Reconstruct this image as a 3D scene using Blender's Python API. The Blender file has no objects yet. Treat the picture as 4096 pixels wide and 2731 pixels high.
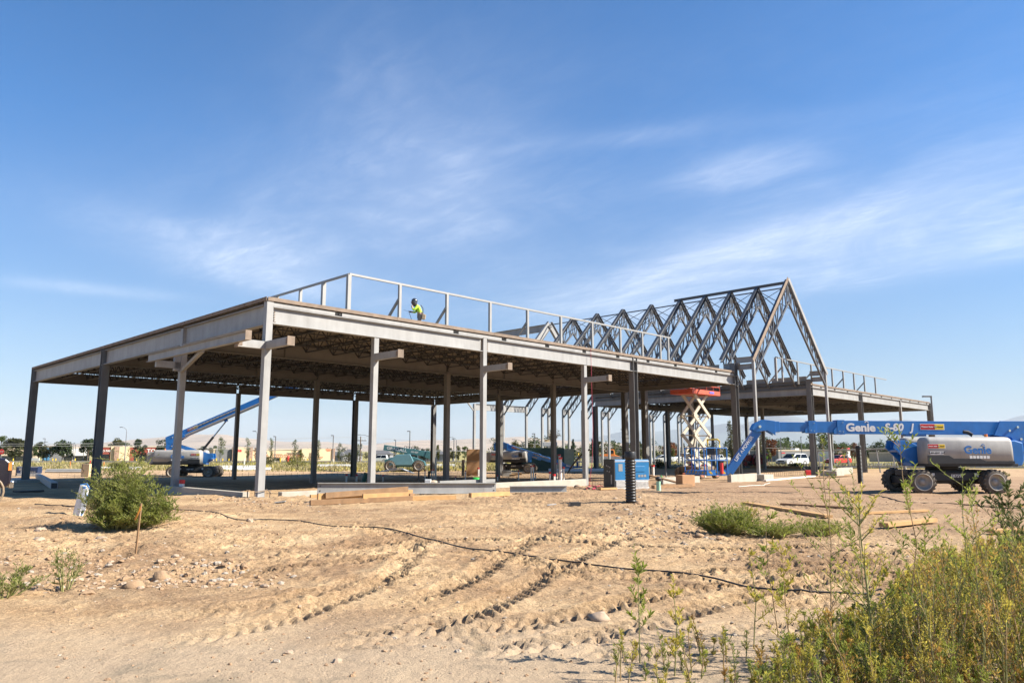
import bpy, math, random
import numpy as np
from mathutils import Vector, Matrix
R=math.radians
rnd=random.Random(7)
SC=bpy.context.scene
COL=SC.collection
# ---------------------------------------------------------------- camera
CAMH=1.7
PITCH=math.atan((1803.-1365.5)/2930.)
cd=bpy.data.cameras.new("camera"); cam=bpy.data.objects.new("camera",cd); COL.objects.link(cam)
cam.location=(0,0,CAMH); cam.rotation_euler=(math.pi/2+PITCH,0,0)
cd.sensor_width=36; cd.lens=36*2930./4096.; cd.clip_start=.1; cd.clip_end=60000
SC.camera=cam
# ---------------------------------------------------------------- light
SUN_EL=R(38); SUN_AZ=R(98)        # azimuth clockwise from +Y: the sun stands to the right
SC.view_settings.view_transform='Standard'; SC.view_settings.look='None'
SC.view_settings.gamma=1; SC.view_settings.exposure=1.3
sl=bpy.data.lights.new("sun",'SUN'); sl.energy=5.0; sl.angle=R(.53); sl.color=(1,.93,.82)
so=bpy.data.objects.new("sun",sl); COL.objects.link(so)
sd=Vector((math.sin(SUN_AZ)*math.cos(SUN_EL),math.cos(SUN_AZ)*math.cos(SUN_EL),math.sin(SUN_EL)))
so.rotation_euler=sd.to_track_quat('Z','Y').to_euler(); so.location=(30,-20,60)
wd=bpy.data.worlds.new("World"); SC.world=wd; wd.use_nodes=True
def world():
    nt=wd.node_tree; N=nt.nodes; L=nt.links; N.clear()
    out=N.new('ShaderNodeOutputWorld'); bg=N.new('ShaderNodeBackground'); bg.inputs[1].default_value=SKY_STR
    sky=N.new('ShaderNodeTexSky'); sky.sky_type='NISHITA'; sky.sun_disc=False
    sky.sun_elevation=SUN_EL; sky.sun_rotation=SUN_AZ; sky.air_density=1.0; sky.dust_density=0.; sky.ozone_density=6.0
    tc=N.new('ShaderNodeTexCoord'); sep=N.new('ShaderNodeSeparateXYZ'); L.new(tc.outputs['Generated'],sep.inputs[0])
    def M(op,a,b=None,c=None,clamp=False):
        n=N.new('ShaderNodeMath'); n.operation=op; n.use_clamp=clamp
        for i,v in enumerate((a,b,c)):
            if v is None: continue
            if isinstance(v,(int,float)): n.inputs[i].default_value=v
            else: L.new(v,n.inputs[i])
        return n.outputs[0]
    # cirrus lie on a flat layer high up: project the direction on it
    z=M('MAXIMUM',sep.outputs[2],.02); zz=M('ADD',z,.06)
    px=M('DIVIDE',sep.outputs[0],zz); py=M('DIVIDE',sep.outputs[1],zz)
    def blob(cx,cy,ax,rx,ry):
        # soft elliptical cloud field centred on (cx,cy) of the layer, long axis turned by ax
        c,s=math.cos(ax),math.sin(ax)
        dx=M('SUBTRACT',px,cx); dy=M('SUBTRACT',py,cy)
        a=M('MULTIPLY',M('ADD',M('MULTIPLY',dx,c),M('MULTIPLY',dy,s)),1/rx)
        b=M('MULTIPLY',M('SUBTRACT',M('MULTIPLY',dy,c),M('MULTIPLY',dx,s)),1/ry)
        d=M('ADD',M('MULTIPLY',a,a),M('MULTIPLY',b,b))
        return M('POWER',2.718,M('MULTIPLY',d,-1.0))
    fld=None
    for (cx,cy,ax,rx,ry,w) in CLOUDS:
        b=M('MULTIPLY',blob(cx,cy,ax,rx,ry),w)
        fld=b if fld is None else M('ADD',fld,b)
    cv=N.new('ShaderNodeCombineXYZ'); L.new(px,cv.inputs[0]); L.new(py,cv.inputs[1])
    def noise(fx,fy,rot,det,rough,dist,off):
        mp=N.new('ShaderNodeMapping'); mp.vector_type='TEXTURE'; mp.inputs['Scale'].default_value=(1/fx,1/fy,1); mp.inputs['Rotation'].default_value=(0,0,rot)
        mp.inputs['Location'].default_value=(off,off*.7,0)
        L.new(cv.outputs[0],mp.inputs[0])
        n=N.new('ShaderNodeTexNoise'); n.inputs['Scale'].default_value=1; n.inputs['Detail'].default_value=det
        n.inputs['Roughness'].default_value=rough; n.inputs['Distortion'].default_value=dist
        L.new(mp.outputs[0],n.inputs[0]); return n.outputs[0]
    n1=noise(1.2,3.2,R(-52),10,.62,1.0,3.1)      # streaks
    n2=noise(1.3,1.7,R(-60),7,.6,.9,8.3)        # big patches
    n3=noise(5,12,R(-44),7,.7,1.2,1.7)          # fine fibres
    s=M('ADD',M('MULTIPLY',n1,.56),M('MULTIPLY',n3,.44))
    f=M('MULTIPLY',M('SUBTRACT',s,.41),3.4,clamp=True)
    f=M('MULTIPLY',f,M('MULTIPLY',M('SUBTRACT',n2,.30),3.0,clamp=True))
    base=M('ADD',M('MULTIPLY',M('MULTIPLY',fld,n2),.36),M('MULTIPLY',fld,.12))
    den=M('ADD',M('MULTIPLY',M('MULTIPLY',f,fld),.50),base,clamp=True)
    den=M('MULTIPLY',den,.9)
    hs=N.new('ShaderNodeHueSaturation')
    up=M('POWER',M('MULTIPLY',M('MAXIMUM',sep.outputs[2],0.),2.6,clamp=True),.55)     # the air is thicker and greyer towards the horizon
    L.new(M('ADD',M('MULTIPLY',up,.46),.74),hs.inputs['Saturation']); L.new(M('ADD',M('MULTIPLY',up,.60),.50),hs.inputs['Value']); L.new(sky.outputs[0],hs.inputs['Color'])
    mx=N.new('ShaderNodeMix'); mx.data_type='RGBA'; L.new(den,mx.inputs[0]); L.new(hs.outputs[0],mx.inputs[6])
    mx.inputs[7].default_value=CLOUD_COL
    L.new(mx.outputs[2],bg.inputs[0]); L.new(bg.outputs[0],out.inputs[0])
SKY_STR=.066
CLOUD_COL=(7.6,8.0,8.8,1)
# centre x,y of the layer, axis, radii, weight
CLOUDS=[(.75,2.7,R(-54),1.7,.95,.20),(1.1,2.8,R(-54),1.0,.30,1.0),(1.85,2.75,R(-50),.9,.30,.85),(-.22,2.25,R(88),.62,.30,.62),(-1.05,3.15,R(62),.65,.34,.95),(-.6,2.6,R(70),.6,.4,.35),
        (.72,2.15,R(-50),.20,.12,.5),(-2.0,3.4,R(30),.35,.12,.5),(.3,1.95,R(-15),.5,.06,.22),(.6,3.9,R(0),.6,.4,.6)]
world()
# ---------------------------------------------------------------- helpers
cP,sP=math.cos(PITCH),math.sin(PITCH)
def ray(x,y):
    a=(x-2048)/2930.; b=-(y-1365.5)/2930.
    return Vector((a,cP-b*sP,sP+b*cP))
def gz(x,y,z):
    r=ray(x,y); t=(z-CAMH)/r.z; return Vector((r.x*t,r.y*t,z))
def at(x,y,Y):
    r=ray(x,y); t=Y/r.y; return Vector((r.x*t,Y,CAMH+r.z*t))
def ss(a,b,x):
    t=np.clip((np.asarray(x,dtype=float)-a)/(b-a),0,1); return t*t*(3-2*t)
MOUNDS=[(-16,71,26,20,-.36),(-17.5,31,7,6,-.18)]   # (x,y,rx,ry,h)
def tz(x,y):
    x=np.asarray(x,dtype=float); y=np.asarray(y,dtype=float)
    z=-.4*ss(26,55,y)-2.2*ss(110,330,y)
    for (mx,my,rx,ry,h) in MOUNDS: z=z+h*np.exp(-((x-mx)/rx)**2-((y-my)/ry)**2)
    return z
def G(x,y):
    z=0.
    for _ in range(12):
        p=gz(x,y,z); z=float(tz(p.x,p.y))
    return Vector((p.x,p.y,z))
for (mx,my,rx,ry,h) in ((2530,2010,1.7,1.1,.16),(2760,2040,2.4,1.4,.10),(560,2090,1.6,1.3,.14),(330,2090,1.9,.8,.10),(870,2260,1.3,.5,.08),(1180,2000,1.4,.8,.12),(800,1985,1.2,.7,.16),(3350,1935,.9,.7,.25),(130,1990,1.5,.8,.12)):
    g=gz(mx,my,0); MOUNDS.append((g.x,g.y,rx,ry,h))
AZ=R(44.4)
C0=gz(1037,1985,0)
U=Vector((math.sin(AZ),math.cos(AZ),0)); V=Vector((-math.cos(AZ),math.sin(AZ),0)); Z=Vector((0,0,1))
def W(u,v,z): return C0+U*u+V*v+Z*z
def onU(x,y,w=0):
    r=ray(x,y); o=C0+V*w; c=Vector((0,0,CAMH)); t=V.dot(o-c)/V.dot(r); p=c+r*t; return (p-C0).dot(U),p.z
def onV(x,y,w=0):
    r=ray(x,y); o=C0+U*w; c=Vector((0,0,CAMH)); t=U.dot(o-c)/U.dot(r); p=c+r*t; return (p-C0).dot(V),p.z

# ---------------------------------------------------------------- materials
MATS={}
def mat(name,col,rough=.6,metal=0.,var=.12,vscale=3.,bump=0.,bscale=30.,col2=None,dirt=None,spec=.5,coat=0.,streak=0.):
    """procedural paint/stone/metal: a base colour broken up by noise, a second colour in blotches, fine bump"""
    if name in MATS: return MATS[name]
    m=bpy.data.materials.new(name); m.use_nodes=True; nt=m.node_tree; N=nt.nodes; L=nt.links
    b=N['Principled BSDF']; b.inputs['Roughness'].default_value=rough; b.inputs['Metallic'].default_value=metal
    b.inputs['Specular IOR Level'].default_value=spec
    if coat: b.inputs['Coat Weight'].default_value=coat; b.inputs['Coat Roughness'].default_value=.08
    tc=N.new('ShaderNodeTexCoord')
    n=N.new('ShaderNodeTexNoise'); n.inputs['Scale'].default_value=vscale; n.inputs['Detail'].default_value=6; n.inputs['Roughness'].default_value=.62
    L.new(tc.outputs['Object'],n.inputs[0])
    cr=N.new('ShaderNodeValToRGB'); e=cr.color_ramp.elements
    lo=tuple(c*(1-var) for c in col); hi=tuple(min(1,c*(1+var)) for c in col)
    e[0].position=.32; e[0].color=(*lo,1); e[1].position=.68; e[1].color=(*hi,1)
    L.new(n.outputs[0],cr.inputs[0]); last=cr.outputs[0]
    if col2 is not None or dirt is not None:
        n2=N.new('ShaderNodeTexNoise'); n2.inputs['Scale'].default_value=vscale*.45; n2.inputs['Detail'].default_value=8; n2.inputs['Roughness'].default_value=.7
        L.new(tc.outputs['Object'],n2.inputs[0])
        c2=N.new('ShaderNodeValToRGB'); e=c2.color_ramp.elements
        e[0].position=.55 if dirt is None else .60; e[0].color=(0,0,0,1); e[1].position=.70 if dirt is None else .82; e[1].color=(1,1,1,1)
        L.new(n2.outputs[0],c2.inputs[0])
        mx=N.new('ShaderNodeMix'); mx.data_type='RGBA'; L.new(c2.outputs[0],mx.inputs[0]); L.new(last,mx.inputs[6])
        mx.inputs[7].default_value=(*(col2 or dirt),1); last=mx.outputs[2]
    if streak:
        mp=N.new('ShaderNodeMapping'); mp.inputs['Scale'].default_value=(2.2,2.2,.3); L.new(tc.outputs['Object'],mp.inputs[0])
        n4=N.new('ShaderNodeTexNoise'); n4.inputs['Scale'].default_value=1; n4.inputs['Detail'].default_value=7; n4.inputs['Roughness'].default_value=.7; L.new(mp.outputs[0],n4.inputs[0])
        c4=N.new('ShaderNodeValToRGB'); e=c4.color_ramp.elements; e[0].position=.3; e[0].color=(1-streak*1.6,1-streak*1.7,1-streak*1.8,1); e[1].position=.6; e[1].color=(1+streak*.3,)*3+(1,)
        L.new(n4.outputs[0],c4.inputs[0]); m4=N.new('ShaderNodeMix'); m4.data_type='RGBA'; m4.blend_type='MULTIPLY'; m4.inputs[0].default_value=1; L.new(last,m4.inputs[6]); L.new(c4.outputs[0],m4.inputs[7]); last=m4.outputs[2]
    L.new(last,b.inputs['Base Color'])
    if bump:
        n3=N.new('ShaderNodeTexNoise'); n3.inputs['Scale'].default_value=bscale; n3.inputs['Detail'].default_value=5
        L.new(tc.outputs['Object'],n3.inputs[0])
        bp=N.new('ShaderNodeBump'); bp.inputs['Strength'].default_value=bump; bp.inputs['Distance'].default_value=.02
        L.new(n3.outputs[0],bp.inputs['Height']); L.new(bp.outputs[0],b.inputs['Normal'])
    MATS[name]=m; return m
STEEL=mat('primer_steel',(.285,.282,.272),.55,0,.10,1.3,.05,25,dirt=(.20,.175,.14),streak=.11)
STEELW=mat('shade_primer_steel',(.135,.132,.125),.55,0,.12,1.3,.05,25,dirt=(.12,.10,.08),streak=.10)  # darker primer copy: the shade on the W columns is put into its colour
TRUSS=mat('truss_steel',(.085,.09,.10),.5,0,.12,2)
STEELI=mat('inner_shade_steel',(.145,.135,.12),.6,0,.12,1.3,dirt=(.12,.10,.08))  # same primer darkened and browned, with the under-roof shade put into its colour
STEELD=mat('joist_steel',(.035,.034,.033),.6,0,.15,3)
GALV=mat('galvanised_steel',(.28,.275,.26),.5,.15,.08,2,dirt=(.30,.28,.24))
RUST=mat('rusty_edge',(.20,.15,.11),.8,0,.25,2.2,.2,20,col2=(.14,.088,.056))
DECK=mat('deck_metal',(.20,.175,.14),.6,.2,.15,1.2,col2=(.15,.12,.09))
CONC=mat('concrete',(.38,.345,.285),.9,0,.12,2.2,.3,30,dirt=(.34,.27,.19))
BLUE=mat('machine_blue',(.012,.14,.42),.38,0,.12,2.5,dirt=(.07,.14,.28),coat=.3)
GREY=mat('machine_grey',(.34,.33,.31),.55,0,.10,2.5,dirt=(.23,.185,.135),coat=.05,streak=.08)
BLACK=mat('machine_black',(.020,.020,.021),.55,0,.2,3,dirt=(.075,.06,.045))
TYRE=mat('tyre_rubber',(.10,.082,.064),.9,0,.3,4,.2,20,col2=(.17,.125,.085))
RIM=mat('rim_paint',(.33,.30,.26),.6,.1,.15,5,dirt=(.22,.17,.115))
WHITE=mat('white_paint',(.70,.69,.66),.45,0,.04,3)
PVC=mat('white_pipe',(.76,.75,.71),.45,0,.04,4,dirt=(.55,.46,.36))
RED=mat('red_paint',(.62,.03,.03),.45,0,.08,4)
ORANGE=mat('orange_paint',(.72,.20,.03),.5,0,.1,4)
YELLOW=mat('yellow_paint',(.75,.50,.03),.5,0,.08,4)
CHROME=mat('chrome_rod',(.75,.75,.75),.15,1.,.03,4)
GLASS=mat('dark_glass',(.015,.018,.02),.06,0,.05,2,spec=.8)
WOOD=mat('fresh_lumber',(.46,.27,.11),.75,0,.16,3,.15,40,col2=(.42,.23,.09))
WOODD=mat('weathered_lumber',(.25,.145,.07),.8,0,.2,3,.2,40,col2=(.17,.095,.048))
PLY=mat('plywood',(.60,.45,.26),.75,0,.1,2.5,.1,30,col2=(.50,.36,.2))
CARD=mat('cardboard',(.42,.24,.12),.85,0,.08,1.5)
PIPEB=mat('corrugated_black',(.014,.014,.015),.45,0,.2,5,dirt=(.05,.04,.03))
SKIN=mat('skin',(.45,.26,.18),.6,0,.05,10)
HIVIS=mat('hivis_cloth',(.50,.82,.06),.8,0,.08,8,.2,20)
CLOTHD=mat('dark_cloth',(.05,.05,.055),.85,0,.15,8)
KHAKI=mat('khaki_cloth',(.40,.31,.20),.85,0,.1,8)
JEANS=mat('grey_trousers',(.21,.19,.17),.85,0,.12,8)
def leafmat(name,c1,c2,tr=.35):
    if name in MATS: return MATS[name]
    m=bpy.data.materials.new(name); m.use_nodes=True; nt=m.node_tree; N=nt.nodes; L=nt.links
    out=N['Material Output']; b=N['Principled BSDF']; b.inputs['Roughness'].default_value=.6; b.inputs['Specular IOR Level'].default_value=.25
    tc=N.new('ShaderNodeTexCoord'); n=N.new('ShaderNodeTexNoise'); n.inputs['Scale'].default_value=2.2; n.inputs['Detail'].default_value=5; n.inputs['Roughness'].default_value=.75
    L.new(tc.outputs['Object'],n.inputs[0])
    oi=N.new('ShaderNodeObjectInfo'); ad=N.new('ShaderNodeMath'); ad.operation='MULTIPLY_ADD'; ad.inputs[1].default_value=.25; 
    L.new(oi.outputs['Random'],ad.inputs[0]); 
    sb=N.new('ShaderNodeMath'); sb.operation='SUBTRACT'; sb.inputs[1].default_value=.125; L.new(n.outputs[0],sb.inputs[0]); L.new(sb.outputs[0],ad.inputs[2])
    cr=N.new('ShaderNodeValToRGB'); e=cr.color_ramp.elements
    e[0].position=.36; e[0].color=(*c1,1); e[1].position=.64; e[1].color=(*c2,1); L.new(ad.outputs[0],cr.inputs[0])
    L.new(cr.outputs[0],b.inputs['Base Color'])
    t=N.new('ShaderNodeBsdfTranslucent'); L.new(cr.outputs[0],t.inputs[0])
    mx=N.new('ShaderNodeMixShader'); mx.inputs[0].default_value=tr; L.new(b.outputs[0],mx.inputs[1]); L.new(t.outputs[0],mx.inputs[2]); L.new(mx.outputs[0],out.inputs[0])
    MATS[name]=m; return m
BARK=mat('bark',(.13,.095,.065),.9,0,.25,6,.5,20)
STALK=mat('weed_stalk',(.36,.24,.12),.8,0,.3,6)
STALKG=mat('green_stalk',(.26,.25,.09),.8,0,.3,6)

# ---------------------------------------------------------------- mesh builder
def basis(d,up):
    d=Vector(d).normalized(); up=Vector(up)
    s=d.cross(up)
    if s.length<1e-6: s=d.cross(Vector((1,0,0)) if abs(d.x)<.9 else Vector((0,1,0)))
    s.normalize(); t=s.cross(d).normalized()
    return d,s,t
class MB:
    def __init__(s,M=None): s.v=[]; s.f=[]; s.m=[]; s.sm=[]; s.M=M
    def add(s,vs,fs,mi=0,smooth=False):
        k=len(s.v)
        for p in vs:
            p=Vector(p)
            if s.M is not None: p=s.M@p
            s.v.append((p.x,p.y,p.z))
        for f in fs: s.f.append(tuple(i+k for i in f)); s.m.append(mi); s.sm.append(smooth)
        return s
    def bx(s,x0,x1,y0,y1,z0,z1,mi=0):
        return s.add([(x0,y0,z0),(x1,y0,z0),(x1,y1,z0),(x0,y1,z0),(x0,y0,z1),(x1,y0,z1),(x1,y1,z1),(x0,y1,z1)],
          [(3,2,1,0),(4,5,6,7),(0,1,5,4),(1,2,6,5),(2,3,7,6),(3,0,4,7)],mi)
    def bar(s,p,q,w,h,up=(0,0,1),mi=0):
        p=Vector(p);q=Vector(q);d,a,t=basis(q-p,up); a=a*w/2; t=t*h/2
        return s.add([p-a-t,p+a-t,p+a+t,p-a+t,q-a-t,q+a-t,q+a+t,q-a+t],[(0,1,2,3),(7,6,5,4),(0,4,5,1),(1,5,6,2),(2,6,7,3),(3,7,4,0)],mi)
    def sec(s,p,q,poly,up=(0,0,1),mi=0,smooth=False,caps=True):
        """extrude the 2D section (side, up) from p to q"""
        p=Vector(p);q=Vector(q);d,a,t=basis(q-p,up); n=len(poly)
        vs=[p+a*x+t*y for x,y in poly]+[q+a*x+t*y for x,y in poly]
        fs=[(i,i+n,(i+1)%n+n,(i+1)%n) for i in range(n)]
        if caps: fs+=[tuple(range(n)),tuple(range(2*n-1,n-1,-1))]
        return s.add(vs,fs,mi,smooth)
    def ib(s,p,q,d,b,tf=.025,tw=.016,up=(0,0,1),mi=0):
        h=d/2;w=b/2;k=tw/2
        return s.sec(p,q,[(-w,-h),(w,-h),(w,-h+tf),(k,-h+tf),(k,h-tf),(w,h-tf),(w,h),(-w,h),(-w,h-tf),(-k,h-tf),(-k,-h+tf),(-w,-h+tf)],up,mi)
    def cyl(s,p,q,r,n=12,r2=None,mi=0,smooth=True,caps=True):
        p=Vector(p);q=Vector(q);d,a,t=basis(q-p,(0,0,1)); r2=r if r2 is None else r2
        c=[(math.cos(2*math.pi*i/n),math.sin(2*math.pi*i/n)) for i in range(n)]
        s.add([p+(a*x+t*y)*r for x,y in c]+[q+(a*x+t*y)*r2 for x,y in c],[(i,i+n,(i+1)%n+n,(i+1)%n) for i in range(n)],mi,smooth)
        if caps:
            s.add([p+(a*x+t*y)*r for x,y in c],[tuple(range(n))],mi); s.add([q+(a*x+t*y)*r2 for x,y in c],[tuple(range(n-1,-1,-1))],mi)
        return s
    def tube(s,pts,r,n=8,mi=0,caps=True):
        pts=[Vector(p) for p in pts]; rs=r if isinstance(r,(list,tuple)) else [r]*len(pts); vs=[];fs=[]
        up=Vector((0,0,1)) if abs((pts[-1]-pts[0]).normalized().z)<.9 else Vector((1,0,0))
        for i,p in enumerate(pts):
            d=(pts[min(i+1,len(pts)-1)]-pts[max(i-1,0)]); _,a,t=basis(d,up)
            for j in range(n):
                w=2*math.pi*j/n; vs.append(p+(a*math.cos(w)+t*math.sin(w))*rs[i])
        for i in range(len(pts)-1):
            for j in range(n): fs.append((i*n+j,(i+1)*n+j,(i+1)*n+(j+1)%n,i*n+(j+1)%n))
        s.add(vs,fs,mi,True)
        if caps: s.add(vs[:n],[tuple(range(n))],mi); s.add(vs[-n:],[tuple(range(n-1,-1,-1))],mi)
        return s
    def lathe(s,o,ax,prof,n=24,mi=0,smooth=True,up=(0,0,1)):
        """prof: (distance along axis, radius)"""
        o=Vector(o);d,a,t=basis(ax,up); vs=[];fs=[];k=len(prof)
        for h,r in prof:
            for j in range(n):
                w=2*math.pi*j/n; vs.append(o+d*h+(a*math.cos(w)+t*math.sin(w))*max(r,1e-4))
        for i in range(k-1):
            for j in range(n): fs.append((i*n+j,(i+1)*n+j,(i+1)*n+(j+1)%n,i*n+(j+1)%n))
        return s.add(vs,fs,mi,smooth)
    def prism(s,poly,y0,y1,mi=0):
        """polygon in x,z pushed from y0 to y1"""
        n=len(poly)
        vs=[(x,y0,z) for x,z in poly]+[(x,y1,z) for x,z in poly]
        return s.add(vs,[tuple(range(n)),tuple(range(2*n-1,n-1,-1))]+[(i+n,(i+1)%n+n,(i+1)%n,i)[::-1] if False else (i,i+n,(i+1)%n+n,(i+1)%n) for i in range(n)],mi)
    def sph(s,c,r,n=10,k=7,sc=(1,1,1),mi=0):
        c=Vector(c); vs=[];fs=[]
        for i in range(k+1):
            th=math.pi*i/k
            for j in range(n):
                w=2*math.pi*j/n; vs.append(c+Vector((math.sin(th)*math.cos(w)*sc[0],math.sin(th)*math.sin(w)*sc[1],math.cos(th)*sc[2]))*r)
        for i in range(k):
            for j in range(n): fs.append((i*n+j,(i+1)*n+j,(i+1)*n+(j+1)%n,i*n+(j+1)%n))
        return s.add(vs,fs,mi,True)
    def build(s,name,mats,parent=None,bevel=0,local=False):
        """link ONE mesh object; with a parent the world coordinates become the parent's local ones"""
        if not isinstance(mats,(list,tuple)): mats=[mats]
        me=bpy.data.meshes.new(name); vs=s.v
        if parent is not None and not local:
            iw=wm(parent).inverted(); vs=[tuple(iw@Vector(p)) for p in vs]
        me.from_pydata(vs,[],s.f); me.polygons.foreach_set('material_index',s.m); me.polygons.foreach_set('use_smooth',s.sm)
        for m in mats: me.materials.append(m)
        me.update()
        o=bpy.data.objects.new(name,me); COL.objects.link(o)
        if parent is not None: o.parent=parent
        if bevel:
            b=o.modifiers.new('bevel','BEVEL'); b.width=bevel; b.segments=2; b.limit_method='ANGLE'; b.angle_limit=R(40)
        return o
def hmax(fn,x,y,r):
    return max(fn(x+dx*r,y+dy*r) for dx in (-1,0,1) for dy in (-1,0,1))
def wm(o):
    m=o.matrix_basis.copy(); p=o.parent
    while p is not None: m=p.matrix_basis@m; p=p.parent
    return m
def tag(o,label=None,cat=None,group=None,kind=None):
    if label: o['label']=label
    if cat: o['category']=cat
    if group: o['group']=group
    if kind: o['kind']=kind
    return o
def thing(name,label,cat,loc=(0,0,0),rz=0,group=None):
    o=bpy.data.objects.new(name,None); COL.objects.link(o); o.location=loc; o.rotation_euler=(0,0,rz); o.empty_display_size=.2
    return tag(o,label,cat,group)
def solo(name,mb,mats,label,cat,group=None,bevel=0,loc=None):
    """a thing that is one mesh, its origin moved to loc"""
    e=mb
    if loc is not None:
        l=Vector(loc); e.v=[(x-l.x,y-l.y,z-l.z) for x,y,z in e.v]
    o=e.build(name,mats,None,bevel)
    if loc is not None: o.location=loc
    return tag(o,label,cat,group)
def dup(root,loc,rz=None,sc=None,label=None):
    def cp(o,par):
        c=o.copy(); COL.objects.link(c)
        if par is not None: c.parent=par
        for ch in list(o.children): cp(ch,c)
        return c
    r=cp(root,None); r.location=loc
    if rz is not None: r.rotation_euler=(0,0,rz)
    if sc is not None: r.scale=(sc,sc,sc) if isinstance(sc,(int,float)) else sc
    if label: r['label']=label
    return r
def text(txt,size,parent,M,m,name='lettering',off=0.,shear=0.,ext=.003,sx=1.,align='CENTER',local=True):
    """flat lettering: reads along local +x of matrix M, up +y of M"""
    cu=bpy.data.curves.new('t','FONT'); cu.body=txt; cu.size=size; cu.align_x=align; cu.align_y='CENTER'; cu.extrude=ext; cu.offset=off; cu.shear=shear; cu.resolution_u=3
    to=bpy.data.objects.new('t',cu); COL.objects.link(to)
    bpy.context.view_layer.update()
    me=bpy.data.meshes.new_from_object(to.evaluated_get(bpy.context.evaluated_depsgraph_get()))
    bpy.data.objects.remove(to); bpy.data.curves.remove(cu)
    me.transform(M@Matrix.Diagonal((sx,1,1,1))); me.materials.clear(); me.materials.append(m); me.name=name
    o=bpy.data.objects.new(name,me); COL.objects.link(o)
    if parent is not None: o.parent=parent
    return o
def frame(o,x,y):
    """matrix from an origin and the two in-plane axes"""
    x=Vector(x).normalized(); y=Vector(y); y=(y-x*y.dot(x)).normalized(); z=x.cross(y)
    m=Matrix.Identity(4)
    for i in range(3): m[i][0]=x[i]; m[i][1]=y[i]; m[i][2]=z[i]; m[i][3]=o[i]
    return m
# value noise on numpy arrays
_rs=np.random.RandomState(3); _LT=_rs.rand(256,256).astype(np.float32)
def vn(x,y):
    xi=np.floor(x).astype(np.int64); yi=np.floor(y).astype(np.int64); fx=x-xi; fy=y-yi
    fx=fx*fx*(3-2*fx); fy=fy*fy*(3-2*fy)
    g=lambda a,b:_LT[a&255,b&255]
    return (g(xi,yi)*(1-fx)+g(xi+1,yi)*fx)*(1-fy)+(g(xi,yi+1)*(1-fx)+g(xi+1,yi+1)*fx)*fy
def fbm(x,y,o=4,l=2.03,g=.5):
    s=0;a=1;t=0
    for i in range(o):
        s=s+a*(vn(x+17.3*i,y+9.1*i)-.5); t+=a; a*=g; x=x*l; y=y*l
    return s/t
# ================================================================ SETTING: ground
def grid_axis(lo,hi,step,far_lo,far_hi,gr):
    a=list(np.arange(lo,hi,step)); s=step; x=hi
    up=[]
    while x<far_hi:
        up.append(x); s*=(gr if x<32 else max(gr,1.07)); x+=s
    up.append(far_hi); s=step; x=lo; dn=[]
    while True:
        s*=max(gr,1.09); x-=s
        if x<far_lo: break
        dn.append(x)
    dn.append(far_lo)
    return np.array(dn[::-1]+a+up)
TRACKS=[ # tyre tracks as image-measured ground points, width, lug pitch, strength
 ([(560,2575),(950,2510),(1300,2420),(1560,2300),(1650,2190),(1500,2120),(1150,2085)],.44,.17,.8),
 ([(1240,2560),(1700,2500),(2000,2400),(2230,2270),(2420,2180),(2560,2140)],.46,.19,.9),
 ([(1750,2600),(2150,2570),(2560,2490),(2900,2400),(3300,2330),(3700,2300)],.46,.2,.95),
 ([(1900,2530),(2300,2450),(2700,2370),(3150,2310),(3650,2260)],.42,.19,.9),
 ([(760,2320),(1150,2280),(1480,2240),(1700,2160),(1600,2110)],.4,.16,.8),
 ([(1300,2190),(1700,2170),(2100,2160),(2500,2190),(3000,2200),(3500,2170)],.44,.18,1.0),
 ([(1560,2440),(1850,2330),(2020,2230),(2150,2150),(2300,2100)],.42,.17,.9),
 ([(560,2480),(1000,2430),(1350,2350),(1480,2290)],.42,.17,.6),
 ([(2450,2330),(2800,2290),(3200,2270),(3600,2240)],.46,.2,.85),
 ([(100,2400),(300,2320),(480,2230),(600,2150)],.42,.16,.5)]
_rt=random.Random(41)
for _k in range(40):
    _x0=_rt.uniform(300,3300) if _k<22 else _rt.uniform(1300,3000); _y0=_rt.uniform(2080,2420) if _k<22 else _rt.uniform(2160,2600); _dx=_rt.uniform(350,800)*_rt.choice((-1,1)); _dy=_rt.uniform(-160,130); _b=_rt.uniform(-70,70)
    _y1=min(max(_y0+_dy,2050),2600)
    TRACKS.append(([(_x0,_y0),(_x0+_dx*.5,(_y0+_y1)/2+_b*.6),(_x0+_dx,_y1)],_rt.uniform(.30,.46),_rt.uniform(.12,.19),_rt.uniform(.5,.95)))
def spline(P,step):
    P=[Vector(p) for p in P]; out=[]
    for i in range(len(P)-1):
        a=P[max(i-1,0)];b=P[i];c=P[i+1];d=P[min(i+2,len(P)-1)]
        n=max(2,int((c-b).length/step))
        for k in range(n):
            t=k/n; out.append(.5*((2*b)+(c-a)*t+(2*a-5*b+4*c-d)*t*t+(3*b-a-3*c+d)*t**3))
    out.append(P[-1]); return out
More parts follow.
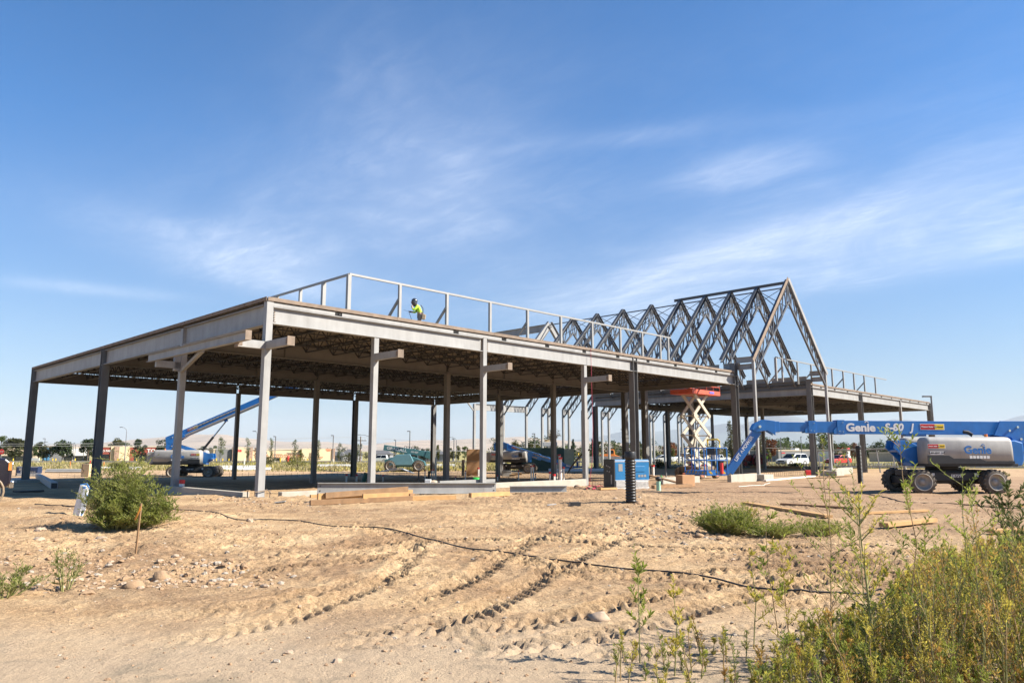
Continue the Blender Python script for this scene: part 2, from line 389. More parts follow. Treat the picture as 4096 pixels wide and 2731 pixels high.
def ground():
    xs=grid_axis(-11,11,.036,-9000,9000,1.09); ys=grid_axis(5,13,.03,-300,14000,1.012)
    nx,ny=len(xs),len(ys)
    X,Y=np.meshgrid(xs,ys); X=X.ravel(); Y=Y.ravel()
    z=tz(X,Y)
    D=np.hypot(X,Y)
    site=1-ss(75,95,Y)
    # lumpy dug-over soil, a smooth dusty haul road along the bottom of the view
    roadness=1-ss(.0,1.3,Y-(7.6+.07*X+.35*np.sin(X*.45))+0*X)
    amp=(.55+.65*ss(-.05,.22,fbm(X*.22+3,Y*.22,3)))*(1-.85*roadness)*site
    rough=.12*fbm(X*.8,Y*.8,3)+.085*fbm(X*2.6+7,Y*2.6,5,2.1,.62)
    cl=fbm(X*7.7,Y*7.7+5,3,2.2,.6); cl2=fbm(X*4.1+31,Y*4.1,3,2.3,.6); rough=rough+.07*np.clip(cl-.05,0,1)*2+.22*np.clip(cl2-.10,0,1)+.10*np.clip(fbm(X*11,Y*11+9,2,2.2,.6)-.12,0,1)
    z=z+rough*amp+site*.05*fbm(X*.13,Y*.13,2)*(1-roadness)
    z=z-.025*roadness
    # rubble heap on the left of the haul road
    hp=np.exp(-((X+4.7)/2.4)**2-((Y-11.3)/1.6)**2); z=z+hp*(.07*np.clip(fbm(X*5,Y*5,3)+.2,0,1))
    for pts,wd_,pitch,st in TRACKS:
        pl=spline([gz(x,y,0) for x,y in pts],.05); P=np.array([(p.x,p.y) for p in pl]); 
        seg=np.hypot(*np.diff(P,axis=0).T); S=np.concatenate([[0],np.cumsum(seg)])
        T=np.gradient(P,axis=0); T/=np.linalg.norm(T,axis=1)[:,None]
        mk=(X>P[:,0].min()-.6)&(X<P[:,0].max()+.6)&(Y>P[:,1].min()-.6)&(Y<P[:,1].max()+.6)
        idx=np.nonzero(mk)[0]
        for c in range(0,len(idx),20000):
            ii=idx[c:c+20000]; dx=X[ii,None]-P[None,:,0]; dy=Y[ii,None]-P[None,:,1]
            d2=dx*dx+dy*dy; k=d2.argmin(1); ar=np.arange(len(ii)); d=np.sqrt(d2[ar,k])
            sg=T[k,0]*dy[ar,k]-T[k,1]*dx[ar,k]; s=S[k]+T[k,0]*dx[ar,k]+T[k,1]*dy[ar,k]
            inn=1-ss(wd_*.42,wd_*.56,d); rim=np.exp(-((d-wd_*.62)/.08)**2)
            end=ss(0,1.0,s)*ss(0,1.0,S[-1]-s); wob=.5+.9*np.clip(fbm(X[ii]*.9+st*9,Y[ii]*.9,2)+.5,0,1)
            side=np.sign(sg); ph=s/pitch+np.abs(sg)/wd_*1.3+.5*(side>0)+.7*fbm(X[ii]*1.3,Y[ii]*1.3,2)
            ph=ph+1.2*(np.abs(sg)/wd_)**2; lug=np.clip((np.sin(2*np.pi*ph)+.4*np.sin(4*np.pi*ph))*1.9,-1,.85)*ss(.015,.05,np.abs(sg))
            z[ii]+=st*end*wob*(inn*(-.020+.044*lug*(.6+1.2*np.clip(fbm(X[ii]*3,Y[ii]*3,2)+.4,0,1)))+rim*.020*(1+2.6*fbm(X[ii]*5,Y[ii]*5,3)))
    me=bpy.data.meshes.new('ground')
    me.vertices.add(nx*ny); co=np.stack([X,Y,z],1).astype(np.float32); me.vertices.foreach_set('co',co.ravel())
    i=np.arange(nx-1)[None,:]+np.arange(ny-1)[:,None]*nx; q=np.stack([i,i+1,i+1+nx,i+nx],-1).reshape(-1,4)
    me.loops.add(q.size); me.loops.foreach_set('vertex_index',q.ravel().astype(np.int32))
    me.polygons.add(len(q)); me.polygons.foreach_set('loop_start',np.arange(0,q.size,4,dtype=np.int32)); me.polygons.foreach_set('loop_total',np.full(len(q),4,dtype=np.int32))
    me.polygons.foreach_set('use_smooth',np.ones(len(q),dtype=bool)); me.update(); me.validate()
    o=bpy.data.objects.new('ground',me); COL.objects.link(o); tag(o,kind='structure')
    # soil material: pale dust, browner disturbed patches, small pebbles; dry grass beyond the site
    m=bpy.data.materials.new('soil'); m.use_nodes=True; nt=m.node_tree; N=nt.nodes; L=nt.links; b=N['Principled BSDF']
    b.inputs['Roughness'].default_value=.95; b.inputs['Specular IOR Level'].default_value=.15
    tc=N.new('ShaderNodeTexCoord'); co_=tc.outputs['Object']
    def nz(sc,det,rough,dist=0):
        n=N.new('ShaderNodeTexNoise'); n.inputs['Scale'].default_value=sc; n.inputs['Detail'].default_value=det; n.inputs['Roughness'].default_value=rough; n.inputs['Distortion'].default_value=dist
        L.new(co_,n.inputs[0]); return n.outputs[0]
    def ramp(src,st):
        c=N.new('ShaderNodeValToRGB'); e=c.color_ramp.elements
        e[0].position,e[0].color=st[0][0],(*st[0][1],1); e[1].position,e[1].color=st[-1][0],(*st[-1][1],1)
        for p,cc in st[1:-1]: k=e.new(p); k.color=(*cc,1)
        L.new(src,c.inputs[0]); return c.outputs[0]
    def mix(f,a,bb):
        x=N.new('ShaderNodeMix'); x.data_type='RGBA'; 
        if isinstance(f,float): x.inputs[0].default_value=f
        else: L.new(f,x.inputs[0])
        for k,v in ((6,a),(7,bb)):
            if isinstance(v,tuple): x.inputs[k].default_value=(*v,1)
            else: L.new(v,x.inputs[k])
        return x.outputs[2]
    def math_(op,a,bb,clamp=False):
        n=N.new('ShaderNodeMath'); n.operation=op; n.use_clamp=clamp
        for k,v in ((0,a),(1,bb)):
            if isinstance(v,(int,float)): n.inputs[k].default_value=v
            else: L.new(v,n.inputs[k])
        return n.outputs[0]
    dust=ramp(nz(.9,8,.65),[(.34,(.40,.262,.142)),(.52,(.50,.345,.196)),(.7,(.54,.395,.235))])
    dark=ramp(nz(2.3,8,.7),[(.3,(.20,.122,.070)),(.7,(.32,.205,.118))])
    pt=ramp(nz(.28,7,.7,.6),[(.44,(0,0,0)),(.62,(.85,.85,.85))])
    soil=mix(pt,dust,dark)
    grit=ramp(nz(26,4,.7),[(.34,(.50,.48,.45)),(.62,(1.15,1.15,1.15))])
    x=N.new('ShaderNodeMix'); x.data_type='RGBA'; x.blend_type='MULTIPLY'; x.inputs[0].default_value=.75; L.new(soil,x.inputs[6]); L.new(grit,x.inputs[7]); soil=x.outputs[2]
    vo=N.new('ShaderNodeTexVoronoi'); vo.inputs['Scale'].default_value=9; vo.inputs['Randomness'].default_value=1; L.new(co_,vo.inputs[0])
    peb=ramp(vo.outputs[0],[(.10,(1,1,1)),(.17,(0,0,0))])
    pm=math_('MULTIPLY',peb,ramp(nz(.7,4,.6),[(.5,(0,0,0)),(.6,(.7,.7,.7))]))
    soil=mix(pm,soil,(.38,.29,.21))
    sp=N.new('ShaderNodeSeparateXYZ'); L.new(co_,sp.inputs[0]); yy=sp.outputs[1]; xx=sp.outputs[0]
    # grey dusty hard-packed haul road nearest the camera
    rd=math_('SUBTRACT',math_('MULTIPLY',math_('SUBTRACT',math_('ADD',math_('MULTIPLY',xx,.07),8.6),yy),.55),math_('MULTIPLY',nz(.8,6,.65),1.2))
    rd=math_('ADD',rd,.55,True)
    roadc=ramp(nz(1.6,8,.7,.8),[(.36,(.31,.25,.175)),(.47,(.43,.325,.22)),(.68,(.48,.37,.25))])
    soil=mix(math_('MULTIPLY',rd,.85),soil,roadc)
    # darker, browner soil further right and along the foundations
    rb=math_('MULTIPLY',math_('SUBTRACT',math_('ADD',math_('MULTIPLY',xx,.10),math_('MULTIPLY',yy,.055)),1.45),.8,True)
    far=ramp(nz(.5,9,.7),[(.35,(.27,.17,.10)),(.55,(.37,.245,.15)),(.72,(.44,.31,.19))])
    fx=N.new('ShaderNodeMix'); fx.data_type='RGBA'; fx.blend_type='MULTIPLY'; fx.inputs[0].default_value=.5; L.new(far,fx.inputs[6]); L.new(grit,fx.inputs[7])
    soil=mix(rb,soil,fx.outputs[2])
    lit=math_('MULTIPLY',math_('SUBTRACT',yy,50),.06,True)
    soil=mix(lit,soil,ramp(nz(.35,9,.7),[(.35,(.37,.245,.14)),(.65,(.47,.33,.20))]))
    grass=ramp(nz(.5,8,.75),[(.32,(.15,.15,.055)),(.5,(.30,.26,.10)),(.66,(.42,.34,.16))])
    gf=math_('ADD',math_('MULTIPLY',math_('SUBTRACT',yy,84),.12),math_('MULTIPLY',math_('SUBTRACT',nz(.12,5,.6),.5),2.5),True)
    soil=mix(gf,soil,grass)
    L.new(soil,b.inputs['Base Color'])
    bp=N.new('ShaderNodeBump'); bp.inputs['Strength'].default_value=.9; bp.inputs['Distance'].default_value=.07
    h=math_('ADD',math_('MULTIPLY',nz(6,9,.72),1.0),math_('MULTIPLY',nz(45,5,.7),.22)); h=math_('ADD',h,math_('MULTIPLY',pm,.35))
    L.new(h,bp.inputs['Height']); L.new(bp.outputs[0],b.inputs['Normal'])
    me.materials.append(m)
    return X.reshape(ny,nx),Y.reshape(ny,nx),z.reshape(ny,nx),xs,ys
_gX,_gY,_gZ,_xs,_ys=ground()
def gh(x,y):
    """height of the finished ground"""
    i=int(np.clip(np.searchsorted(_xs,x)-1,0,len(_xs)-2)); j=int(np.clip(np.searchsorted(_ys,y)-1,0,len(_ys)-2))
    a=(x-_xs[i])/(_xs[i+1]-_xs[i]); b=(y-_ys[j])/(_ys[j+1]-_ys[j])
    return float((_gZ[j,i]*(1-a)+_gZ[j,i+1]*a)*(1-b)+(_gZ[j+1,i]*(1-a)+_gZ[j+1,i+1]*a)*b)
def GG(x,y):
    p=G(x,y); return Vector((p.x,p.y,gh(p.x,p.y)))

# ================================================================ the steel frame
bld=thing('steel_building_frame','unfinished grey steel building frame with flat roofs, rooftop rails and a steep trussed gable','building frame',W(0,0,0))
ZT=7.62; ZB=6.62
def hss(u,v,z0,z1,a=.25,name='column',m=None):
    mb=MB(); mb.bar(W(u,v,z0),W(u,v,z1),a,a,U); mb.bar(W(u,v,z0),W(u,v,z0+.03),a+.18,a+.18,U)
    return mb.build(name,m or STEEL,bld)
def wcol(u,v,z0,z1,d=.42,b=.40,web='U',name='column',caps=()):
    mb=MB(); mb.ib(W(u,v,z0),W(u,v,z1),d,b,.03,.02,U if web=='U' else V)
    for z in caps: mb.bar(W(u,v,z-.012),W(u,v,z+.012),b*.98,d-.07,U if web=='U' else V)
    mb.bar(W(u,v,z0),W(u,v,z0+.03),b+.15,d+.15,U if web=='U' else V)
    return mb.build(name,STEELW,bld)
gb=-.95
# near wing columns
hss(0,0,-.05,7.53,.27)
hss(5.05,0,gb,ZB,.24); hss(11.6,0,gb,7.45,.24); hss(19.6,0,gb,ZB,.24)
wcol(24.5,0,gb,7.5,.42,.4,'U',caps=(7.25,6.63)); wcol(37.6,0,gb,8.25,.45,.42,'U',caps=(7.3,6.55))
hss(0,8.1,gb,7.35,.27); wcol(0,19.3,gb,7.5,.42,.40,'V'); wcol(0,34.6,gb,7.5,.45,.42,'V')
for u,v,k in ((17.1,9.2,'h'),(13.7,19.3,'h'),(15.2,34.6,'h'),(27.1,34.6,'w'),(37.3,35,'w'),(37.3,24.8,'w'),(37.3,9.9,'w'),(37.3,7.9,'w'),(31.6,19.3,'h'),(27.4,9.2,'h')):
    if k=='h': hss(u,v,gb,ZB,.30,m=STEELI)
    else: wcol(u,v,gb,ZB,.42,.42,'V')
def beam(p,q,d=.85,b=.28,name='beam',m=STEEL):
    return MB().ib(p,q,d,b,.028,.02).build(name,m,bld)
zc=7.22-.33       # beam centre
def facade(u0,u1,v,ax='u'):
    P=(lambda a,z,o=0:W(a,v+o,z)) if ax=='u' else (lambda a,z,o=0:W(v+o,a,z))
    return P
fu=[0,11.6,24.5,37.6]
for a,b in zip(fu[:-1],fu[1:]):
    mb=MB(); d=.66; mb.ib(W(a+.14,0,6.96),W(b-.2,0,6.96),.68,.30,.03,.02)
    for s in (a+.16,b-.24):
        for zz in (6.8,6.9,7.0,7.1): mb.cyl(W(s+.08,-.012,zz),W(s+.08,-.05,zz),.03,6,mi=1)
        mb.bar(W(s,-.02,6.72),W(s+.16,-.02,6.72),.012,.02,mi=1)
    mb.build('beam',[STEEL,RUST],bld)
# strip over the beam with gaps for the joist seats, then the edge angle
seats=[3.08+1.642*2*k for k in range(0,10)]; seats=[3.08,9.64,12.93,16.27,19.5,22.75,26.0,29.25,32.0,34.7]
mb=MB(); x=.1
for s in seats+[None]:
    e=(s-.17) if s else 37.3
    mb.bar(W(x,-.05,7.38),W(e,-.05,7.38),.16,.13); 
    if s: x=s+.17
mb.build('bearing_strip',STEEL,bld)
mb=MB()
for s in seats:
    for k in (-.09,-.03,.05,.10): mb.bar(W(s+k,-.10,7.33),W(s+k,-.10,7.46),.03,.02,U)
    mb.bar(W(s-.17,0,7.39),W(s+.17,0,7.39),.04,.12)
mb.build('joist_seat',STEELD,bld)
mb=MB()
k=0.
segs=[-.12,6.1,12.2,18.3,24.4,30.5,37.35]
for a,b in zip(segs[:-1],segs[1:]): mb.bar(W(a,-.16,7.58),W(b-.012,-.16,7.58),.02,.15)
k=0
while k<37.2: mb.bar(W(k,-.12,7.49),W(k+.12,-.12,7.49),.04,.03); k+=.32
mb.build('roof_edge_angle',RUST,bld)
mb=MB()
segs=[-.16,6.1,12.2,18.3,24.4,30.5,34.95]
for a,b in zip(segs[:-1],segs[1:]): mb.bar(W(-.18,a,7.58),W(-.18,b-.012,7.58),.02,.15)
k=.2
while k<34.8: mb.bar(W(-.2,k,7.60),W(-.2,k+.05,7.60),.03,.06); k+=.75
mb.build('roof_edge_angle',RUST,bld)
fv=[0,8.1,19.3,34.6]
for a,b in zip(fv[:-1],fv[1:]): beam(W(0,a+.16,6.98),W(0,b-.24,6.98),.82,.30)
for v,us in ((9.2,[0,17.1,27.4,37.3]),(19.3,[0,13.7,31.6,37.3])):
    for a,b in zip(us[:-1],us[1:]):
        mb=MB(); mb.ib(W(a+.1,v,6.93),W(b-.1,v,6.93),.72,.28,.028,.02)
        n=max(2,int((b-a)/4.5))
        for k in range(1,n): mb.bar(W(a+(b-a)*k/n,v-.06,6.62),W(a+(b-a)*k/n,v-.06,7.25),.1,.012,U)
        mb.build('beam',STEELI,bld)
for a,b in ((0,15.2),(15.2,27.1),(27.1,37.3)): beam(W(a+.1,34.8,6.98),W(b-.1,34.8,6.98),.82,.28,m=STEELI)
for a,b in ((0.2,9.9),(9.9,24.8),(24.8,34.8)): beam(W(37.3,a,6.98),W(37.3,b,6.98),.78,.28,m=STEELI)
# deck: fluted sheet
def deck(u0,u1,v0,v1,z,n):
    mb=MB(); st=(v1-v0)/n; P=[]
    for k in range(n):
        a=v0+k*st; P+=[(a,0),(a+st*.42,0),(a+st*.52,.07),(a+st*.9,.07)]
    P.append((v1,0)); vs=[W(u0,a,z+h) for a,h in P]+[W(u1,a,z+h) for a,h in P]; m_=len(P)
    mb.add(vs,[(i,i+m_,i+1+m_,i+1) for i in range(m_-1)])
    vs=[W(u0,a,z+.105) for a in (v0,v1)]+[W(u1,a,z+.105) for a in (v0,v1)]; mb.add(vs,[(0,1,3,2)],0)
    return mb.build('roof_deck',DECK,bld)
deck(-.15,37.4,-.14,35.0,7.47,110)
def joist_mesh(L,dep,pan):
    mb=MB(); n=max(4,int(round(L/pan))); zb,zt=-dep,0
    mb.bar((0,0,zt-.03),(L,0,zt-.03),.09,.05); mb.bar((.9,0,zb+.025),(L-.9,0,zb+.025),.09,.05)
    xs=[.3+(L-.6)*i/n for i in range(n+1)]
    for i in range(n):
        a,b=(zt-.05,zb+.03) if i%2==0 else (zb+.03,zt-.05)
        mb.bar((xs[i],0,a),(xs[i+1],0,b),.045,.045)
        if i%2==1: mb.bar((xs[i],0,zb+.03),(xs[i],0,zt-.05),.03,.03)
    return mb
def joists(bays,us,dep,zt):
    for v0,v1 in bays:
        first=None
        for u in us:
            if first is None:
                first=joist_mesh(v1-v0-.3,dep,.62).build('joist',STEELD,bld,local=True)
                o=first
            else:
                o=first.copy(); COL.objects.link(o)
            o.parent=bld; o.matrix_basis=frame(W(u,v0+.15,zt)-bld.location,V,-U) @ Matrix.Rotation(R(90),4,'X')
            o.matrix_basis=Matrix.Translation(W(u,v0+.15,zt)-bld.location)@Matrix.Rotation(math.atan2(V.y,V.x),4,'Z')
joists(((0,9.2),(9.2,19.3),(19.3,34.6)),[1.45+1.642*k for k in range(22)],.62,7.46)
mb=MB()
for v in (2.6,6.4,11.6,14.3,17,22.5,26,30):
    for z in (6.9,7.3): mb.bar(W(.3,v,z),W(37,v,z),.05,.05)
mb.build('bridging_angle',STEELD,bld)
# canopy outriggers on the columns
def stub(u,v,d,L,z=5.75,h=.30):
    mb=MB(); D=-V if d=='v' else -U; up=Z
    p=W(u,v,z)+D*.12; q=W(u,v,z)+D*L
    mb.sec(p,q,[(-.11,-h/2),(.11,-h/2),(.11,h/2),(-.11,h/2)],up)
    mb.bar(q,q+D*.03,.30,h+.05,up,mi=1); mb.bar(q-D*.16-Z*.0,q-D*.0,.245,h*.7,up,mi=1)
    return mb.build('outrigger',[STEEL,RUST],bld)
for u in (0,5.05,11.6,19.6): stub(u,0,'v',1.85)
stub(0,0,'u',1.2)
mb=MB(); mb.ib(W(-1.25,-1.0,5.92),W(-1.25,8.9,5.92),.36,.20,.025,.02); mb.bar(W(-1.25,-1.0,5.92),W(-1.25,-1.02,5.92),.24,.36,mi=1)
mb.build('canopy_beam',[STEEL,RUST],bld)
mb=MB(); mb.bar(W(-1.2,8.1,5.62),W(-.1,8.1,5.62),.2,.3); mb.bx(0,0,0,0,0,0) if False else None
mb.bar(W(-.25,8.1,5.35),W(-.25,8.1,6.45),.2,.3,U); mb.bar(W(-1.15,3.2,5.75),W(-.1,7.9,5.35),.14,.14)
mb.build('canopy_bracket',STEEL,bld)
# rooftop rails
def rail(pts,zt,zb,posts,braces,inw):
    mb=MB()
    for a,b in zip(pts[:-1],pts[1:]): mb.bar(W(a[0],a[1],zt),W(b[0],b[1],zt),.10,.09)
    mb.build('top_rail',GALV,bld)
    for k,(u,v) in enumerate(posts):
        MB().bar(W(u,v,zb),W(u,v,zt-.05),.13 if k else .17,.13 if k else .17,U).build('rail_post',GALV,bld)
    for u,v in braces: MB().bar(W(u-.06,v,zt-.75),W(u-.06+inw[0],v+inw[1],zb),.10,.10,U).build('rail_brace',GALV,bld)
RV=1.0
ups=[4.25,7.07,10.0,13.0,15.9,18.75,21.7,24.6,27.05,30.2]
rail([(4.25,RV),(30.5,RV)],9.52,7.5,[(u,RV) for u in ups]+[(29.2,RV)],[(7.07,RV),(10.0,RV),(15.9,RV),(21.7,RV),(27.05,RV)],(0,1.3))
rail([(4.25,RV),(4.25,22)],9.50,7.5,[(4.25,v) for v in (3.1,5.2,7.5,10.5,13.5,16.5,19.5,22)],[],(0,0))
# ---- gabled hall
UL,UR=37.9,51.4; UC=.5*(UL+UR); ZF=8.55; ZA=15.35
def truss_parts(off,extra=0):
    top=MB();bot=MB();web=MB()
    for s in (-1,1):
        f=W(UC+s*(UC-UL),off,ZF); a=W(UC,off,ZA+extra)
        top.ib(f,a,.30,.27,.03,.03,V if False else (a-f).cross(V))
        bf=W(UC+s*(UC-UL-.15),off,ZF-1.15); ba=W(UC,off,ZA-1.55)
        bot.bar(bf,ba,.15,.15,V)
        n=7
        for i in range(n):
            t0=i/n;t1=(i+.5)/n;t2=(i+1)/n
            P=f.lerp(a,t0+.04);Q=bf.lerp(ba,t1);S=f.lerp(a,min(t2+.02,1))
            web.bar(P,Q,.075,.075,V); web.bar(Q,S,.075,.075,V)
    web.bar(W(UC,off,ZA-.1),W(UC,off,ZA-1.55),.07,.07,V)
    # the pieces still waiting for splice plates near the ridge
    for k,(t,w_) in enumerate(((.72,.26),(.60,.20))):
        f=W(UC-(UC-UL-.15),off,ZF-1.15); a=W(UC,off,ZA-1.55); p=f.lerp(a,t); q=f.lerp(a,t+.07); web.bar(p,q,.05,w_,V)
    return top,bot,web
vs=[-1.45,1.17,3.63,6.1,8.65,11.8,15.1,18.3,21.5]
proto=None
for i,v in enumerate(vs):
    if i==0:
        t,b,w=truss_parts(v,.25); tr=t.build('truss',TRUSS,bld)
        for s in (-1,1):  # heavier barge angle on the street face
            MB().bar(W(UC+s*(UC-UL+.25),v-.13,ZF-.2),W(UC+s*.06,v-.13,ZA+.42),.02,.30,V.cross(Vector((0,0,1)))).build('barge_angle',STEEL if s>0 else RUST,tr)
    else:
        if proto is None:
            t,b,w=truss_parts(v); tr=t.build('truss',TRUSS,bld); proto=tr; pv=v
        else:
            tr=proto.copy(); COL.objects.link(tr); tr.parent=bld; tr.location=V*(v-pv)
            for ch in list(proto.children):
                c=ch.copy(); COL.objects.link(c); c.parent=tr
            continue
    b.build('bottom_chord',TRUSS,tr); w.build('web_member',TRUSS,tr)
mb=MB(); mb.ib(W(UC,-1.3,ZA+.1),W(UC,9.3,ZA+.1),.22,.18,.02,.02); mb.bar(W(UC-.2,-1.4,ZA-.35),W(UC-.2,24.5,ZA-.35),.09,.09); mb.build('ridge_beam',TRUSS,bld)
mb=MB()
for a,b in zip(vs[:-1],vs[1:]):
    for s in (-1,1):
        f=lambda t,v:W(UC+s*(UC-UL)*(1-t),v,ZF+(ZA-ZF)*t)
        mb.bar(f(.97,a),f(.66,b),.045,.045); mb.bar(f(.66,a),f(.97,b),.045,.045)
mb.build('rod_bracing',STEELD,bld)
for u in (UL,UR):
    mb=MB(); s=-1 if u==UL else 1
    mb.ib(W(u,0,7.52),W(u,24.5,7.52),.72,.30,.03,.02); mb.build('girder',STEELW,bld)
    mb=MB(); 
    cuts=vs[1:]+[24.5]
    x=.2
    for c in cuts: mb.ib(W(u,x,8.08),W(u,c-.18,8.08),.40,.22,.02,.02); x=c+.18
    mb.build('upper_girder',STEEL,bld)
    mb=MB(); mb.ib(W(u,-.1,8.48),W(u,-1.4,8.48),.42,.2,.02,.02); mb.ib(W(u,-.15,7.95),W(u,-1.35,7.95),.40,.22,.02,.02)
    for zz in (7.82,7.9,7.98,8.06):
        for vv in (-.3,-1.25): mb.cyl(W(u-.02,vv,zz),W(u-.06,vv,zz),.028,6,mi=1)
    mb.build('outrigger',[STEEL,RUST],bld)
    hss(u,-1.45,gb,8.5,.2,'gable_post')
    if s>0: wcol(u,0,gb,8.0,.45,.42,'U',caps=(7.3,6.55))
# solid gable frame at the rear of the trusses and the ridge beam behind it
mb=MB()
for s in (-1,1): mb.ib(W(UC+s*6.4,24.7,8.2),W(UC,24.7,ZA-.2),.75,.3,.03,.02,(W(UC,24.7,ZA)-W(UC+s*6.4,24.7,8.2)).cross(V))
mb.ib(W(UC,24.8,ZA-.55),W(UC,41,ZA-.55),.75,.3,.03,.02); mb.build('solid_gable_frame',STEEL,bld)
# ---- far wing
F0,F1,FD=51.4,86.9,24.
for u,k in ((63.6,'w'),(76,'h'),(86.9,'w')):
    wcol(u,0,gb,7.5,.45,.42,'U',caps=(7.25,6.6)) if k=='w' else hss(u,0,gb,7.4,.26)
for a,b in ((F0,63.6),(63.6,76),(76,F1)): beam(W(a+.2,0,6.96),W(b-.2,0,6.96),.70,.30)
for k in range(0,34): pass
mb=MB(); mb.bar(W(F0+.2,-.05,7.38),W(F1,-.05,7.38),.16,.12); mb.build('bearing_strip',STEEL,bld)
mb=MB(); 
for k in range(11): mb.bar(W(53.5+3.2*k,-.15,7.39),W(53.8+3.2*k,-.15,7.39),.04,.12)
mb.build('joist_seat',STEELD,bld)
mb=MB(); mb.bar(W(F0-.1,-.16,7.57),W(F1+.1,-.16,7.57),.02,.15); mb.build('roof_edge_angle',RUST,bld)
deck(F0-.1,F1+.1,-.12,FD,7.47,70)
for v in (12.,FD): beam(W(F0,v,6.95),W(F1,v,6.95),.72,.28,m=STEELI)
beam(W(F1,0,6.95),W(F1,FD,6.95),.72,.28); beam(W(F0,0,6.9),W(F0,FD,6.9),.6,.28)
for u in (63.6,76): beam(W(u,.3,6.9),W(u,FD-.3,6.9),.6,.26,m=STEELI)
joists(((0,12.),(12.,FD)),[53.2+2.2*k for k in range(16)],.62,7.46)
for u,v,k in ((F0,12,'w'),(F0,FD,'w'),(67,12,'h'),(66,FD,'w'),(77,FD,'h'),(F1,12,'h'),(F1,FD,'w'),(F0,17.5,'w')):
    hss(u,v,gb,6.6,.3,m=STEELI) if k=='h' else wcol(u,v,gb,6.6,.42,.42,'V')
a0=.4; ups=[46.2]
ups=[onU(x,1480,.4)[0] for x in (3104,3129,3190,3245,3327,3371,3413,3454,3497)]
ups=[u for u in ups]
rail([(ups[0],.4),(ups[-1]+3.6,.4)],9.50,7.5,[(u,.4) for u in ups],[(u,.4) for u in ups[1::2]],(0,1.2))
# ---- rear canopy frame beyond the roofs: paired posts with raking trusses
RVV=36.
prs=[(1897,),(2014,),(2105,),(2169,2194),(2253,2276),(2330,2350),(2408,2435),(2600,2613),(2656,2670),(2712,2726),(2770,2784)]
zt_=7.1
pu=[[onU(x,1700,RVV)[0] for x in q] for q in prs]
for q in pu:
    for u in q: 
        mb=MB(); mb.bar(W(u,RVV,gb),W(u,RVV,zt_),.26,.26,U); mb.build('canopy_post',STEEL,bld)
    if len(q)==2: MB().ib(W(q[0],RVV,6.75),W(q[1],RVV,6.75),.6,.2).build('canopy_tie',STEEL,bld)
beam(W(pu[1][0],RVV,6.75),W(pu[2][0],RVV,6.75),.75,.25)
beam(W(pu[0][0],RVV,6.75),W(pu[1][0],RVV,6.75),.75,.25)
mb=MB()
for q in pu[1:]:
    for u in q:
        p=W(u,RVV,zt_); r=W(u,RVV-3.2,zt_+3.4); mb.ib(p,r,.22,.2,.02,.02,U); p2=W(u,RVV,zt_-1.2); r2=W(u,RVV-3.2,zt_+2.3); mb.bar(p2,r2,.12,.12,U)
        for t in (.12,.34,.56,.78):
            mb.bar(p.lerp(r,t),p2.lerp(r2,t+.05),.06,.06,U); mb.bar(p2.lerp(r2,t+.05),p.lerp(r,t+.2),.06,.06,U)
mb.bar(W(pu[1][0],RVV-3.2,zt_+3.5),W(pu[-1][1],RVV-3.2,zt_+3.5),.2,.25)
mb.build('canopy_rafter',TRUSS,bld)
MB().bar(W(pu[0][0]+.0,RVV,6.2),W(pu[0][0]-2.2,RVV,8.3),.14,.14,V).build('knee_brace',STEEL,bld)
# ================================================================ machines
def wheel(par,c,r=.51,w=.42,tm=None,rm=None,lug=18,rot=0.):
    """tyre with chevron lugs and a dished rim; axle along local y"""
    c=Vector(c); tm=tm or TYRE; rm=rm or RIM; s=1 if c.y>0 else -1
    mb=MB(Matrix.Translation(c)@Matrix.Rotation(rot,4,'Z'))
    pr=[(-w/2,r*.60),(-w/2,r*.86),(-w*.42,r*.94),(w*.42,r*.94),(w/2,r*.86),(w/2,r*.60)]
    mb.lathe((0,0,0),(0,1,0),pr,30)
    for i in range(lug):
        a=2*math.pi*i/lug
        for k in (-1,1):
            b=a+(.5*2*math.pi/lug if k>0 else 0)
            p=Vector((math.cos(b)*r*.955,k*w*.50,math.sin(b)*r*.955)); q=Vector((math.cos(b+.16)*r*.965,k*.02,math.sin(b+.16)*r*.965))
            mb.bar(p,q,r*.11,r*.09,(math.cos(b),0,math.sin(b)))
    t=mb.build('wheel',tm,par,local=True)
    mb=MB(Matrix.Translation(c)@Matrix.Rotation(rot,4,'Z'))
    y=s*w/2
    mb.lathe((0,0,0),(0,s,0),[(w*.40,r*.70),(w*.52,r*.68),(w*.52,r*.62),(w*.30,r*.56),(w*.16,r*.50),(w*.12,r*.25),(w*.24,r*.24),(w*.34,r*.17),(w*.36,.001)],28)
    for i in range(8):
        a=2*math.pi*i/8; p=Vector((math.cos(a)*r*.36,s*w*.12,math.sin(a)*r*.36)); mb.cyl(p,p+Vector((0,s*.03,0)),r*.03,6)
    mb.build('rim',rm,t,local=True)
    return t
def plaque(par,M,w,h,m,name='decal',t=.004):
    mb=MB(M); mb.bx(-w/2,w/2,-h/2,h/2,0,t); return mb.build(name,m,par,local=True)
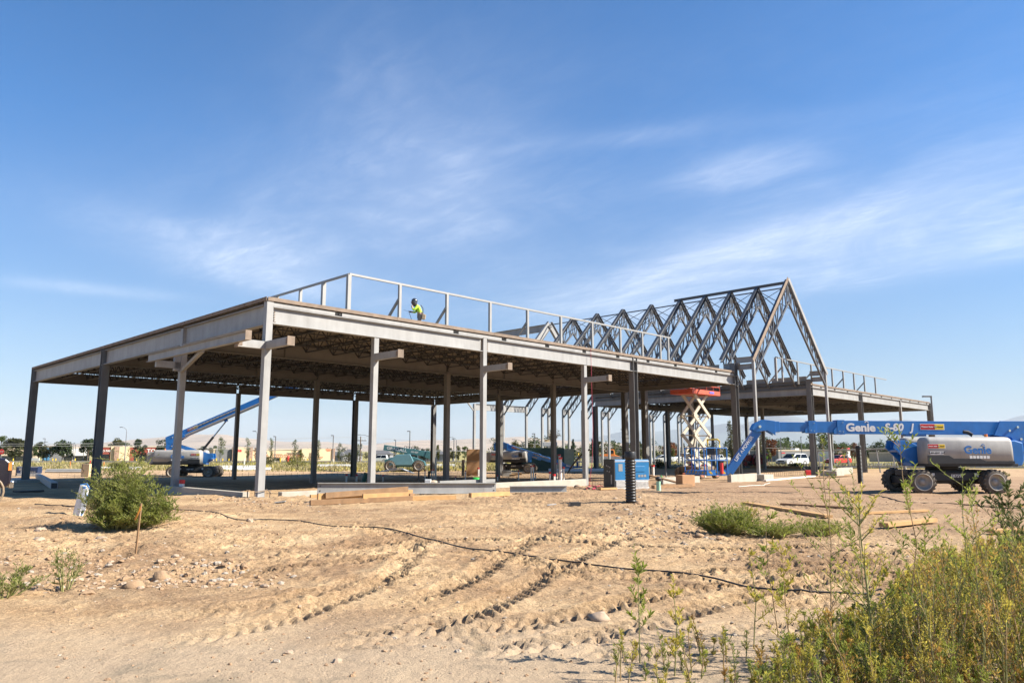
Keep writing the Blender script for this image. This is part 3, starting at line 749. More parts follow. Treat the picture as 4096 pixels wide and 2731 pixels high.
def sweep_hood(x0,x1,y0,y1,z0,z1,r=.22,nose=.28):
    """rounded cowling: stacked rounded outlines shrinking towards the top"""
    mb=MB(); rings=[]; n=10
    prof=[(z0,0),(z0+(z1-z0)*.55,0.0),(z1-r*.9,.015),(z1-r*.45,r*.22),(z1-r*.12,r*.55),(z1,r*1.05)]
    for z,ins in prof:
        a,b,c,d=x0+ins*.8,x1-ins*.8,y0+ins,y1-ins; rr=max(.05,.16-ins*.2); ring=[]
        for cx,cy,st in ((b-rr,d-rr,0),(a+rr,d-rr,90),(a+rr,c+rr,180),(b-rr,c+rr,270)):
            for k in range(4):
                w=R(st+30*k); ring.append((cx+rr*math.cos(w),cy+rr*math.sin(w),z))
        rings.append(ring)
    n=len(rings[0]); vs=[p for r_ in rings for p in r_]; fs=[]
    for i in range(len(rings)-1):
        for j in range(n): fs.append((i*n+j,i*n+(j+1)%n,(i+1)*n+(j+1)%n,(i+1)*n+j))
    fs.append(tuple(range((len(rings)-1)*n,len(rings)*n))); fs.append(tuple(range(n-1,-1,-1)))
    mb.add(vs,fs,0,True); return mb
def boxbeam(mb,p,q,w,h,mi=0,up=(0,0,1)): mb.bar(p,q,w,h,up,mi)
def boom_lift(label,loc,rz,hood=(-2.35,1.25),low=(2.1,1.75),piv=(-2.9,2.72),el=0.,secs=(7.3,8.5,10.0),hs=(.56,.47,.40),jib=(1.45,-1.95),basket=True,brz=0.,texts=None,steer=0.,side=1,deckz=1.15,cwm=None,wl=(1.47,-1.47),arms=True,boomname=True):
    t=thing('boom_lift',label,'boom lift',loc,rz,'boom lifts on the building site')
    # chassis
    mb=MB(); mb.prism([(-1.5,.62),(-1.0,.42),(1.0,.42),(1.5,.62),(1.72,.74),(1.72,.98),(-1.72,.98),(-1.72,.74)],-.52,.52)
    for x in wl: mb.bx(x-.22,x+.22,-1.0,1.0,.40,.70)
    mb.bx(-1.05,1.05,-.80,.80,.55,.90)
    ch=mb.build('chassis',BLACK,t,bevel=.02,local=True)
    for x in wl:
        for y in (-1.05,1.05): wheel(t,(x,y,.51),rot=steer if x>0 else 0.)
    MB().lathe((0,0,.97),(0,0,1),[(0,.001),(0,.62),(.18,.62),(.18,.001)],24).build('slew_ring',BLACK,t,local=True)
    x0,x1=hood
    mb=MB(); mb.bx(x0+.1,x1+.2,-.34,.34,deckz,deckz+.45); mb.bx(x0-.15,x1,-1.12,1.12,deckz-.02,deckz+.10,1)
    mb.prism([(x1-.1,deckz),(x1-.1,deckz+.85),(low[0]-.35,low[1]+.42),(low[0]+.12,low[1]+.42),(low[0]+.2,low[1]+.1),(low[0]-.35,deckz+.15)],-.36,-.30)
    mb.prism([(x1-.1,deckz),(x1-.1,deckz+.85),(low[0]-.35,low[1]+.42),(low[0]+.12,low[1]+.42),(low[0]+.2,low[1]+.1),(low[0]-.35,deckz+.15)],.30,.36)
    mb.build('turret_frame',[BLUE,BLACK],t,bevel=.015,local=True)
    mb=MB(); mb.prism([(x0-.5,deckz+.0),(x0-.62,deckz+.25),(x0-.62,deckz+.95),(x0-.3,deckz+1.05),(x0-.02,deckz+1.05),(x0-.02,deckz)],-.85,.85); mb  .build('counterweight',cwm or GREY,t,bevel=.05,local=True)
    for s in (-1,1):
        h=sweep_hood(x0,x1,.38,1.20,deckz+.10,deckz+1.18); 
        if s<0: h.v=[(x,-y,z) for x,y,z in h.v]; h.f=[f[::-1] for f in h.f]
        ho=h.build('hood',GREY,t,local=True)
        b=MB(); y=s*1.2
        b.prism([(x0+.04,deckz+.09),(x0+.04,deckz+.20),(x0+1.2,deckz+.20),(x0+1.45,deckz+.30),(x1-1.1,deckz+.30),(x1-.9,deckz+.42),(x1-.03,deckz+.42),(x1-.03,deckz+.09)],y-.01*s,y+.008*s)
        b.build('hood_skirt',BLACK,ho,local=True)
        if texts is not None and s==side:
            fx=Vector((-s,0,0)); o=lambda x,z:Vector((x,s*1.2+s*.004,z))
            Mx=lambda x,z:frame(o(x,z),fx,(0,0,1))
            text(texts[0],.44,ho,Mx(x0+(x1-x0)*texts[1],deckz+.64),BLUE,off=.012,sx=1.05)
            cx=x0+(x1-x0)*texts[1]-fx.x*-1*0; 
            mb=MB(Mx(x0+(x1-x0)*texts[1]+fx.x*.235,deckz+.86)); mb.bar((-.07,-.03,.0),(0,.025,.0),.006,.03,(0,1,0)); mb.bar((0,.025,.0),(.07,-.03,.0),.006,.03,(0,1,0)); mb.build('caret_mark',BLUE,ho,local=True)
            wx=x0+(x1-x0)*(texts[1]-.02); mb=MB(Mx(wx,deckz+.36)); 
            for k in range(6): mb.bx(-.42+.14*k,-.31+.14*k,-.055,.055,0,.004)
            mb.build('warning_label',WHITE,ho,local=True)
            rx=x1-.42 if texts[2]=='f' else x0+.5
            rental(ho,Mx,rx,deckz+.80,.72)
            plaque(ho,Mx(rx,deckz+.53),.56,.12,WHITE); text('1-800-RENT CAT',.088,ho,Mx(rx,deckz+.53)@Matrix.Translation((0,0,.006)),BLACK,off=.004)
            mb=MB(Mx(x0+(x1-x0)*(.16 if texts[2]=='f' else .84),deckz+.72))
            if texts[2]=='r':
                mb.bx(-.2,.2,-.18,.24,0,.01); mb.build('control_panel',BLACK,ho,local=True)
    if texts is not None:
        Mc=lambda x,z:frame(Vector((x,side*.805,z)),(-side,0,0),(0,0,1))
        text(texts[3],.17,ch,Mc(-.15,.74),WHITE,off=.003)
        for px_ in (.85,-.95): plaque(ch,Mc(px_,.78),.15,.15,WHITE)
    # beacon, exhaust
    MB().cyl((x0+.75,side*.62,deckz+1.15),(x0+.75,side*.62,deckz+1.30),.06,12).build('beacon',ORANGE,t,local=True)
    MB().tube([(x0+1.3,side*.55,deckz+1.1),(x0+1.3,side*.55,deckz+1.28),(x0+1.42,side*.5,deckz+1.38),(x0+1.58,side*.45,deckz+1.40)],.08,10).build('exhaust_pipe',BLACK,t,local=True)
    # riser arms, pivot plate
    L=Vector((low[0],0,low[1])); P=Vector((piv[0],0,piv[1]))
    bdir=Vector((math.cos(el),0,math.sin(el))); bup=Vector((-math.sin(el),0,math.cos(el)))
    if arms:
        mb=MB()
        for y in (-.30,.30):
            mb.bar(L+Vector((0,y,.15)),P+Vector((0,y,-.38)),.08,.24); mb.bar(L+Vector((-.25,y,-.12)),P+Vector((-.35,y*.8,-.62)),.07,.18)
        for k in (L,P-Vector((.1,0,.4))): mb.cyl(k+Vector((0,-.40,0)),k+Vector((0,.40,0)),.07,10)
        mb.build('riser_arm',BLUE,t,bevel=.012,local=True)
    mb=MB()
    for y in (-.40,.34):
        k=[P-bdir*.35+bup*.30,P+bdir*.9+bup*.30,P+bdir*1.2-bup*.30,P+bdir*.5-bup*.38,Vector((P.x+.15,0,P.z-.95)),Vector((P.x-.4,0,P.z-1.0)),P-bdir*.5-bup*.3]
        n=len(k); mb.add([q+Vector((0,y,0)) for q in k]+[q+Vector((0,y+.06,0)) for q in k],[tuple(range(n)),tuple(range(2*n-1,n-1,-1))]+[(i,i+n,(i+1)%n+n,(i+1)%n) for i in range(n)])
    for dx,dz in ((.2,.05),(.55,-.1),(-.1,-.6),(.1,-.45)):
        q=P+bdir*dx+bup*dz; mb.cyl(q+Vector((0,-.44,0)),q+Vector((0,.44,0)),.05,8,mi=1)
    mb.build('pivot_plate',[BLUE,CHROME],t,bevel=.01,local=True)
    # telescopic boom
    q0=P; bo=None
    for i,(e,hh) in enumerate(zip(secs,hs)):
        q1=P+bdir*e; mb=MB(); mb.bar(q0-(bdir*.25 if i else bdir*0),q1,hh*.72,hh,bup)
        if i<len(secs)-1:
            mb.bar(q1-bdir*.28,q1+bdir*.04,hh*.72+.05,hh+.05,bup)
            k=q1+bdir*.04; 
            for y in (-1,1):
                o=Vector((0,y*hh*.37,0)); mb.add([k+o+bup*hh*.1-bdir*.02,k+o+bdir*.16-bup*hh*.22,k+o+bdir*.16-bup*hh*.52,k+o-bup*hh*.52-bdir*.3,k+o-bdir*.3+bup*hh*.1]+[k+o*1.06+bup*hh*.1-bdir*.02,k+o*1.06+bdir*.16-bup*hh*.22,k+o*1.06+bdir*.16-bup*hh*.52,k+o*1.06-bup*hh*.52-bdir*.3,k+o*1.06-bdir*.3+bup*hh*.1],[(0,1,2,3,4),(9,8,7,6,5)]+[(a,a+5,(a+1)%5+5,(a+1)%5) for a in range(5)])
                for a_,b_ in ((-.2,.35),(-.2,-.35),(-.05,-.3)):
                    z=q1+bdir*a_+bup*hh*b_+Vector((0,y*(hh*.36+.025),0)); mb.cyl(z,z+Vector((0,y*.015,0)),.018,6,mi=1)
        else: mb.bar(q1-bdir*.25,q1,hh*.72+.03,hh+.05,bup)
        o=mb.build('boom_section',[BLUE,CHROME],t,bevel=.012,local=True); bo=bo or o; q0=q1
    s=side
    if boomname:
        w=hs[0]*.36+.006
        Mb=lambda d,z:frame(P+bdir*d+bup*z+Vector((0,s*w,0)),-bdir if s>0 else bdir,bup)
        e=secs[0]
        text('Genie',.46,bo,Mb(e-.95,-.02),WHITE,off=.018,sx=1.12)
        mb=MB(Mb(e-1.22,.235)); mb.bar((-.08,-.035,0),(0,.03,0),.006,.028,(0,1,0)); mb.bar((0,.03,0),(.08,-.035,0),.006,.028,(0,1,0)); mb.build('caret_mark',WHITE,bo,local=True)
        text('S-80',.42,bo,Mb(e-2.35,0),WHITE,off=.018,shear=.18,sx=1.05); text('J',.42,bo,Mb(e-3.12,0),WHITE,off=.014,shear=.2)
        rental(bo,lambda d,z:Mb(d,z),e-3.98,.04,1.02)
    else:
        mb=MB()
        for y in (-1,1):
            for k in range(14):
                a=P+bdir*(1.6+.30*k)+bup*.12+Vector((0,y*(hs[0]*.36+.03),0)); mb.bar(a,a+bdir*.24,.05,.10,bup)
            mb.bar(P+bdir*.8-bup*.2+Vector((0,y*(hs[0]*.36+.02),0)),P+bdir*(secs[0]-.2)-bup*.2+Vector((0,y*(hs[0]*.36+.02),0)),.04,.12,bup)
        mb.build('cable_track',RIM,bo,local=True)
        if texts: 
            Mb=lambda d,z:frame(P+bdir*d+bup*z+Vector((0,s*(hs[0]*.36+.006),0)),-bdir if s>0 else bdir,bup); rental(bo,Mb,1.9,.1,.9)
    # lift cylinder
    if el>.1:
        a=Vector((low[0]-1.1,0,low[1]+.35)); b=P+bdir*4.6-bup*.42; m_=a.lerp(b,.52)
        MB().cyl(a,m_,.10,12).cyl(b+bup*.35,b-bup*.05,.16,8,mi=2).cyl(m_,b,.06,10,mi=1).build('lift_cylinder',[BLACK,CHROME,BLUE],t,local=True)
    else:
        a=P+bdir*3.9-bup*.28; MB().bar(a,a+bdir*.9,.3,.16).build('cylinder_bracket',BLUE,t,bevel=.02,local=True)
    # knuckle, jib and platform
    K=P+bdir*secs[-1]
    mb=MB()
    for y in (-.2,.15):
        k=[K+bdir*-.05+bup*.24,K+bdir*.42+bup*.30,K+bdir*.82+bup*.12,K+bdir*.95-bup*.12,K+bdir*.75-bup*.22,K+bdir*.3-bup*.16,K+bdir*-.05-bup*.36]
        n=len(k); mb.add([q+Vector((0,y,0)) for q in k]+[q+Vector((0,y+.05,0)) for q in k],[tuple(range(n)),tuple(range(2*n-1,n-1,-1))]+[(i,i+n,(i+1)%n+n,(i+1)%n) for i in range(n)])
    mb.cyl(K+bdir*.62+Vector((0,-.26,0)),K+bdir*.62+Vector((0,.26,0)),.06,12,mi=1); mb.build('boom_knuckle',[BLUE,CHROME],t,bevel=.01,local=True)
    if jib:
        J0=K+bdir*.62; J1=J0+Vector((jib[0],0,jib[1])); jd=(J1-J0).normalized(); ju=Vector((0,1,0)).cross(jd)
        mb=MB(); mb.bar(J0,J1,.24,.20,ju); mb.bar(J0+jd*.15-ju*-.17,J1-jd*.1-ju*-.17,.20,.15,ju)
        jo=mb.build('jib',[BLUE,BLACK],t,bevel=.012,local=True)
        fx=jd if False else -jd
        text('LIFT',.20,jo,frame(J0+jd*(1.62)+Vector((0,s*.124,0)),fx if s>0 else jd,ju if s<0 else -ju) if False else frame(J0+jd*1.60+Vector((0,s*.124,0)),-jd,Vector((0,s,0)).cross(-jd)),WHITE,off=.006)
        text('POWER',.20,jo,frame(J0+jd*.86+Vector((0,s*.124,0)),-jd,Vector((0,s,0)).cross(-jd)),WHITE,off=.006)
        mm=frame(J0+jd*1.30+Vector((0,s*.124,0)),-jd,Vector((0,s,0)).cross(-jd)); mb=MB(mm); mb.bar((-.05,-.05,0),(0,.06,0),.006,.03,(0,1,0)); mb.bar((0,.06,0),(.05,-.05,0),.006,.03,(0,1,0)); mb.build('caret_mark',WHITE,jo,local=True)
        # platform
        Bm=Matrix.Translation(J1+Vector((.35,0,-.05)))@Matrix.Rotation(brz,4,'Z')
        hx,hy=.46,.95; xo=.55
        mb=MB(Bm); mb.bar((-.4,0,.08),(xo,0,.08),.35,.22); mb.bx(xo-hx,xo+hx,-hy,hy,0,.05); mb.bx(xo-hx,xo+hx,-hy,-hy+.02,.05,.17); mb.bx(xo-hx,xo+hx,hy-.02,hy,.05,.17); mb.bx(xo-hx,xo-hx+.02,-hy+.02,hy-.02,.05,.17); mb.bx(xo+hx-.02,xo+hx,-hy+.02,hy-.02,.05,.17)
        pf=mb.build('platform',BLUE,t,local=True)
        mb=MB(Bm)
        for x in (xo-hx,xo+hx):
            for y in (-hy,-hy/3,hy/3,hy): mb.cyl((x,y,.05),(x,y,1.1),.024,6)
            for z in (.6,1.1): mb.cyl((x,-hy,z),(x,hy,z),.024,6)
        for y in (-hy,hy):
            mb.cyl((xo,y,.05),(xo,y,1.1),.024,6)
            for z in (.6,1.1): mb.cyl((xo-hx,y,z),(xo+hx,y,z),.024,6)
        mb.build('guard_rail',BLUE,pf,local=True)
        mb=MB(Bm)
        for k in range(7):
            y=-hy+.04+.28*k
            for x in (xo-hx-.004,xo+hx+.004): mb.add([(x,y,.055),(x,y+.11,.055),(x,y+.2,.165),(x,y+.09,.165)],[(0,1,2,3),(3,2,1,0)])
        for k in range(3):
            x=xo-hx+.06+.3*k
            for y in (-hy-.004,hy+.004): mb.add([(x,y,.055),(x+.11,y,.055),(x+.2,y,.165),(x+.09,y,.165)],[(0,1,2,3),(3,2,1,0)])
        mb.build('hazard_stripes',YELLOW,pf,local=True)
        mb=MB(Bm); mb.bx(xo-hx-.02,xo-hx+.24,-.35,.35,.82,1.14); mb.bx(xo-hx+.03,xo-hx+.2,.4,.75,.1,.6); mb.build('control_box',BLACK,pf,bevel=.02,local=True)
        mb=MB(Bm); mb.tube([(xo-hx+.05,-.5,1.12),(xo-hx+.05,-.5,1.38),(xo-hx+.1,-.42,1.46),(xo-hx+.1,.42,1.46),(xo-hx+.05,.5,1.38),(xo-hx+.05,.5,1.12)],.035,8); mb.build('bumper_bar',YELLOW,pf,local=True)
        mb=MB(Bm); mb.bx(xo-hx-.05,xo-hx-.02,-.30,-.02,.6,1.1); mb.build('document_box',WHITE,pf,local=True)
        MB(Bm).cyl((xo-.2,.95,.06),(xo-.2,.95,.5),.07,10).build('fire_extinguisher',RED,pf,local=True)
    return t
def rental(par,Mx,x,z,w):
    """red and yellow rental plate with its lettering"""
    h=w*.25
    M=Mx(x,z); plaque(par,M,w,h,WHITE); 
    T=lambda a,b,c:M@Matrix.Translation((a,b,c))
    MB(T(-w*.19,0,.004)).bx(-w*.295,w*.295,-h*.44,h*.44,0,.003).build('decal',mat('decal_red',(.45,.02,.02),.4),par,local=True)
    MB(T(w*.29,0,.004)).bx(-w*.19,w*.19,-h*.44,h*.44,0,.003).build('decal',YELLOW,par,local=True)
    text('Western States',w*.078,par,T(-w*.21,0,.009),WHITE,off=.002); text('Rental',w*.088,par,T(w*.335,0,.009),BLACK,off=.002)
    MB(T(w*.13,0,.007)).bar((-w*.055,0,0),(w*.055,0,0),w*.075,.004).build('decal',BLACK,par,local=True); text('CAT',w*.055,par,T(w*.13,0,.012),WHITE,off=.002)
p=G(3812,1968)
boom_lift('nearest blue and grey boom lift, its long boom lowered level and basket near the ground',(18.15,31.4,float(tz(18,31.4))-.02),math.pi,
  low=(1.95,1.78),piv=(-3.3,2.70),el=R(.4),secs=(7.65,8.85,10.35),basket=True,brz=R(14),texts=('Genie',.42,'f','E87597'),side=1,steer=R(-8),cwm=BLUE)
lz=float(tz(-30,70))-.15
LL=boom_lift('boom lift with raised telescopic boom standing behind the left end of the open frame',(-29.9,70.2,lz),R(4),hood=(-3.1,.75),low=(1.35,1.62),piv=(-2.05,3.25),el=R(24.5),secs=(8.2,11.0,11.6),hs=(.62,.50,.42),jib=None,texts=('Genie',.52,'f','H51187'),side=-1,boomname=False); LL.scale=(1.12,)*3
p=G(2075,1893)
boom_lift('boom lift beside a brown crate with its boom angled down towards a green container',(p.x-.2,p.y+1.2,float(tz(p.x,p.y))),R(-14),hood=(-2.6,1.3),low=(1.7,1.75),piv=(-1.9,3.05),el=R(-17),secs=(4.6,5.6,6.4),hs=(.52,.44,.38),jib=(1.2,-.35),brz=R(20),texts=('Genie',.74,'r','ES3853'),side=-1,boomname=False)

# ---- scissor lift under the hall
def scissor_lift(loc,rz):
    t=thing('scissor_lift','tall tan scissor lift raising an orange railed platform inside the hall','scissor lift',loc,rz)
    TAN=mat('tan_paint',(.44,.40,.32),.5,0,.08,3,dirt=(.33,.26,.17)); OR=mat('faded_orange',(.50,.085,.045),.55,0,.12,3,dirt=(.45,.16,.10))
    MB().bx(-1.3,1.3,-.8,.8,.45,.95).bx(-.9,.9,-1.0,-.8,.4,.9).bx(-.9,.9,.8,1.0,.4,.9).build('chassis',mat('chassis_brown',(.16,.12,.08),.8,0,.2,3),t,bevel=.03,local=True)
    for x in (-1.15,1.15):
        for y in (-.95,.95): wheel(t,(x,y,.44),.44,.36,mat('muddy_tyre',(.16,.11,.07),.9,0,.25,5),mat('orange_rim',(.4,.14,.07),.7))
    mb=MB()
    for y in (-.3,.3):
        mb.cyl((-1.38,y,.3),(-1.38,y,1.25),.03,6)
    for z in (.4,.7,1.0,1.25): mb.cyl((-1.38,-.3,z),(-1.38,.3,z),.025,6)
    mb.build('ladder',OR,t,local=True)
    zs=[.95,1.85,3.40,4.95,6.61]; sp=[1.0,1.15,1.15,1.15,.95]
    for i in range(4):
        for y in (-.55,.55):
            for k in (1,-1):
                yy=y+.04*k; mb=MB(); a=Vector((-k*sp[i],yy,zs[i]));b=Vector((k*sp[i+1],yy,zs[i+1])); mb.bar(a,b,.08,.27,(b-a).cross(Vector((0,1,0))))
                mb.cyl(a+Vector((0,-.06,0)),a+Vector((0,.06,0)),.15,10); mb.cyl(b+Vector((0,-.06,0)),b+Vector((0,.06,0)),.15,10); mb.build('scissor_arm',TAN,t,local=True)
        mb=MB()
        for k in (1,-1): mb.cyl((k*sp[i+1],-.6,zs[i+1]),(k*sp[i+1],.6,zs[i+1]),.045,8)
        mb.build('cross_tube',TAN,t,local=True)
    MB().cyl((-.4,0,2.5),(.1,0,3.7),.10,10).cyl((.1,0,3.7),(.42,0,4.4),.06,10,mi=1).build('lift_cylinder',[TAN,CHROME],t,local=True)
    mb=MB(); mb.bx(-2.0,2.3,-1.0,1.0,6.65,6.69); mb.bx(-2.0,2.3,-1.0,-.96,6.69,6.99); mb.bx(-2.0,2.3,.96,1.0,6.69,6.99); mb.bx(-2.04,-2.0,-1.0,1.0,6.65,6.99); mb.bx(2.3,2.34,-1.0,1.0,6.65,6.99)
    pf=mb.build('platform',OR,t,local=True)
    mb=MB()
    for x in (-2.0,-.9,.2,1.25,2.3):
        for y in (-.98,.98): mb.cyl((x,y,6.93),(x,y,7.68),.03,6)
    for z in (7.33,7.68):
        for y in (-.98,.98): mb.cyl((-2,y,z),(2.3,y,z),.028,6)
        for x in (-2.0,2.3): mb.cyl((x,-.98,z),(x,.98,z),.028,6)
    mb.build('guard_rail',OR,pf,local=True)
    MB().bx(.6,1.3,-1.03,-1.0,6.75,6.91).build('decal',mat('blue_decal',(.12,.12,.5),.5),pf,local=True)
    return t
sx=(2760-2048)/2930*59.; s=scissor_lift((sx+.5,59.5,float(tz(sx,59))),R(45.6))
bk=MB(); bk.lathe((0,0,0),(0,0,1),[(0,.001),(0,.14),(.38,.17),(.38,.15),(.05,.13)],14)
b_=bk.build('bucket',mat('dark_green',(.02,.14,.05),.5),None); b_.location=Vector((sx+.5,59.5,float(tz(sx,59))+6.70))+Vector((-.75,-1.2,0)); tag(b_,'dark green bucket standing on the raised orange platform','bucket')

# ---- telehandler
def telehandler(loc,rz):
    t=thing('telehandler','teal telescopic handler with long slanting boom parked behind white boards','telehandler',loc,rz)
    TEAL=mat('teal_paint',(.06,.17,.185),.5,0,.1,2.5,dirt=(.14,.19,.18)); LT=mat('pale_teal',(.12,.26,.31),.5,0,.08,3)
    MB().prism([(-2.3,.6),(-2.3,1.35),(-1.6,1.6),(-.6,1.75),(.9,1.7),(2.2,1.2),(2.4,.7),(1.6,.55),(-1.5,.55)],-.75,.75).build('chassis',TEAL,t,bevel=.04,local=True)
    MB().prism([(-1.7,.75),(-1.75,1.3),(-.9,1.95),(.6,2.0),(1.0,1.2),(.8,.75)],-1.15,-.76).build('engine_cover',LT,t,bevel=.06,local=True)
    c=MB(); c.prism([(-.2,1.3),(-.2,2.45),(.1,2.6),(1.0,2.6),(1.3,1.9),(1.3,1.3)],.2,1.05); c.build('cab',TEAL,t,bevel=.03,local=True)
    MB().prism([(0,1.7),(0,2.35),(.15,2.48),(.9,2.48),(1.1,1.9),(1.1,1.7)],.17,1.08).build('cab_window',GLASS,t,local=True)
    for x in (-1.65,1.55):
        for y in (-.95,.95): wheel(t,(x,y,.66),.66,.46,lug=16)
    MB().bar((-2.5,0,2.75),(2.4,0,2.0),.40,.62,(0,0,1)).bar((2.3,0,2.0),(3.1,0,1.75),.5,.8).build('boom',TEAL,t,bevel=.03,local=True)
    bd=Vector((4.9,0,-.75)).normalized(); bu=Vector((-bd.z,0,bd.x)) if bd.x>0 else None; bu=Vector((.151,0,.9885))
    text('GRADALL',.46,t,frame(Vector((-1.0,-.206,2.52)),bd,bu),WHITE,off=.012,sx=1.15); text('G6-42P',.27,t,frame(Vector((1.0,-.206,2.21)),bd,bu),WHITE,shear=.2,off=.004)
    mb=MB(); mb.bar((3.1,0,1.75),(3.5,0,.8),.4,.3); mb.bx(3.45,3.55,-.6,.6,.3,1.3)
    for y in (-.4,.4): mb.bx(3.5,4.7,y-.06,y+.06,.28,.34)
    mb.build('fork_carriage',BLACK,t,local=True)
    mb=MB()
    for k in range(9): mb.tube([(-.2+.28*k,.05,2.72-.043*k),(-.1+.28*k,.05,2.9-.043*k),(.05+.28*k,.05,2.9-.043*k),(.12+.28*k,.05,2.68-.043*k)],.03,6)
    mb.build('hydraulic_hose',BLACK,t,local=True)
    return t
p=G(1600,1888); telehandler((p.x+.3,p.y+2,float(tz(p.x,p.y))),R(3))

# ---- road vehicles
def car(label,loc,rz,paint,kind,cat,L=4.7,Wd=1.85,H=1.7,zs=1.,ro=.95):
    t=thing(cat.replace(' ','_') if cat!='car' else 'parked_car',label,cat,loc,rz); h=L/2; w=Wd/2
    g=.32
    if kind=='suv':
        low=[(-h,.45),(-h,.95),(-h+.1,1.05),(h-1.45,1.08),(h-.25,.92),(h,.75),(h,.42),(h-.15,.3),(-h+.1,.3)]
        cab=[(-h+.08,1.02),(-h+.35,H-.05),(-h+.9,H),(h-2.3,H),(h-1.25,1.04)]; wx=(-h+.95,h-.9); r=.37
    elif kind=='sedan':
        low=[(-h,.45),(-h+.02,.9),(-h+.15,.98),(h-1.4,.95),(h-.3,.8),(h,.62),(h,.38),(h-.15,.25),(-h+.1,.25)]
        cab=[(-h+.25,.93),(-h+1.0,H-.08),(-h+1.6,H),(h-2.2,H-.02),(h-1.2,.92)]; wx=(-h+.85,h-.88); r=.33
    else:
        low=[(-h,.5),(-h,1.05),(-h+.05,1.12),(h-1.6,1.15),(h-.2,1.08),(h,.95),(h,.5),(h-.15,.4),(-h+.1,.4)]
        cab=[(h-3.75,1.1),(h-3.55,H),(h-2.4,H),(h-1.55,1.12)]; wx=(-h+1.15,h-ro); r=.42
    H*=zs; r*=min(zs,1.08); low=[(x,z*zs) for x,z in low]; cab=[(x,z*zs) for x,z in cab]
    mb=MB(); mb.prism(low,-w,w); mb.prism([(x,z) for x,z in cab],-w+.0,w-.0)
    for i,v in enumerate(mb.v):
        if v[2]>1.25*zs: mb.v[i]=(v[0],v[1]*.80,v[2])
    if kind=='pickup': pass
    b=mb.build('body',paint,t,bevel=.06,local=True)
    for s in (-1,1):
        zt=H-.10; x=[p_[0] for p_ in cab]; 
        f=lambda z:1-.20*np.clip((z-1.1*zs)/(H-1.1*zs),0,1)
        zb=(1.12 if kind!='sedan' else 1.0)*zs
        a0=cab[0][0]+.18; a1=cab[-1][0]-.12; b0=cab[1][0]+.12; b1=cab[-2][0]-.05; m0=(a0+a1)/2
        mb=MB()
        for (p0,p1,q0,q1) in ((a0,m0-.05,b0,(b0+b1)/2-.05),(m0+.05,a1,(b0+b1)/2+.05,b1)):
            mb.add([(p0,s*(w*.995*f(zb)+.006),zb),(p1,s*(w*.995*f(zb)+.006),zb),(q1,s*(w*f(zt)+.012),zt),(q0,s*(w*f(zt)+.012),zt)],[(0,1,2,3),(3,2,1,0)])
        mb.build('side_window',GLASS,t,local=True)
    c0=cab[-1];c1=cab[-2]; d=Vector((c1[0]-c0[0],0,c1[1]-c0[1])); nrm=Vector((-d.z,0,d.x)).normalized(); nrm=nrm if nrm.x>0 else -nrm
    A=Vector((c0[0],0,c0[1]))+d*.1+nrm*.025; B=Vector((c1[0],0,c1[1]))-d*.08+nrm*.025
    MB().add([A+Vector((0,-w*.90,0)),A+Vector((0,w*.90,0)),B+Vector((0,w*.74,0)),B+Vector((0,-w*.74,0))],[(0,1,2,3),(3,2,1,0)]).build('windshield',GLASS,t,local=True)
    MB().bx(h-.03,h+.03,-w*.55,w*.55,.62*zs if kind!='pickup' else .7*zs,.80*zs if kind!='pickup' else .98*zs).build('grille',BLACK,t,local=True)
    for s in (-1,1): MB().bx(h-.16,h+.02,s*w*.78-.17,s*w*.78+.17,.66*zs if kind!='pickup' else .8*zs,.82*zs if kind!='pickup' else .98*zs).build('headlight',CHROME,t,bevel=.02,local=True)
    MB().bx(h-.05,h+.09,-w*.95,w*.95,.40*zs,.56*zs).build('bumper',GREY if kind=='suv' else (CHROME if kind=='pickup' else paint),t,bevel=.03,local=True)
    for x in wx:
        for s in (-1,1):
            wheel(t,(x,s*(w-.10),r),r,.24,lug=0)
            MB().lathe((x,s*(w-.005),r),(0,s,0),[(0,r*1.18),(.012,r*1.18),(.012,r*1.04),(0,r*1.04)],20).build('wheel_arch',BLACK if kind!='pickup' else mat('tan_trim',(.22,.16,.10),.5),t,local=True)
    for s in (-1,1): MB().bx(cab[-1][0]-.35,cab[-1][0]-.2,s*(w+.12)-.09,s*(w+.12)+.09,1.08*zs,1.22*zs).build('mirror',BLACK,t,bevel=.03,local=True)
    return t
CW=mat('white_car_paint',(.72,.72,.70),.25,0,.02,2,coat=.6); CR=mat('red_car_paint',(.60,.05,.03),.25,0,.03,2,coat=.6); CP=mat('dark_purple_paint',(.006,.005,.013),.22,0,.1,2,coat=.8)
p=G(3170,1864); car('white sport utility vehicle parked on the asphalt, nose turned to the left',(p.x+.6,p.y+1.5,p.z),R(212),CW,'suv','car',4.9,1.9,1.75)
p=G(3370,1857); car('bright red small sedan parked behind a leaning steel rail frame',(p.x,p.y+1.5,p.z),R(208),CR,'sedan','car',4.4,1.75,1.48)
p=G(2725,1852); car('white pickup truck seen through the tan scissor arms, facing left',(p.x+1,p.y+2,p.z),R(200),CW,'pickup','pickup truck',5.6,1.95,1.85)
p=G(2880,1846); car('white pickup truck half hidden behind the blue lift basket',(p.x,p.y+1,p.z),R(190),CW,'pickup','pickup truck',5.6,1.95,1.9)
p=G(2658,1853); car('small white car parked left of the scissor lift, mostly hidden by posts',(p.x+.3,p.y+4,p.z),R(185),CW,'sedan','car',4.4,1.75,1.48)
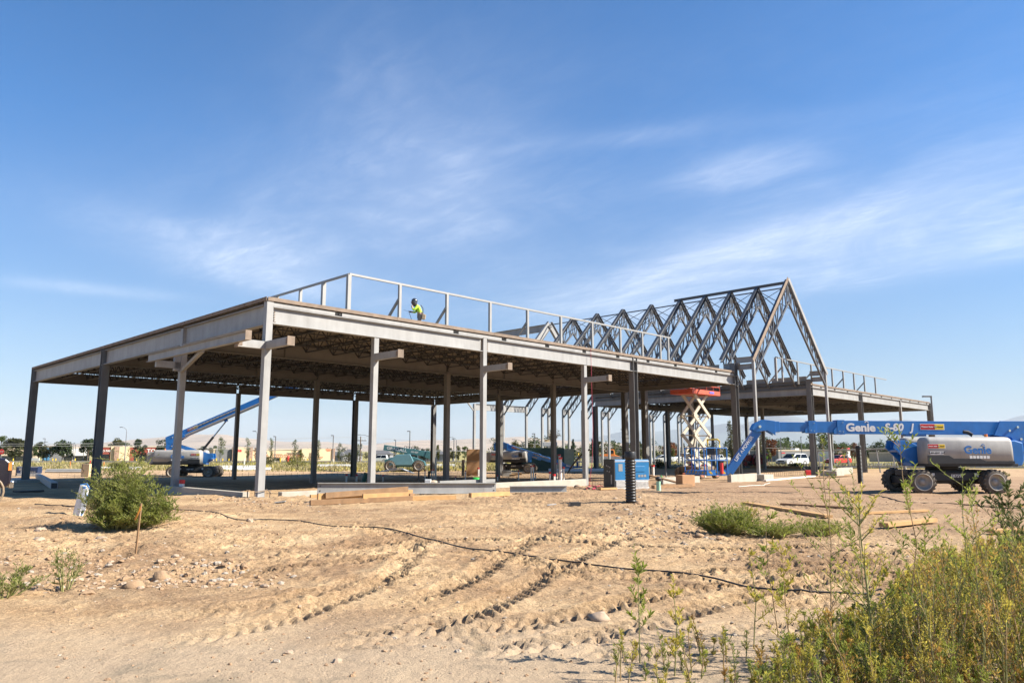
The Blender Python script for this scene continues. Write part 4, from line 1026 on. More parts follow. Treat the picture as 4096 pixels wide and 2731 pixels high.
# dark pickup at the left edge
t=car('dark purple pickup truck with tan wheel arch poking in at the left edge',(-19.43,23.5,float(tz(-19,24.3))-.02),R(38),CP,'pickup','pickup truck',5.9,2.0,1.95,1.42,.68)
MB().bx(2.84,2.93,-1.03,-.95,1.14,1.40).build('turn_signal',ORANGE,t,local=True)
p=G(1480,1848); car('white van parked by the grey roofed houses beyond the field',(p.x-8,p.y+55,float(tz(p.x,p.y+55))),R(178),CW,'suv','van',5.2,1.9,2.0)

# ---- red tractor
def tractor(loc,rz):
    t=thing('tractor','dark red farm tractor parked behind the hall beside a worker','tractor',loc,rz)
    RD=mat('tractor_red',(.28,.025,.02),.5,0,.12,3)
    MB().prism([(.1,.8),(.1,1.55),(1.7,1.45),(1.85,1.2),(1.8,.75)],-.38,.38).build('bonnet',RD,t,bevel=.06,local=True)
    MB().bx(-1.0,.3,-.35,.35,.55,1.0).bx(-.9,-.4,-.3,.3,1.0,1.15).bx(-.95,-.85,-.3,.3,1.1,1.6).build('seat_frame',BLACK,t,bevel=.03,local=True)
    for s in (-1,1):
        wheel(t,(-.7,s*.85,.80),.80,.45,lug=16,rm=RD); wheel(t,(1.35,s*.7,.45),.45,.26,lug=12,rm=RD)
        MB().lathe((-.7,s*.85,.8),(0,s,0),[(-.25,.92),(.25,.92)],20).build('fender',RD,t,local=True)
    MB().cyl((-.95,-.5,1.0),(-.95,-.5,2.5),.04,6).cyl((-.95,.5,1.0),(-.95,.5,2.5),.04,6).bar((-.95,-.55,2.5),(-.95,.55,2.5),.08,.08).cyl((1.2,.2,1.4),(1.2,.2,2.2),.04,8).build('roll_bar',BLACK,t,local=True)
    return t
p=G(3030,1868); tractor((p.x-.2,p.y+2.,p.z),R(195))

# ---- people
def skinned(name,pts,edges,m,par,sub=2,root=0):
    me=bpy.data.meshes.new(name); me.from_pydata([p[:3] for p in pts],edges,[]); me.materials.append(m)
    o=bpy.data.objects.new(name,me); COL.objects.link(o); o.parent=par
    o.modifiers.new('skin','SKIN'); s=o.modifiers.new('sub','SUBSURF'); s.levels=sub; s.render_levels=sub
    if not me.skin_vertices: return o
    for i,p in enumerate(pts):
        d=me.skin_vertices[0].data[i]; r=p[3]; d.radius=(r,r if len(p)<5 else p[4]); d.use_root=(i==root)
    o.modifiers['skin'].use_smooth_shade=True
    return o
def hand(pts,edges,base,wrist,d,up,side,curl=.5):
    """palm and five bent fingers appended to a skeleton"""
    d=Vector(d).normalized(); up=Vector(up).normalized(); s=d.cross(up).normalized(); w=Vector(wrist)
    k=len(pts); pm=w+d*.05; pts.append((*pm,.030,.018)); edges.append((base,k))
    for i,(o,L) in enumerate(((-.028,.062),(-.010,.075),(.010,.078),(.027,.068))):
        a=w+d*.09+s*o; b=a+d*L*.5-up*L*.25*curl; c=b+d*L*.35-up*L*.6*curl; n=len(pts)
        pts.extend([(*a,.010),(*b,.009),(*c,.008)]); edges.extend([(k,n),(n,n+1),(n+1,n+2)])
    a=w+d*.03-s*.035*side; b=a+d*.035-s*.02*side-up*.01; c=b+d*.03; n=len(pts)
    pts.extend([(*a,.012),(*b,.010),(*c,.009)]); edges.extend([(k,n),(n,n+1),(n+1,n+2)])
def head(par,c,tilt,face,m=SKIN):
    M_=Matrix.Translation(c)@Matrix.Rotation(tilt,4,'Y'); mb=MB(M_)
    mb.sph((0,0,0),.105,14,10,(1.0,.80,1.18)); mb.sph((.04,0,-.06),.075,10,8,(.9,.78,.9)); mb.add([(.10,-.016,-.02),(.10,.016,-.02),(.128,0,-.03),(.10,0,.03)],[(0,1,2),(0,2,3),(2,1,3)])
    for s in (-1,1): mb.sph((.0,s*.083,-.01),.026,8,6,(.6,.4,1.2)); mb.sph((.094,s*.034,.012),.012,6,5,mi=1)
    mb.bx(.088,.104,-.024,.024,-.064,-.056,2)
    return mb.build('head',[m,BLACK,mat('lip',(.30,.12,.10),.6)],par,local=True)
def welder():
    u,_=onU(1682,1240,.55); base=W(u,.55,7.585)
    t=thing('person','person in lime shirt and black welding helmet kneeling on the roof edge, hand raised','person',base,R(183)); t.scale=(.92,)*3
    P=[(0,0,.58,.15,.12),(.05,0,.76,.155,.12),(.12,0,.93,.17,.12),(.17,0,1.02,.10),(.21,0,1.09,.06),(.24,0,1.15,.06),
       (-.01,.10,.50,.105),(.10,.13,.12,.07),(-.32,.13,.07,.05),(-.40,.13,.03,.04),(-.01,-.10,.50,.105),(.10,-.13,.12,.07),(-.32,-.13,.07,.05),(-.40,-.13,.03,.04),
       (.14,.19,.98,.075),(.33,.25,.76,.055),(.42,.13,.93,.042),(.14,-.19,.98,.075),(.28,-.27,.74,.055),(.48,-.17,.74,.042)]
    E=[(0,1),(1,2),(2,3),(3,4),(4,5),(0,6),(6,7),(7,8),(8,9),(0,10),(10,11),(11,12),(12,13),(2,14),(14,15),(15,16),(2,17),(17,18),(18,19)]
    hand(P,E,16,(.42,.13,.93),(.05,-.05,.2),(1,0,0),1,.4); hand(P,E,19,(.48,-.17,.74),(.2,.05,.05),(0,0,1),-1,1.0)
    skinned('body',P,E,SKIN,t)
    g=lambda L,k=1.12:[tuple(p[:3])+tuple(r*k for r in p[3:]) for p in L]
    skinned('shirt',g([P[1],P[2],(.16,0,1.0,.11),P[14],P[15],(.40,.15,.89,.045),P[17],P[18],(.45,-.18,.74,.045),(.02,0,.66,.15,.12)]),[(9,0),(0,1),(1,2),(1,3),(3,4),(4,5),(1,6),(6,7),(7,8)],HIVIS,t)
    skinned('trousers',g([P[0],P[6],P[7],P[8],P[10],P[11],P[12]]),[(0,1),(1,2),(2,3),(0,4),(4,5),(5,6)],JEANS,t)
    skinned('glove',g([(.40,.15,.89,.05),(.43,.12,.97,.045),(.45,.09,1.04,.03)]),[(0,1),(1,2)],KHAKI,t,1); skinned('glove',g([(.46,-.18,.74,.05),(.53,-.16,.75,.045),(.60,-.15,.76,.03)]),[(0,1),(1,2)],CLOTHD,t,1)
    h=head(t,Vector((.30,0,1.245)),R(25),1)
    mb=MB(Matrix.Translation((.31,0,1.25))@Matrix.Rotation(R(22),4,'Y'))
    mb.sph((0,0,.03),.158,16,10,(1.02,.86,1.02)); mb.lathe((.04,0,.03),(0,0,-1),[(0,.150),(.10,.147),(.2,.125),(.26,.09)],16)
    hm=mb.build('welding_helmet',mat('helmet_black',(.035,.036,.04),.25,0,.1,6,coat=.6),t,local=True)
    MB(Matrix.Translation((.31,0,1.25))@Matrix.Rotation(R(22),4,'Y')).bx(.165,.192,-.05,.05,-.02,.06).build('visor',mat('violet_visor',(.30,.12,.45),.2),hm,local=True)
    mb=MB(); mb.tube([(.10,.17,1.05),(.24,.16,.92),(.20,.12,.72)],.022,6); mb.tube([(.10,-.17,1.05),(.24,-.16,.92),(.20,-.12,.72)],.022,6); mb.tube([(-.02,.15,1.05),(-.13,.02,.9),(-.12,-.1,.7)],.022,6)
    mb.lathe((.0,0,.60),(.1,0,1),[(0,.165),(.09,.165)],14); mb.build('harness',CLOTHD,t,local=True)
    MB().prism([(-.26,.28),(-.30,.52),(-.12,.60),(-.08,.30)],.10,.24).build('tool_pouch',KHAKI,t,bevel=.02,local=True)
    w=MB(); w.tube([(.60,-.15,.80),(.60,-.15,.72),(.52,-.16,.5),(.42,-.2,.2),(.30,-.3,.02)],.014,6); w.cyl((.58,-.15,.77),(.88,-.10,.83),.007,5); w.build('welding_torch',BLACK,None); 
    o=bpy.data.objects['welding_torch']; o.location=base; o.rotation_euler=(0,0,R(183)); o.scale=(.92,)*3; tag(o,'black welding torch with cable held by the kneeling worker','welding torch')
welder()
def walker():
    p=G(3068,1866); t=thing('person','person in lime shirt and shorts standing beside the red tractor','person',p,R(-60))
    P=[(0,0,.95,.13,.10),(0,0,1.12,.13,.10),(.01,0,1.32,.16,.10),(.02,0,1.46,.07),(.03,0,1.53,.055),
       (0,.09,.90,.09),(.02,.10,.50,.06),(0,.11,.10,.04),(.12,.12,.05,.04),(0,-.09,.90,.09),(-.02,-.10,.50,.06),(0,-.11,.10,.04),(.12,-.12,.05,.04),
       (.01,.19,1.38,.06),(-.02,.26,1.10,.045),(.18,.20,.98,.034),(.01,-.19,1.38,.06),(-.02,-.26,1.10,.045),(.18,-.18,1.0,.034)]
    E=[(0,1),(1,2),(2,3),(3,4),(0,5),(5,6),(6,7),(7,8),(0,9),(9,10),(10,11),(11,12),(2,13),(13,14),(14,15),(2,16),(16,17),(17,18)]
    hand(P,E,15,(.18,.20,.98),(.2,-.02,-.02),(0,0,1),1,.6); hand(P,E,18,(.18,-.18,1.0),(.2,.02,0),(0,0,1),-1,.6)
    skinned('body',P,E,SKIN,t)
    g=lambda L,k=1.14:[tuple(q[:3])+tuple(r*k for r in q[3:]) for q in L]
    skinned('shirt',g([P[1],P[2],(.015,0,1.42,.10),P[13],P[14],P[16],P[17],(0,0,.98,.14,.11)]),[(7,0),(0,1),(1,2),(1,3),(3,4),(1,5),(5,6)],HIVIS,t)
    skinned('trousers',g([P[0],P[5],P[6],P[9],P[10]],1.22),[(0,1),(1,2),(0,3),(3,4)],KHAKI,t)
    skinned('shoe',g([(-.03,.11,.07,.045),(.14,.12,.045,.045)]),[(0,1)],RED,t,1); skinned('shoe',g([(-.03,-.11,.07,.045),(.14,-.12,.045,.045)]),[(0,1)],RED,t,1)
    head(t,Vector((.04,0,1.64)),0,1)
    mb=MB(); mb.sph((.04,0,1.69),.125,14,8,(1.1,.9,.75)); mb.bx(.12,.25,-.08,.08,1.67,1.685); mb.build('cap',RED,t,bevel=.01,local=True)
walker()
# ================================================================ materials and small things on the site
def slab(name,poly,z0,z1,m,label,cat,group=None,bevel=.015):
    """upright block over a ground outline given in world x,y"""
    n=len(poly); vs=[(p.x,p.y,z0) for p in poly]+[(p.x,p.y,z1) for p in poly]
    return solo(name,MB().add(vs,[tuple(range(n-1,-1,-1)),tuple(range(n,2*n))]+[(i,(i+1)%n,(i+1)%n+n,i+n) for i in range(n)]),m,label,cat,group,bevel,loc=(poly[0].x,poly[0].y,z0))
def wallu(u0,u1,v0,v1,z0,z1,label,name='foundation_wall',cat='foundation wall'):
    return slab(name,[W(u0,v0,0),W(u1,v0,0),W(u1,v1,0),W(u0,v1,0)],z0,z1,CONC,label,cat,'concrete foundations')
zc_=onU(1150,1966,-.2)[1]
wallu(.75,19.3,-.32,-.02,-.6,zc_,'long concrete stem wall in front of the first four columns')
zl=onV(985,1968,-.15)[1]
slab('foundation_wall',[W(-.3,.75,0),W(-.3,8.6,0),W(-.02,8.6,0),W(-.02,.75,0)],-.55,zl,CONC,'shaded concrete stem wall running back left from the corner column','foundation wall','concrete foundations')
slab('footing_pad',[W(-.62,-.62,0),W(1.15,-.62,0),W(1.15,.74,0),W(-.62,.74,0)],-.5,-.10,CONC,'square concrete footing under the bright corner column','footing','concrete foundations')
wallu(27.0,31.5,-.35,-.05,-.9,.02,'short concrete wall right of the blue generator by a cardboard box')
wallu(33.2,37.0,-1.75,-1.45,-.9,.10,'pale concrete wall just below the hanging blue lift basket')
wallu(37.2,38.7,-2.2,-.8,-.9,.02,'concrete pad under the left gable post','footing_pad','footing')
wallu(50.6,52.3,-2.2,-.8,-.9,.02,'concrete pad under the right gable post','footing_pad','footing')
wallu(53.0,58.5,-.7,-.4,-.9,.18,'concrete wall right of the gabled hall, behind the boom lift wheels')
slab('footing_pad',[W(-.7,33.6,0),W(.7,33.6,0),W(.7,39,0),W(-.7,39,0)],-.9,-.28,CONC,'shaded concrete footing at the far left column','footing','concrete foundations')
# anchor rods at the corner column
for a,b in ((-.28,-.2),(.3,-.25),(.35,.3),(-.3,.35)): MB().cyl(W(a,b,-.12),W(a,b,.22),.02,6).build('anchor_rod',RUST,bld)
MB().tube([W(.35,-.3,.1),W(.2,-.2,.25),W(-.3,-.25,.18)],.018,6).build('bent_rebar',RUST,bld)
# beams and lumber lying about
def lying(name,a,b,mb_fn,mats,label,cat,group=None,bevel=0):
    mb=MB(); mb_fn(mb,a,b); return solo(name,mb,mats,label,cat,group,bevel,loc=a)
za=.27
A=G(1268,1988); B=G(1984,1974); A.z=.30; B.z=.20
def fbm_(mb,a,b):
    mb.ib(a,b,.42,.22,.02,.014); d=(b-a).normalized(); n=d.cross(Z)
    for e,s in ((a,1),(b,-1)):
        mb.bar(e+d*.02*s,e+d*.55*s,.02,.40,Z); 
        for k in (-.09,.09): q=e+d*s*.1+Z*k+n*.012; mb.cyl(q,q+n*.01,.025,8,mi=1)
lying('steel_beam',A,B,fbm_,[STEEL,BLACK],'long grey steel beam lying on timber blocks in front of the wall','steel beam','loose steel')
A=G(2040,1978);B=G(2266,1976); A.z+=.22;B.z+=.22
lying('steel_channel',A,B,lambda m,a,b:m.ib(a,b,.24,.2),STEEL,'short grey steel member lying at the foot of the concrete wall','steel beam','loose steel')
A=W(2.9,-.40,.20);B=W(12.5,-.40,.20)
A=G(1600,1959);B=G(1916,1946);A.z=.22;B.z=.22
lying('steel_tube',W(9.0,.25,zc_+.09),W(12.6,.25,zc_+.09),lambda m,a,b:m.bar(a,b,.2,.16),GALV,'pale steel tube resting behind the long beam by the green bucket','steel tube','loose steel')
lying('steel_tube',W(2.7,-.42,zc_-.13),W(4.4,-.42,zc_-.13),lambda m,a,b:(m.bar(a,b,.12,.22),m.bar(a-U*.001,a+U*.2,.124,.14,mi=1)),[GALV,BLACK],'grey tube end lying along the wall near the corner footing','steel tube','loose steel')
A=G(1100,2012);B=G(1142,2006); lying('steel_plate',A+Z*.03,B+Z*.06,lambda m,a,b:m.bar(a,b,.25,.02),STEEL,'small flat steel plate on the soil beside the corner footing','steel plate')
def plank(px0,px1,w,h,lift,m,label,name='lumber_plank',g='timber planks on the dirt'):
    a=GG(*px0);b=GG(*px1); a.z=max(a.z,float(tz(a.x,a.y)))+lift[0]+h/2; b.z=max(b.z,float(tz(b.x,b.y)))+lift[1]+h/2
    return lying(name,a,b,lambda mb,p,q:mb.bar(p,q,w,h),m,label,'plank',g,.004)
plank((1240,2020),(1648,2004),.14,.16,(0,0),WOODD,'brown plank at the bottom of the timber pile')
plank((1300,2010),(1630,1995),.09,.19,(.14,.24),WOODD,'brown plank lying slanted on top of the timber pile')
plank((1270,2002),(1648,1993),.10,.28,(.02,.02),WOOD,'yellow board at the back of the timber pile')
plank((1240,2008),(1306,2004),.14,.10,(.14,.14),WOOD,'short yellow offcut on the left end of the timber pile')
plank((1450,2012),(1632,2004),.10,.16,(.14,.14),WOOD,'pale plank on the right end of the timber pile')
plank((1640,2003),(1822,1998),.16,.15,(0,0),WOOD,'square timber poking out under the long steel beam','timber_block')
plank((1880,1993),(2034,1984),.16,.16,(0,0.02),WOOD,'square timber under the right end of the long steel beam','timber_block')
plank((1628,2003),(1646,2001),.25,.22,(0,0),WOODD,'stub of dark timber under the right end of the pile','timber_block')
plank((2980,2020),(3316,2076),.22,.07,(.03,.03),WOOD,'long plank lying slantwise behind the green weed clump')
plank((3126,2024),(3416,2038),.22,.06,(.02,.02),WOODD,'brown plank lying behind the longer slanting plank')
plank((3464,2060),(3708,2050),.16,.06,(.02,.02),WOOD,'thin pale plank lying level on the dirt right of the clump')
plank((3535,2112),(3732,2092),.22,.09,(.03,.03),WOOD,'short thick pale plank nearest the thicket of weeds')
plank((3962,2136),(4180,2128),.2,.07,(.03,.03),WOOD,'pale plank running out at the right edge')
plank((2600,1930),(2760,1948),.25,.07,(.45,.02),WOODD,'weathered plank leaning down beside the mint green pipe')
plank((2612,1955),(2764,1950),.2,.14,(.02,.02),WOODD,'dark timber lying in front of the cardboard box')
plank((2398,1962),(2464,1960),.2,.08,(.02,.02),WOOD,'board under the front of the blue generator')
plank((3058,1925),(3256,1907),.25,.10,(.02,.02),mat('form_board',(.66,.61,.52),.8),'long whitened form board on the ground inside the hall front')
plank((3240,1914),(3400,1905),.5,.04,(.04,.04),WOODD,'flat plywood strip by the right gable footing')
plank((3000,1872),(3210,1874),.2,.3,(.0,.0),WOODD,'row of form boards standing beyond the hall floor')
# left side bits
a=G(150,1912);b=G(216,1953); lying('steel_tube',a+Z*.22,b+Z*.14,lambda m,p,q:m.sec(p,q,[(-.16,-.16),(.16,-.16),(.16,.16),(-.16,.16)],mi=0) and m.bar(q-(q-p).normalized()*.01,q+(q-p).normalized()*.006,.26,.26,mi=1),[STEEL,BLACK],'thick square steel tube lying in the shade with its open end forward','steel tube','loose steel')
a=G(64,1970);b=G(162,1966); lying('dark_sheet',a+Z*.05,b+Z*.05,lambda m,p,q:m.bar(p,q,.5,.08),BLACK,'black sheet lying flat in the shade near the pickup','sheet')
# corrugated pipes
def corr(px,py,ytop,r,label):
    p=GG(px,py); h=at(px,ytop,p.y).z-p.z; pr=[]; k=0; n=int(h/.085)
    for i in range(n):
        z=h*i/n; pr+=[(z,r*.90),(z+h/n*.25,r*.90),(z+h/n*.35,r),(z+h/n*.85,r),(z+h/n*.95,r*.90)]
    pr=[(-.3,r*.9)]+[q for q in pr if q[0]<h-.22]+[(h-.2,r*1.04),(h-.02,r*1.06),(h,r*1.0),(h,r*.86),(h-.5,r*.84)]
    return solo('corrugated_pipe',MB().lathe(p,(0,0,1),pr,28),PIPEB,label,'pipe','black corrugated pipes',loc=p)
corr(2524,2000,1806,.172,'black corrugated pipe standing upright in front of the blue generator')
corr(3443,1934,1783,.165,'black corrugated pipe standing upright beside the front wheel of the boom lift')
# upright service pipes in the slab area
def upipe(px,yt,yb,wpx,capm,label,m=PVC,lean=0):
    p=GG(px,yb); r=max(.035,wpx*p.y/2930/2*.95); h=at(px,yt,p.y).z-p.z
    t=thing('service_pipe',label,'pipe',p,0,'upright service pipes')
    MB().cyl((0,0,-.2),(lean,0,h),r,12).build('pipe',m,t,local=True)
    if capm: MB().cyl((lean,0,h-.08),(lean,0,h+.05),r*1.28,12).build('cap',capm,t,local=True)
    return t
cx=lambda x:1600+.34*x; cy=lambda y:1780+.34*y
lab='white pipe stub with red cap standing in the bare soil under the near roof'
for x,yt,yb,w in ((293,295,405,14),(373,290,400,18),(395,286,400,13),(652,368,415,12),(768,298,428,13),(1148,355,418,13),(1395,300,412,13),(1595,338,402,13)):
    upipe(cx(x),cy(yt),cy(yb),w*.34,RED,lab)
for x,yt,yb,w in ((335,1168,1285,30),(495,1172,1282,30),(908,1177,1272,20)): upipe(1300+.2551*x,1600+.2551*yt,1600+.2551*yb,w*.2551,RED,lab)
for x,yt,yb,w,l,m,c in ((218,290,460,20,'thin grey and rust service pipe left of the middle columns',RUST,None),(340,308,420,28,'thick rusty pipe stub behind the small paper bundle',RUST,None),
  (418,140,402,22,'tall white uncapped pipe left of the brown crate',PVC,None),(893,278,360,16,'left white capped pipe of the pair before the brown crate',PVC,RED),(922,270,365,22,'right white capped pipe of the pair before the brown crate',PVC,RED),
  (1543,245,435,16,'left pipe of a tall white capped pair under the lowered boom',PVC,RED),(1570,243,433,16,'right pipe of a tall white capped pair under the lowered boom',PVC,RED),(1765,320,445,20,'medium white capped pipe left of the thickest pipe',PVC,RED),
  (1815,348,447,28,'short thick white pipe with red cap by the wall top',PVC,RED),(1840,213,395,24,'white capped pipe standing behind the thickest pipe',PVC,RED),(1890,150,445,36,'thickest and tallest white capped pipe near the wall end',PVC,RED),
  (1927,262,440,20,'white capped pipe right of the thickest pipe',PVC,RED),(1877,115,400,30,'tall white capped pipe peeping out behind the thickest pipe',PVC,RED)):
    upipe(cx(x),cy(yt),cy(yb),w*.34,c,l,m)
p=G(1450,1932); solo('drain_pipe',MB().cyl(p+Vector((0,0,-.1)),p+Vector((.25,0,.72)),.17,16),mat('dark_green_pipe',(.03,.11,.08),.5),'dark green drain pipe leaning out of the soil beneath the roof','pipe',loc=p)
for x,yt,yb,w,l,m,c in ((2613,1862,1908,11,'white capped pipe right of the blue generator',PVC,RED),(2665,1845,1912,6,'thin grey stake pipe left of the scissor lift',GALV,None),(2803,1858,1905,7,'white capped pipe seen left through the lift basket',PVC,RED),(2820,1860,1907,8,'white capped pipe seen right through the lift basket',PVC,RED)): upipe(x,yt,yb,w,c,l,m)
p=GG(2635,1964); t=upipe(2635,1924,1964,19,None,'mint green pipe stub with a black bag tied over its mouth',mat('mint_pipe',(.36,.60,.42),.5))
k=MB(); k.sph((0,0,.52),.13,12,8,(1.1,1.1,.8)); k.bar((.1,0,.5),(.16,-.04,.28),.08,.03); k.build('bag',BLACK,t,local=True)
p=GG(308,2062); t=thing('marker_post','white plastic post wound with blue wire beside the left bush','post',p)
h=at(318,1942,p.y).z-p.z; MB().cyl((0,0,-.1),(.14,0,h),.13,16,.115).build('post',PVC,t,local=True)
mb=MB(); 
for k in range(3): mb.tube([(.16+.03*k,-.13,h-.02),(.26+.03*k,-.12,h*.6),(.24-.03*k,-.12,h*.2),(.16+.02*k,-.14,.02)],.014,6)
mb.tube([(.1,-.13,h+.03),(.25,-.1,h+.06),(.33,-.1,h*.9)],.02,6); mb.build('wire',mat('blue_wire',(.03,.14,.36),.5),t,local=True)
MB().bx(.18,.29,-.145,-.13,h*.25,h*.92).build('plastic_wrap',mat('clear_wrap',(.62,.66,.68),.2,0,.2,14),t,local=True)
p=GG(723,1974); t=thing('marker_post','white post with a red painted top at the second left column','post',p); h=at(723,1918,p.y).z-p.z
MB().cyl((0,0,-.1),(.02,0,h*.72),.12,14).build('post',PVC,t,local=True); MB().cyl((.02,0,h*.72),(.03,0,h),.13,14).build('cap',RED,t,local=True)
p=GG(541,2224); t=thing('survey_stake','thin wooden survey stake with orange ribbon in front of the bush','stake',p); h=at(553,2013,p.y).z-p.z
MB().bar((0,0,-.1),(.035,0,h),.03,.022).build('stake',WOODD,t,local=True); MB().add([(.035,-.02,h-.03),(.045,-.022,h-.1),(-.02,-.03,h-.27),(-.055,-.02,h-.26),(0,-.02,h-.12)],[(0,1,2,3,4),(4,3,2,1,0)]).build('ribbon',mat('orange_ribbon',(.75,.30,.04),.7),t,local=True)
# hoses
def hose(name,pts,r,m,label,cat):
    P=spline([GG(x,y)+Z*r for x,y in pts],.09); zs=[hmax(gh,p.x,p.y,.05)+r*.7 for p in P]; zs=[max(gh(P[i].x,P[i].y)+r*.5,sum(zs[max(0,i-5):i+6])/len(zs[max(0,i-5):i+6])) for i in range(len(P))]; P=[Vector((p.x,p.y,z)) for p,z in zip(P,zs)]
    return solo(name,MB().tube(P,r,6),m,label,cat,loc=P[0])
hose('drip_hose',[(670,2036),(748,2042),(857,2055),(946,2077),(1061,2076),(1190,2083),(1347,2106),(1515,2114),(1637,2141),(1846,2191),(2090,2226),(2403,2266),(2700,2300),(2856,2320),(3030,2362),(3309,2379),(3500,2382)],.0125,BLACK,'long black hose snaking across the dirt in front of the building','hose')
hose('drip_hose',[(140,2015),(220,2022),(306,2028),(380,2030)],.018,BLACK,'short black hose lying left of the white wrapped post','hose')
hose('power_cable',[(3060,1945),(3180,1947),(3280,1952),(3466,1975),(3606,2007),(3792,2017),(3950,2028),(4150,2040)],.016,BLACK,'black cable trailing across the dirt before the nearest boom lift','cable')
hose('power_cable',[(2955,1945),(3040,1941),(3080,1930)],.016,WHITE,'white cable lying on the dirt below the left gable post','cable')
# blue engine welders
def genset(name,label,px0,px1,yb,yt,body,front,rz,w=1.6,d=.8,h=1.15,logo=False):
    p=GG((px0+px1)/2,yb); t=thing(name,label,'generator',p,rz); s=1.
    MB().bx(-w/2,w/2,-d/2,d/2,.0,.12).bx(-w/2+.05,w/2-.05,-d/2-.005,d/2+.005,.12,h*.30).build('base_skid',mat('scuffed_grey',(.40,.39,.37),.5,.2,.3,6,dirt=(.12,.11,.10)),t,bevel=.02,local=True)
    b=MB().bx(-w/2,w/2,-d/2,d/2,h*.30,h).build('body',body,t,bevel=.03,local=True)
    MB().bx(-w/2-.06,-w/2+.02,-d/2-.01,d/2+.01,.02,h+.02).build('front_panel',front,t,bevel=.015,local=True)
    mb=MB()
    for y,z in ((-.15,.75),(.0,.78),(.15,.8),(.1,.62),(-.1,.6)): mb.cyl((-w/2-.06,y,h*z),(-w/2-.09,y,h*z),.035,10)
    mb.bx(-w/2-.065,-w/2-.06,-.3,-.2,h*.2,h*.5); mb.build('dials',GREY,t,local=True)
    mb=MB(); y=-d/2-.004; mb.bx(-w/2+.2,-w/2+.42,y-.004,y,h*.62,h*.86); mb.bx(w/2-.62,w/2-.5,y-.004,y,h*.42,h*.50); mb.bx(w/2-.46,w/2-.34,y-.004,y,h*.42,h*.50); mb.bx(w/2-.3,w/2-.18,y-.004,y,h*.42,h*.50); mb.bx(.1,.22,y-.004,y,h*.85,h*.93); mb.build('decal',GALV,t,local=True)
    mb=MB(); mb.bx(-.25,w/2-.25,y-.02,y,h*.60,h*.78); mb.build('door_panel',body,t,bevel=.018,local=True)
    mb=MB(); mb.bx(-w/2,w/2,y-.006,y+.02,h*.93,h*.95); mb.bx(-w/2,w/2,y-.006,y+.02,h*.315,h*.33); mb.build('trim_strip',WHITE,t,local=True)
    MB().tube([(-.2,0,h),(-.2,0,h+.16),(-.1,0,h+.2)],.035,8).build('exhaust_pipe',BLACK,t,local=True)
    return t
CYB=mat('cyan_machine_paint',(.016,.15,.34),.42,0,.12,3,dirt=(.06,.19,.32))
genset('generator','bright blue engine welder with black front panel behind the corrugated pipe',2422,2596,1956,1843,CYB,BLACK,R(23),w=1.9,d=.95,h=1.42)
t=genset('generator','dark blue engine welder standing behind the far left column',72,160,1904,1866,mat('shade_blue_paint',(.004,.022,.075),.4,0,.1,3,coat=.3),BLACK,R(6),w=1.75,d=.8,h=.85)  # blue darkened: the shade this machine stands in is part of its colour
MB().lathe((-.42,-.41,.4),(0,-1,0),[(0,.10),(.006,.10),(.006,.075),(0,.075)],20).build('emblem',WHITE,t,local=True)
# crates, boxes, containers
p=G(1905,1903); t=thing('shipping_crate','tall brown cardboard crate in two stacked halves beside a boom lift','crate',p,R(5))
MB().bx(-.95,.95,-.5,.5,.08,1.38).build('lower_box',CARD,t,bevel=.02,local=True); MB().bx(-.95,.95,-.48,.5,1.40,2.55).build('upper_box',CARD,t,bevel=.02,local=True); MB().bx(-.9,-.6,-.45,.45,0,.08).bx(.6,.9,-.45,.45,0,.08).build('skid',WOODD,t,local=True)
p=G(1852,1902); mb=MB(); mb.bx(-.13,.13,-.2,.2,0,1.55); mb.tube([(-.1,-.22,1.1),(0,-.24,.5),(.1,-.22,.9),(.12,-.22,.4)],.03,6,mi=1); mb.v=[(x+p.x,y+p.y,z+p.z) for x,y,z in mb.v]
solo('wrapped_bundle',mb,[mat('wrap_beige',(.45,.38,.30),.8),WHITE],'beige wrapped upright bundle left of the brown crate','bundle',loc=p)
p=G(2026,1905); t=thing('tool_box','grey steel tool box on the soil below the middle boom lift','tool box',p,R(4)); MB().bx(-.42,.42,-.3,.3,0,.42).build('box',STEEL,t,bevel=.02,local=True); MB().bx(-.44,.44,-.32,.32,.42,.54).build('lid',STEEL,t,bevel=.02,local=True)
p=G(2048,1906); mb=MB()
for k in range(6): mb.bx(-.55+.2*k,-.40+.2*k,-.45,.45,.12,.15)
for y in (-.4,0,.4): mb.bx(-.55,.6,y-.05,y+.05,0,.12)
mb.M=None; mb.v=[(x+p.x+.3,y+p.y,z+p.z+.12+.12*x) for x,y,z in mb.v]; solo('wood_pallet',mb,WOOD,'yellow wooden pallet lying right of the grey tool box','pallet',loc=p)
p=G(353,1905); t=thing('plywood_crate','pale plywood crate with tangled hoses on top near the left columns','crate',p,R(-14))
MB().bx(-.42,.42,-.42,.42,0,1.12).build('box',PLY,t,bevel=.01,local=True); mb=MB(); 
for k in range(5): mb.tube([(-.4+.1*k,-.3,1.14),(-.1,.1*k-.2,1.2),(.3-.1*k,.25,1.15),(.4,-.2+.05*k,1.16)],.022,6)
mb.tube([(-.43,-.3,1.1),(-.44,-.1,.7),(-.43,-.35,.4)],.02,6); mb.tube([(-.3,-.43,1.1),(-.35,-.44,.7),(-.1,-.43,.5),(-.3,-.44,.3)],.02,6); mb.build('hose',BLACK,t,local=True); MB().cyl((.05,0,1.15),(.12,0,1.42),.04,8).build('handle',RED,t,local=True)
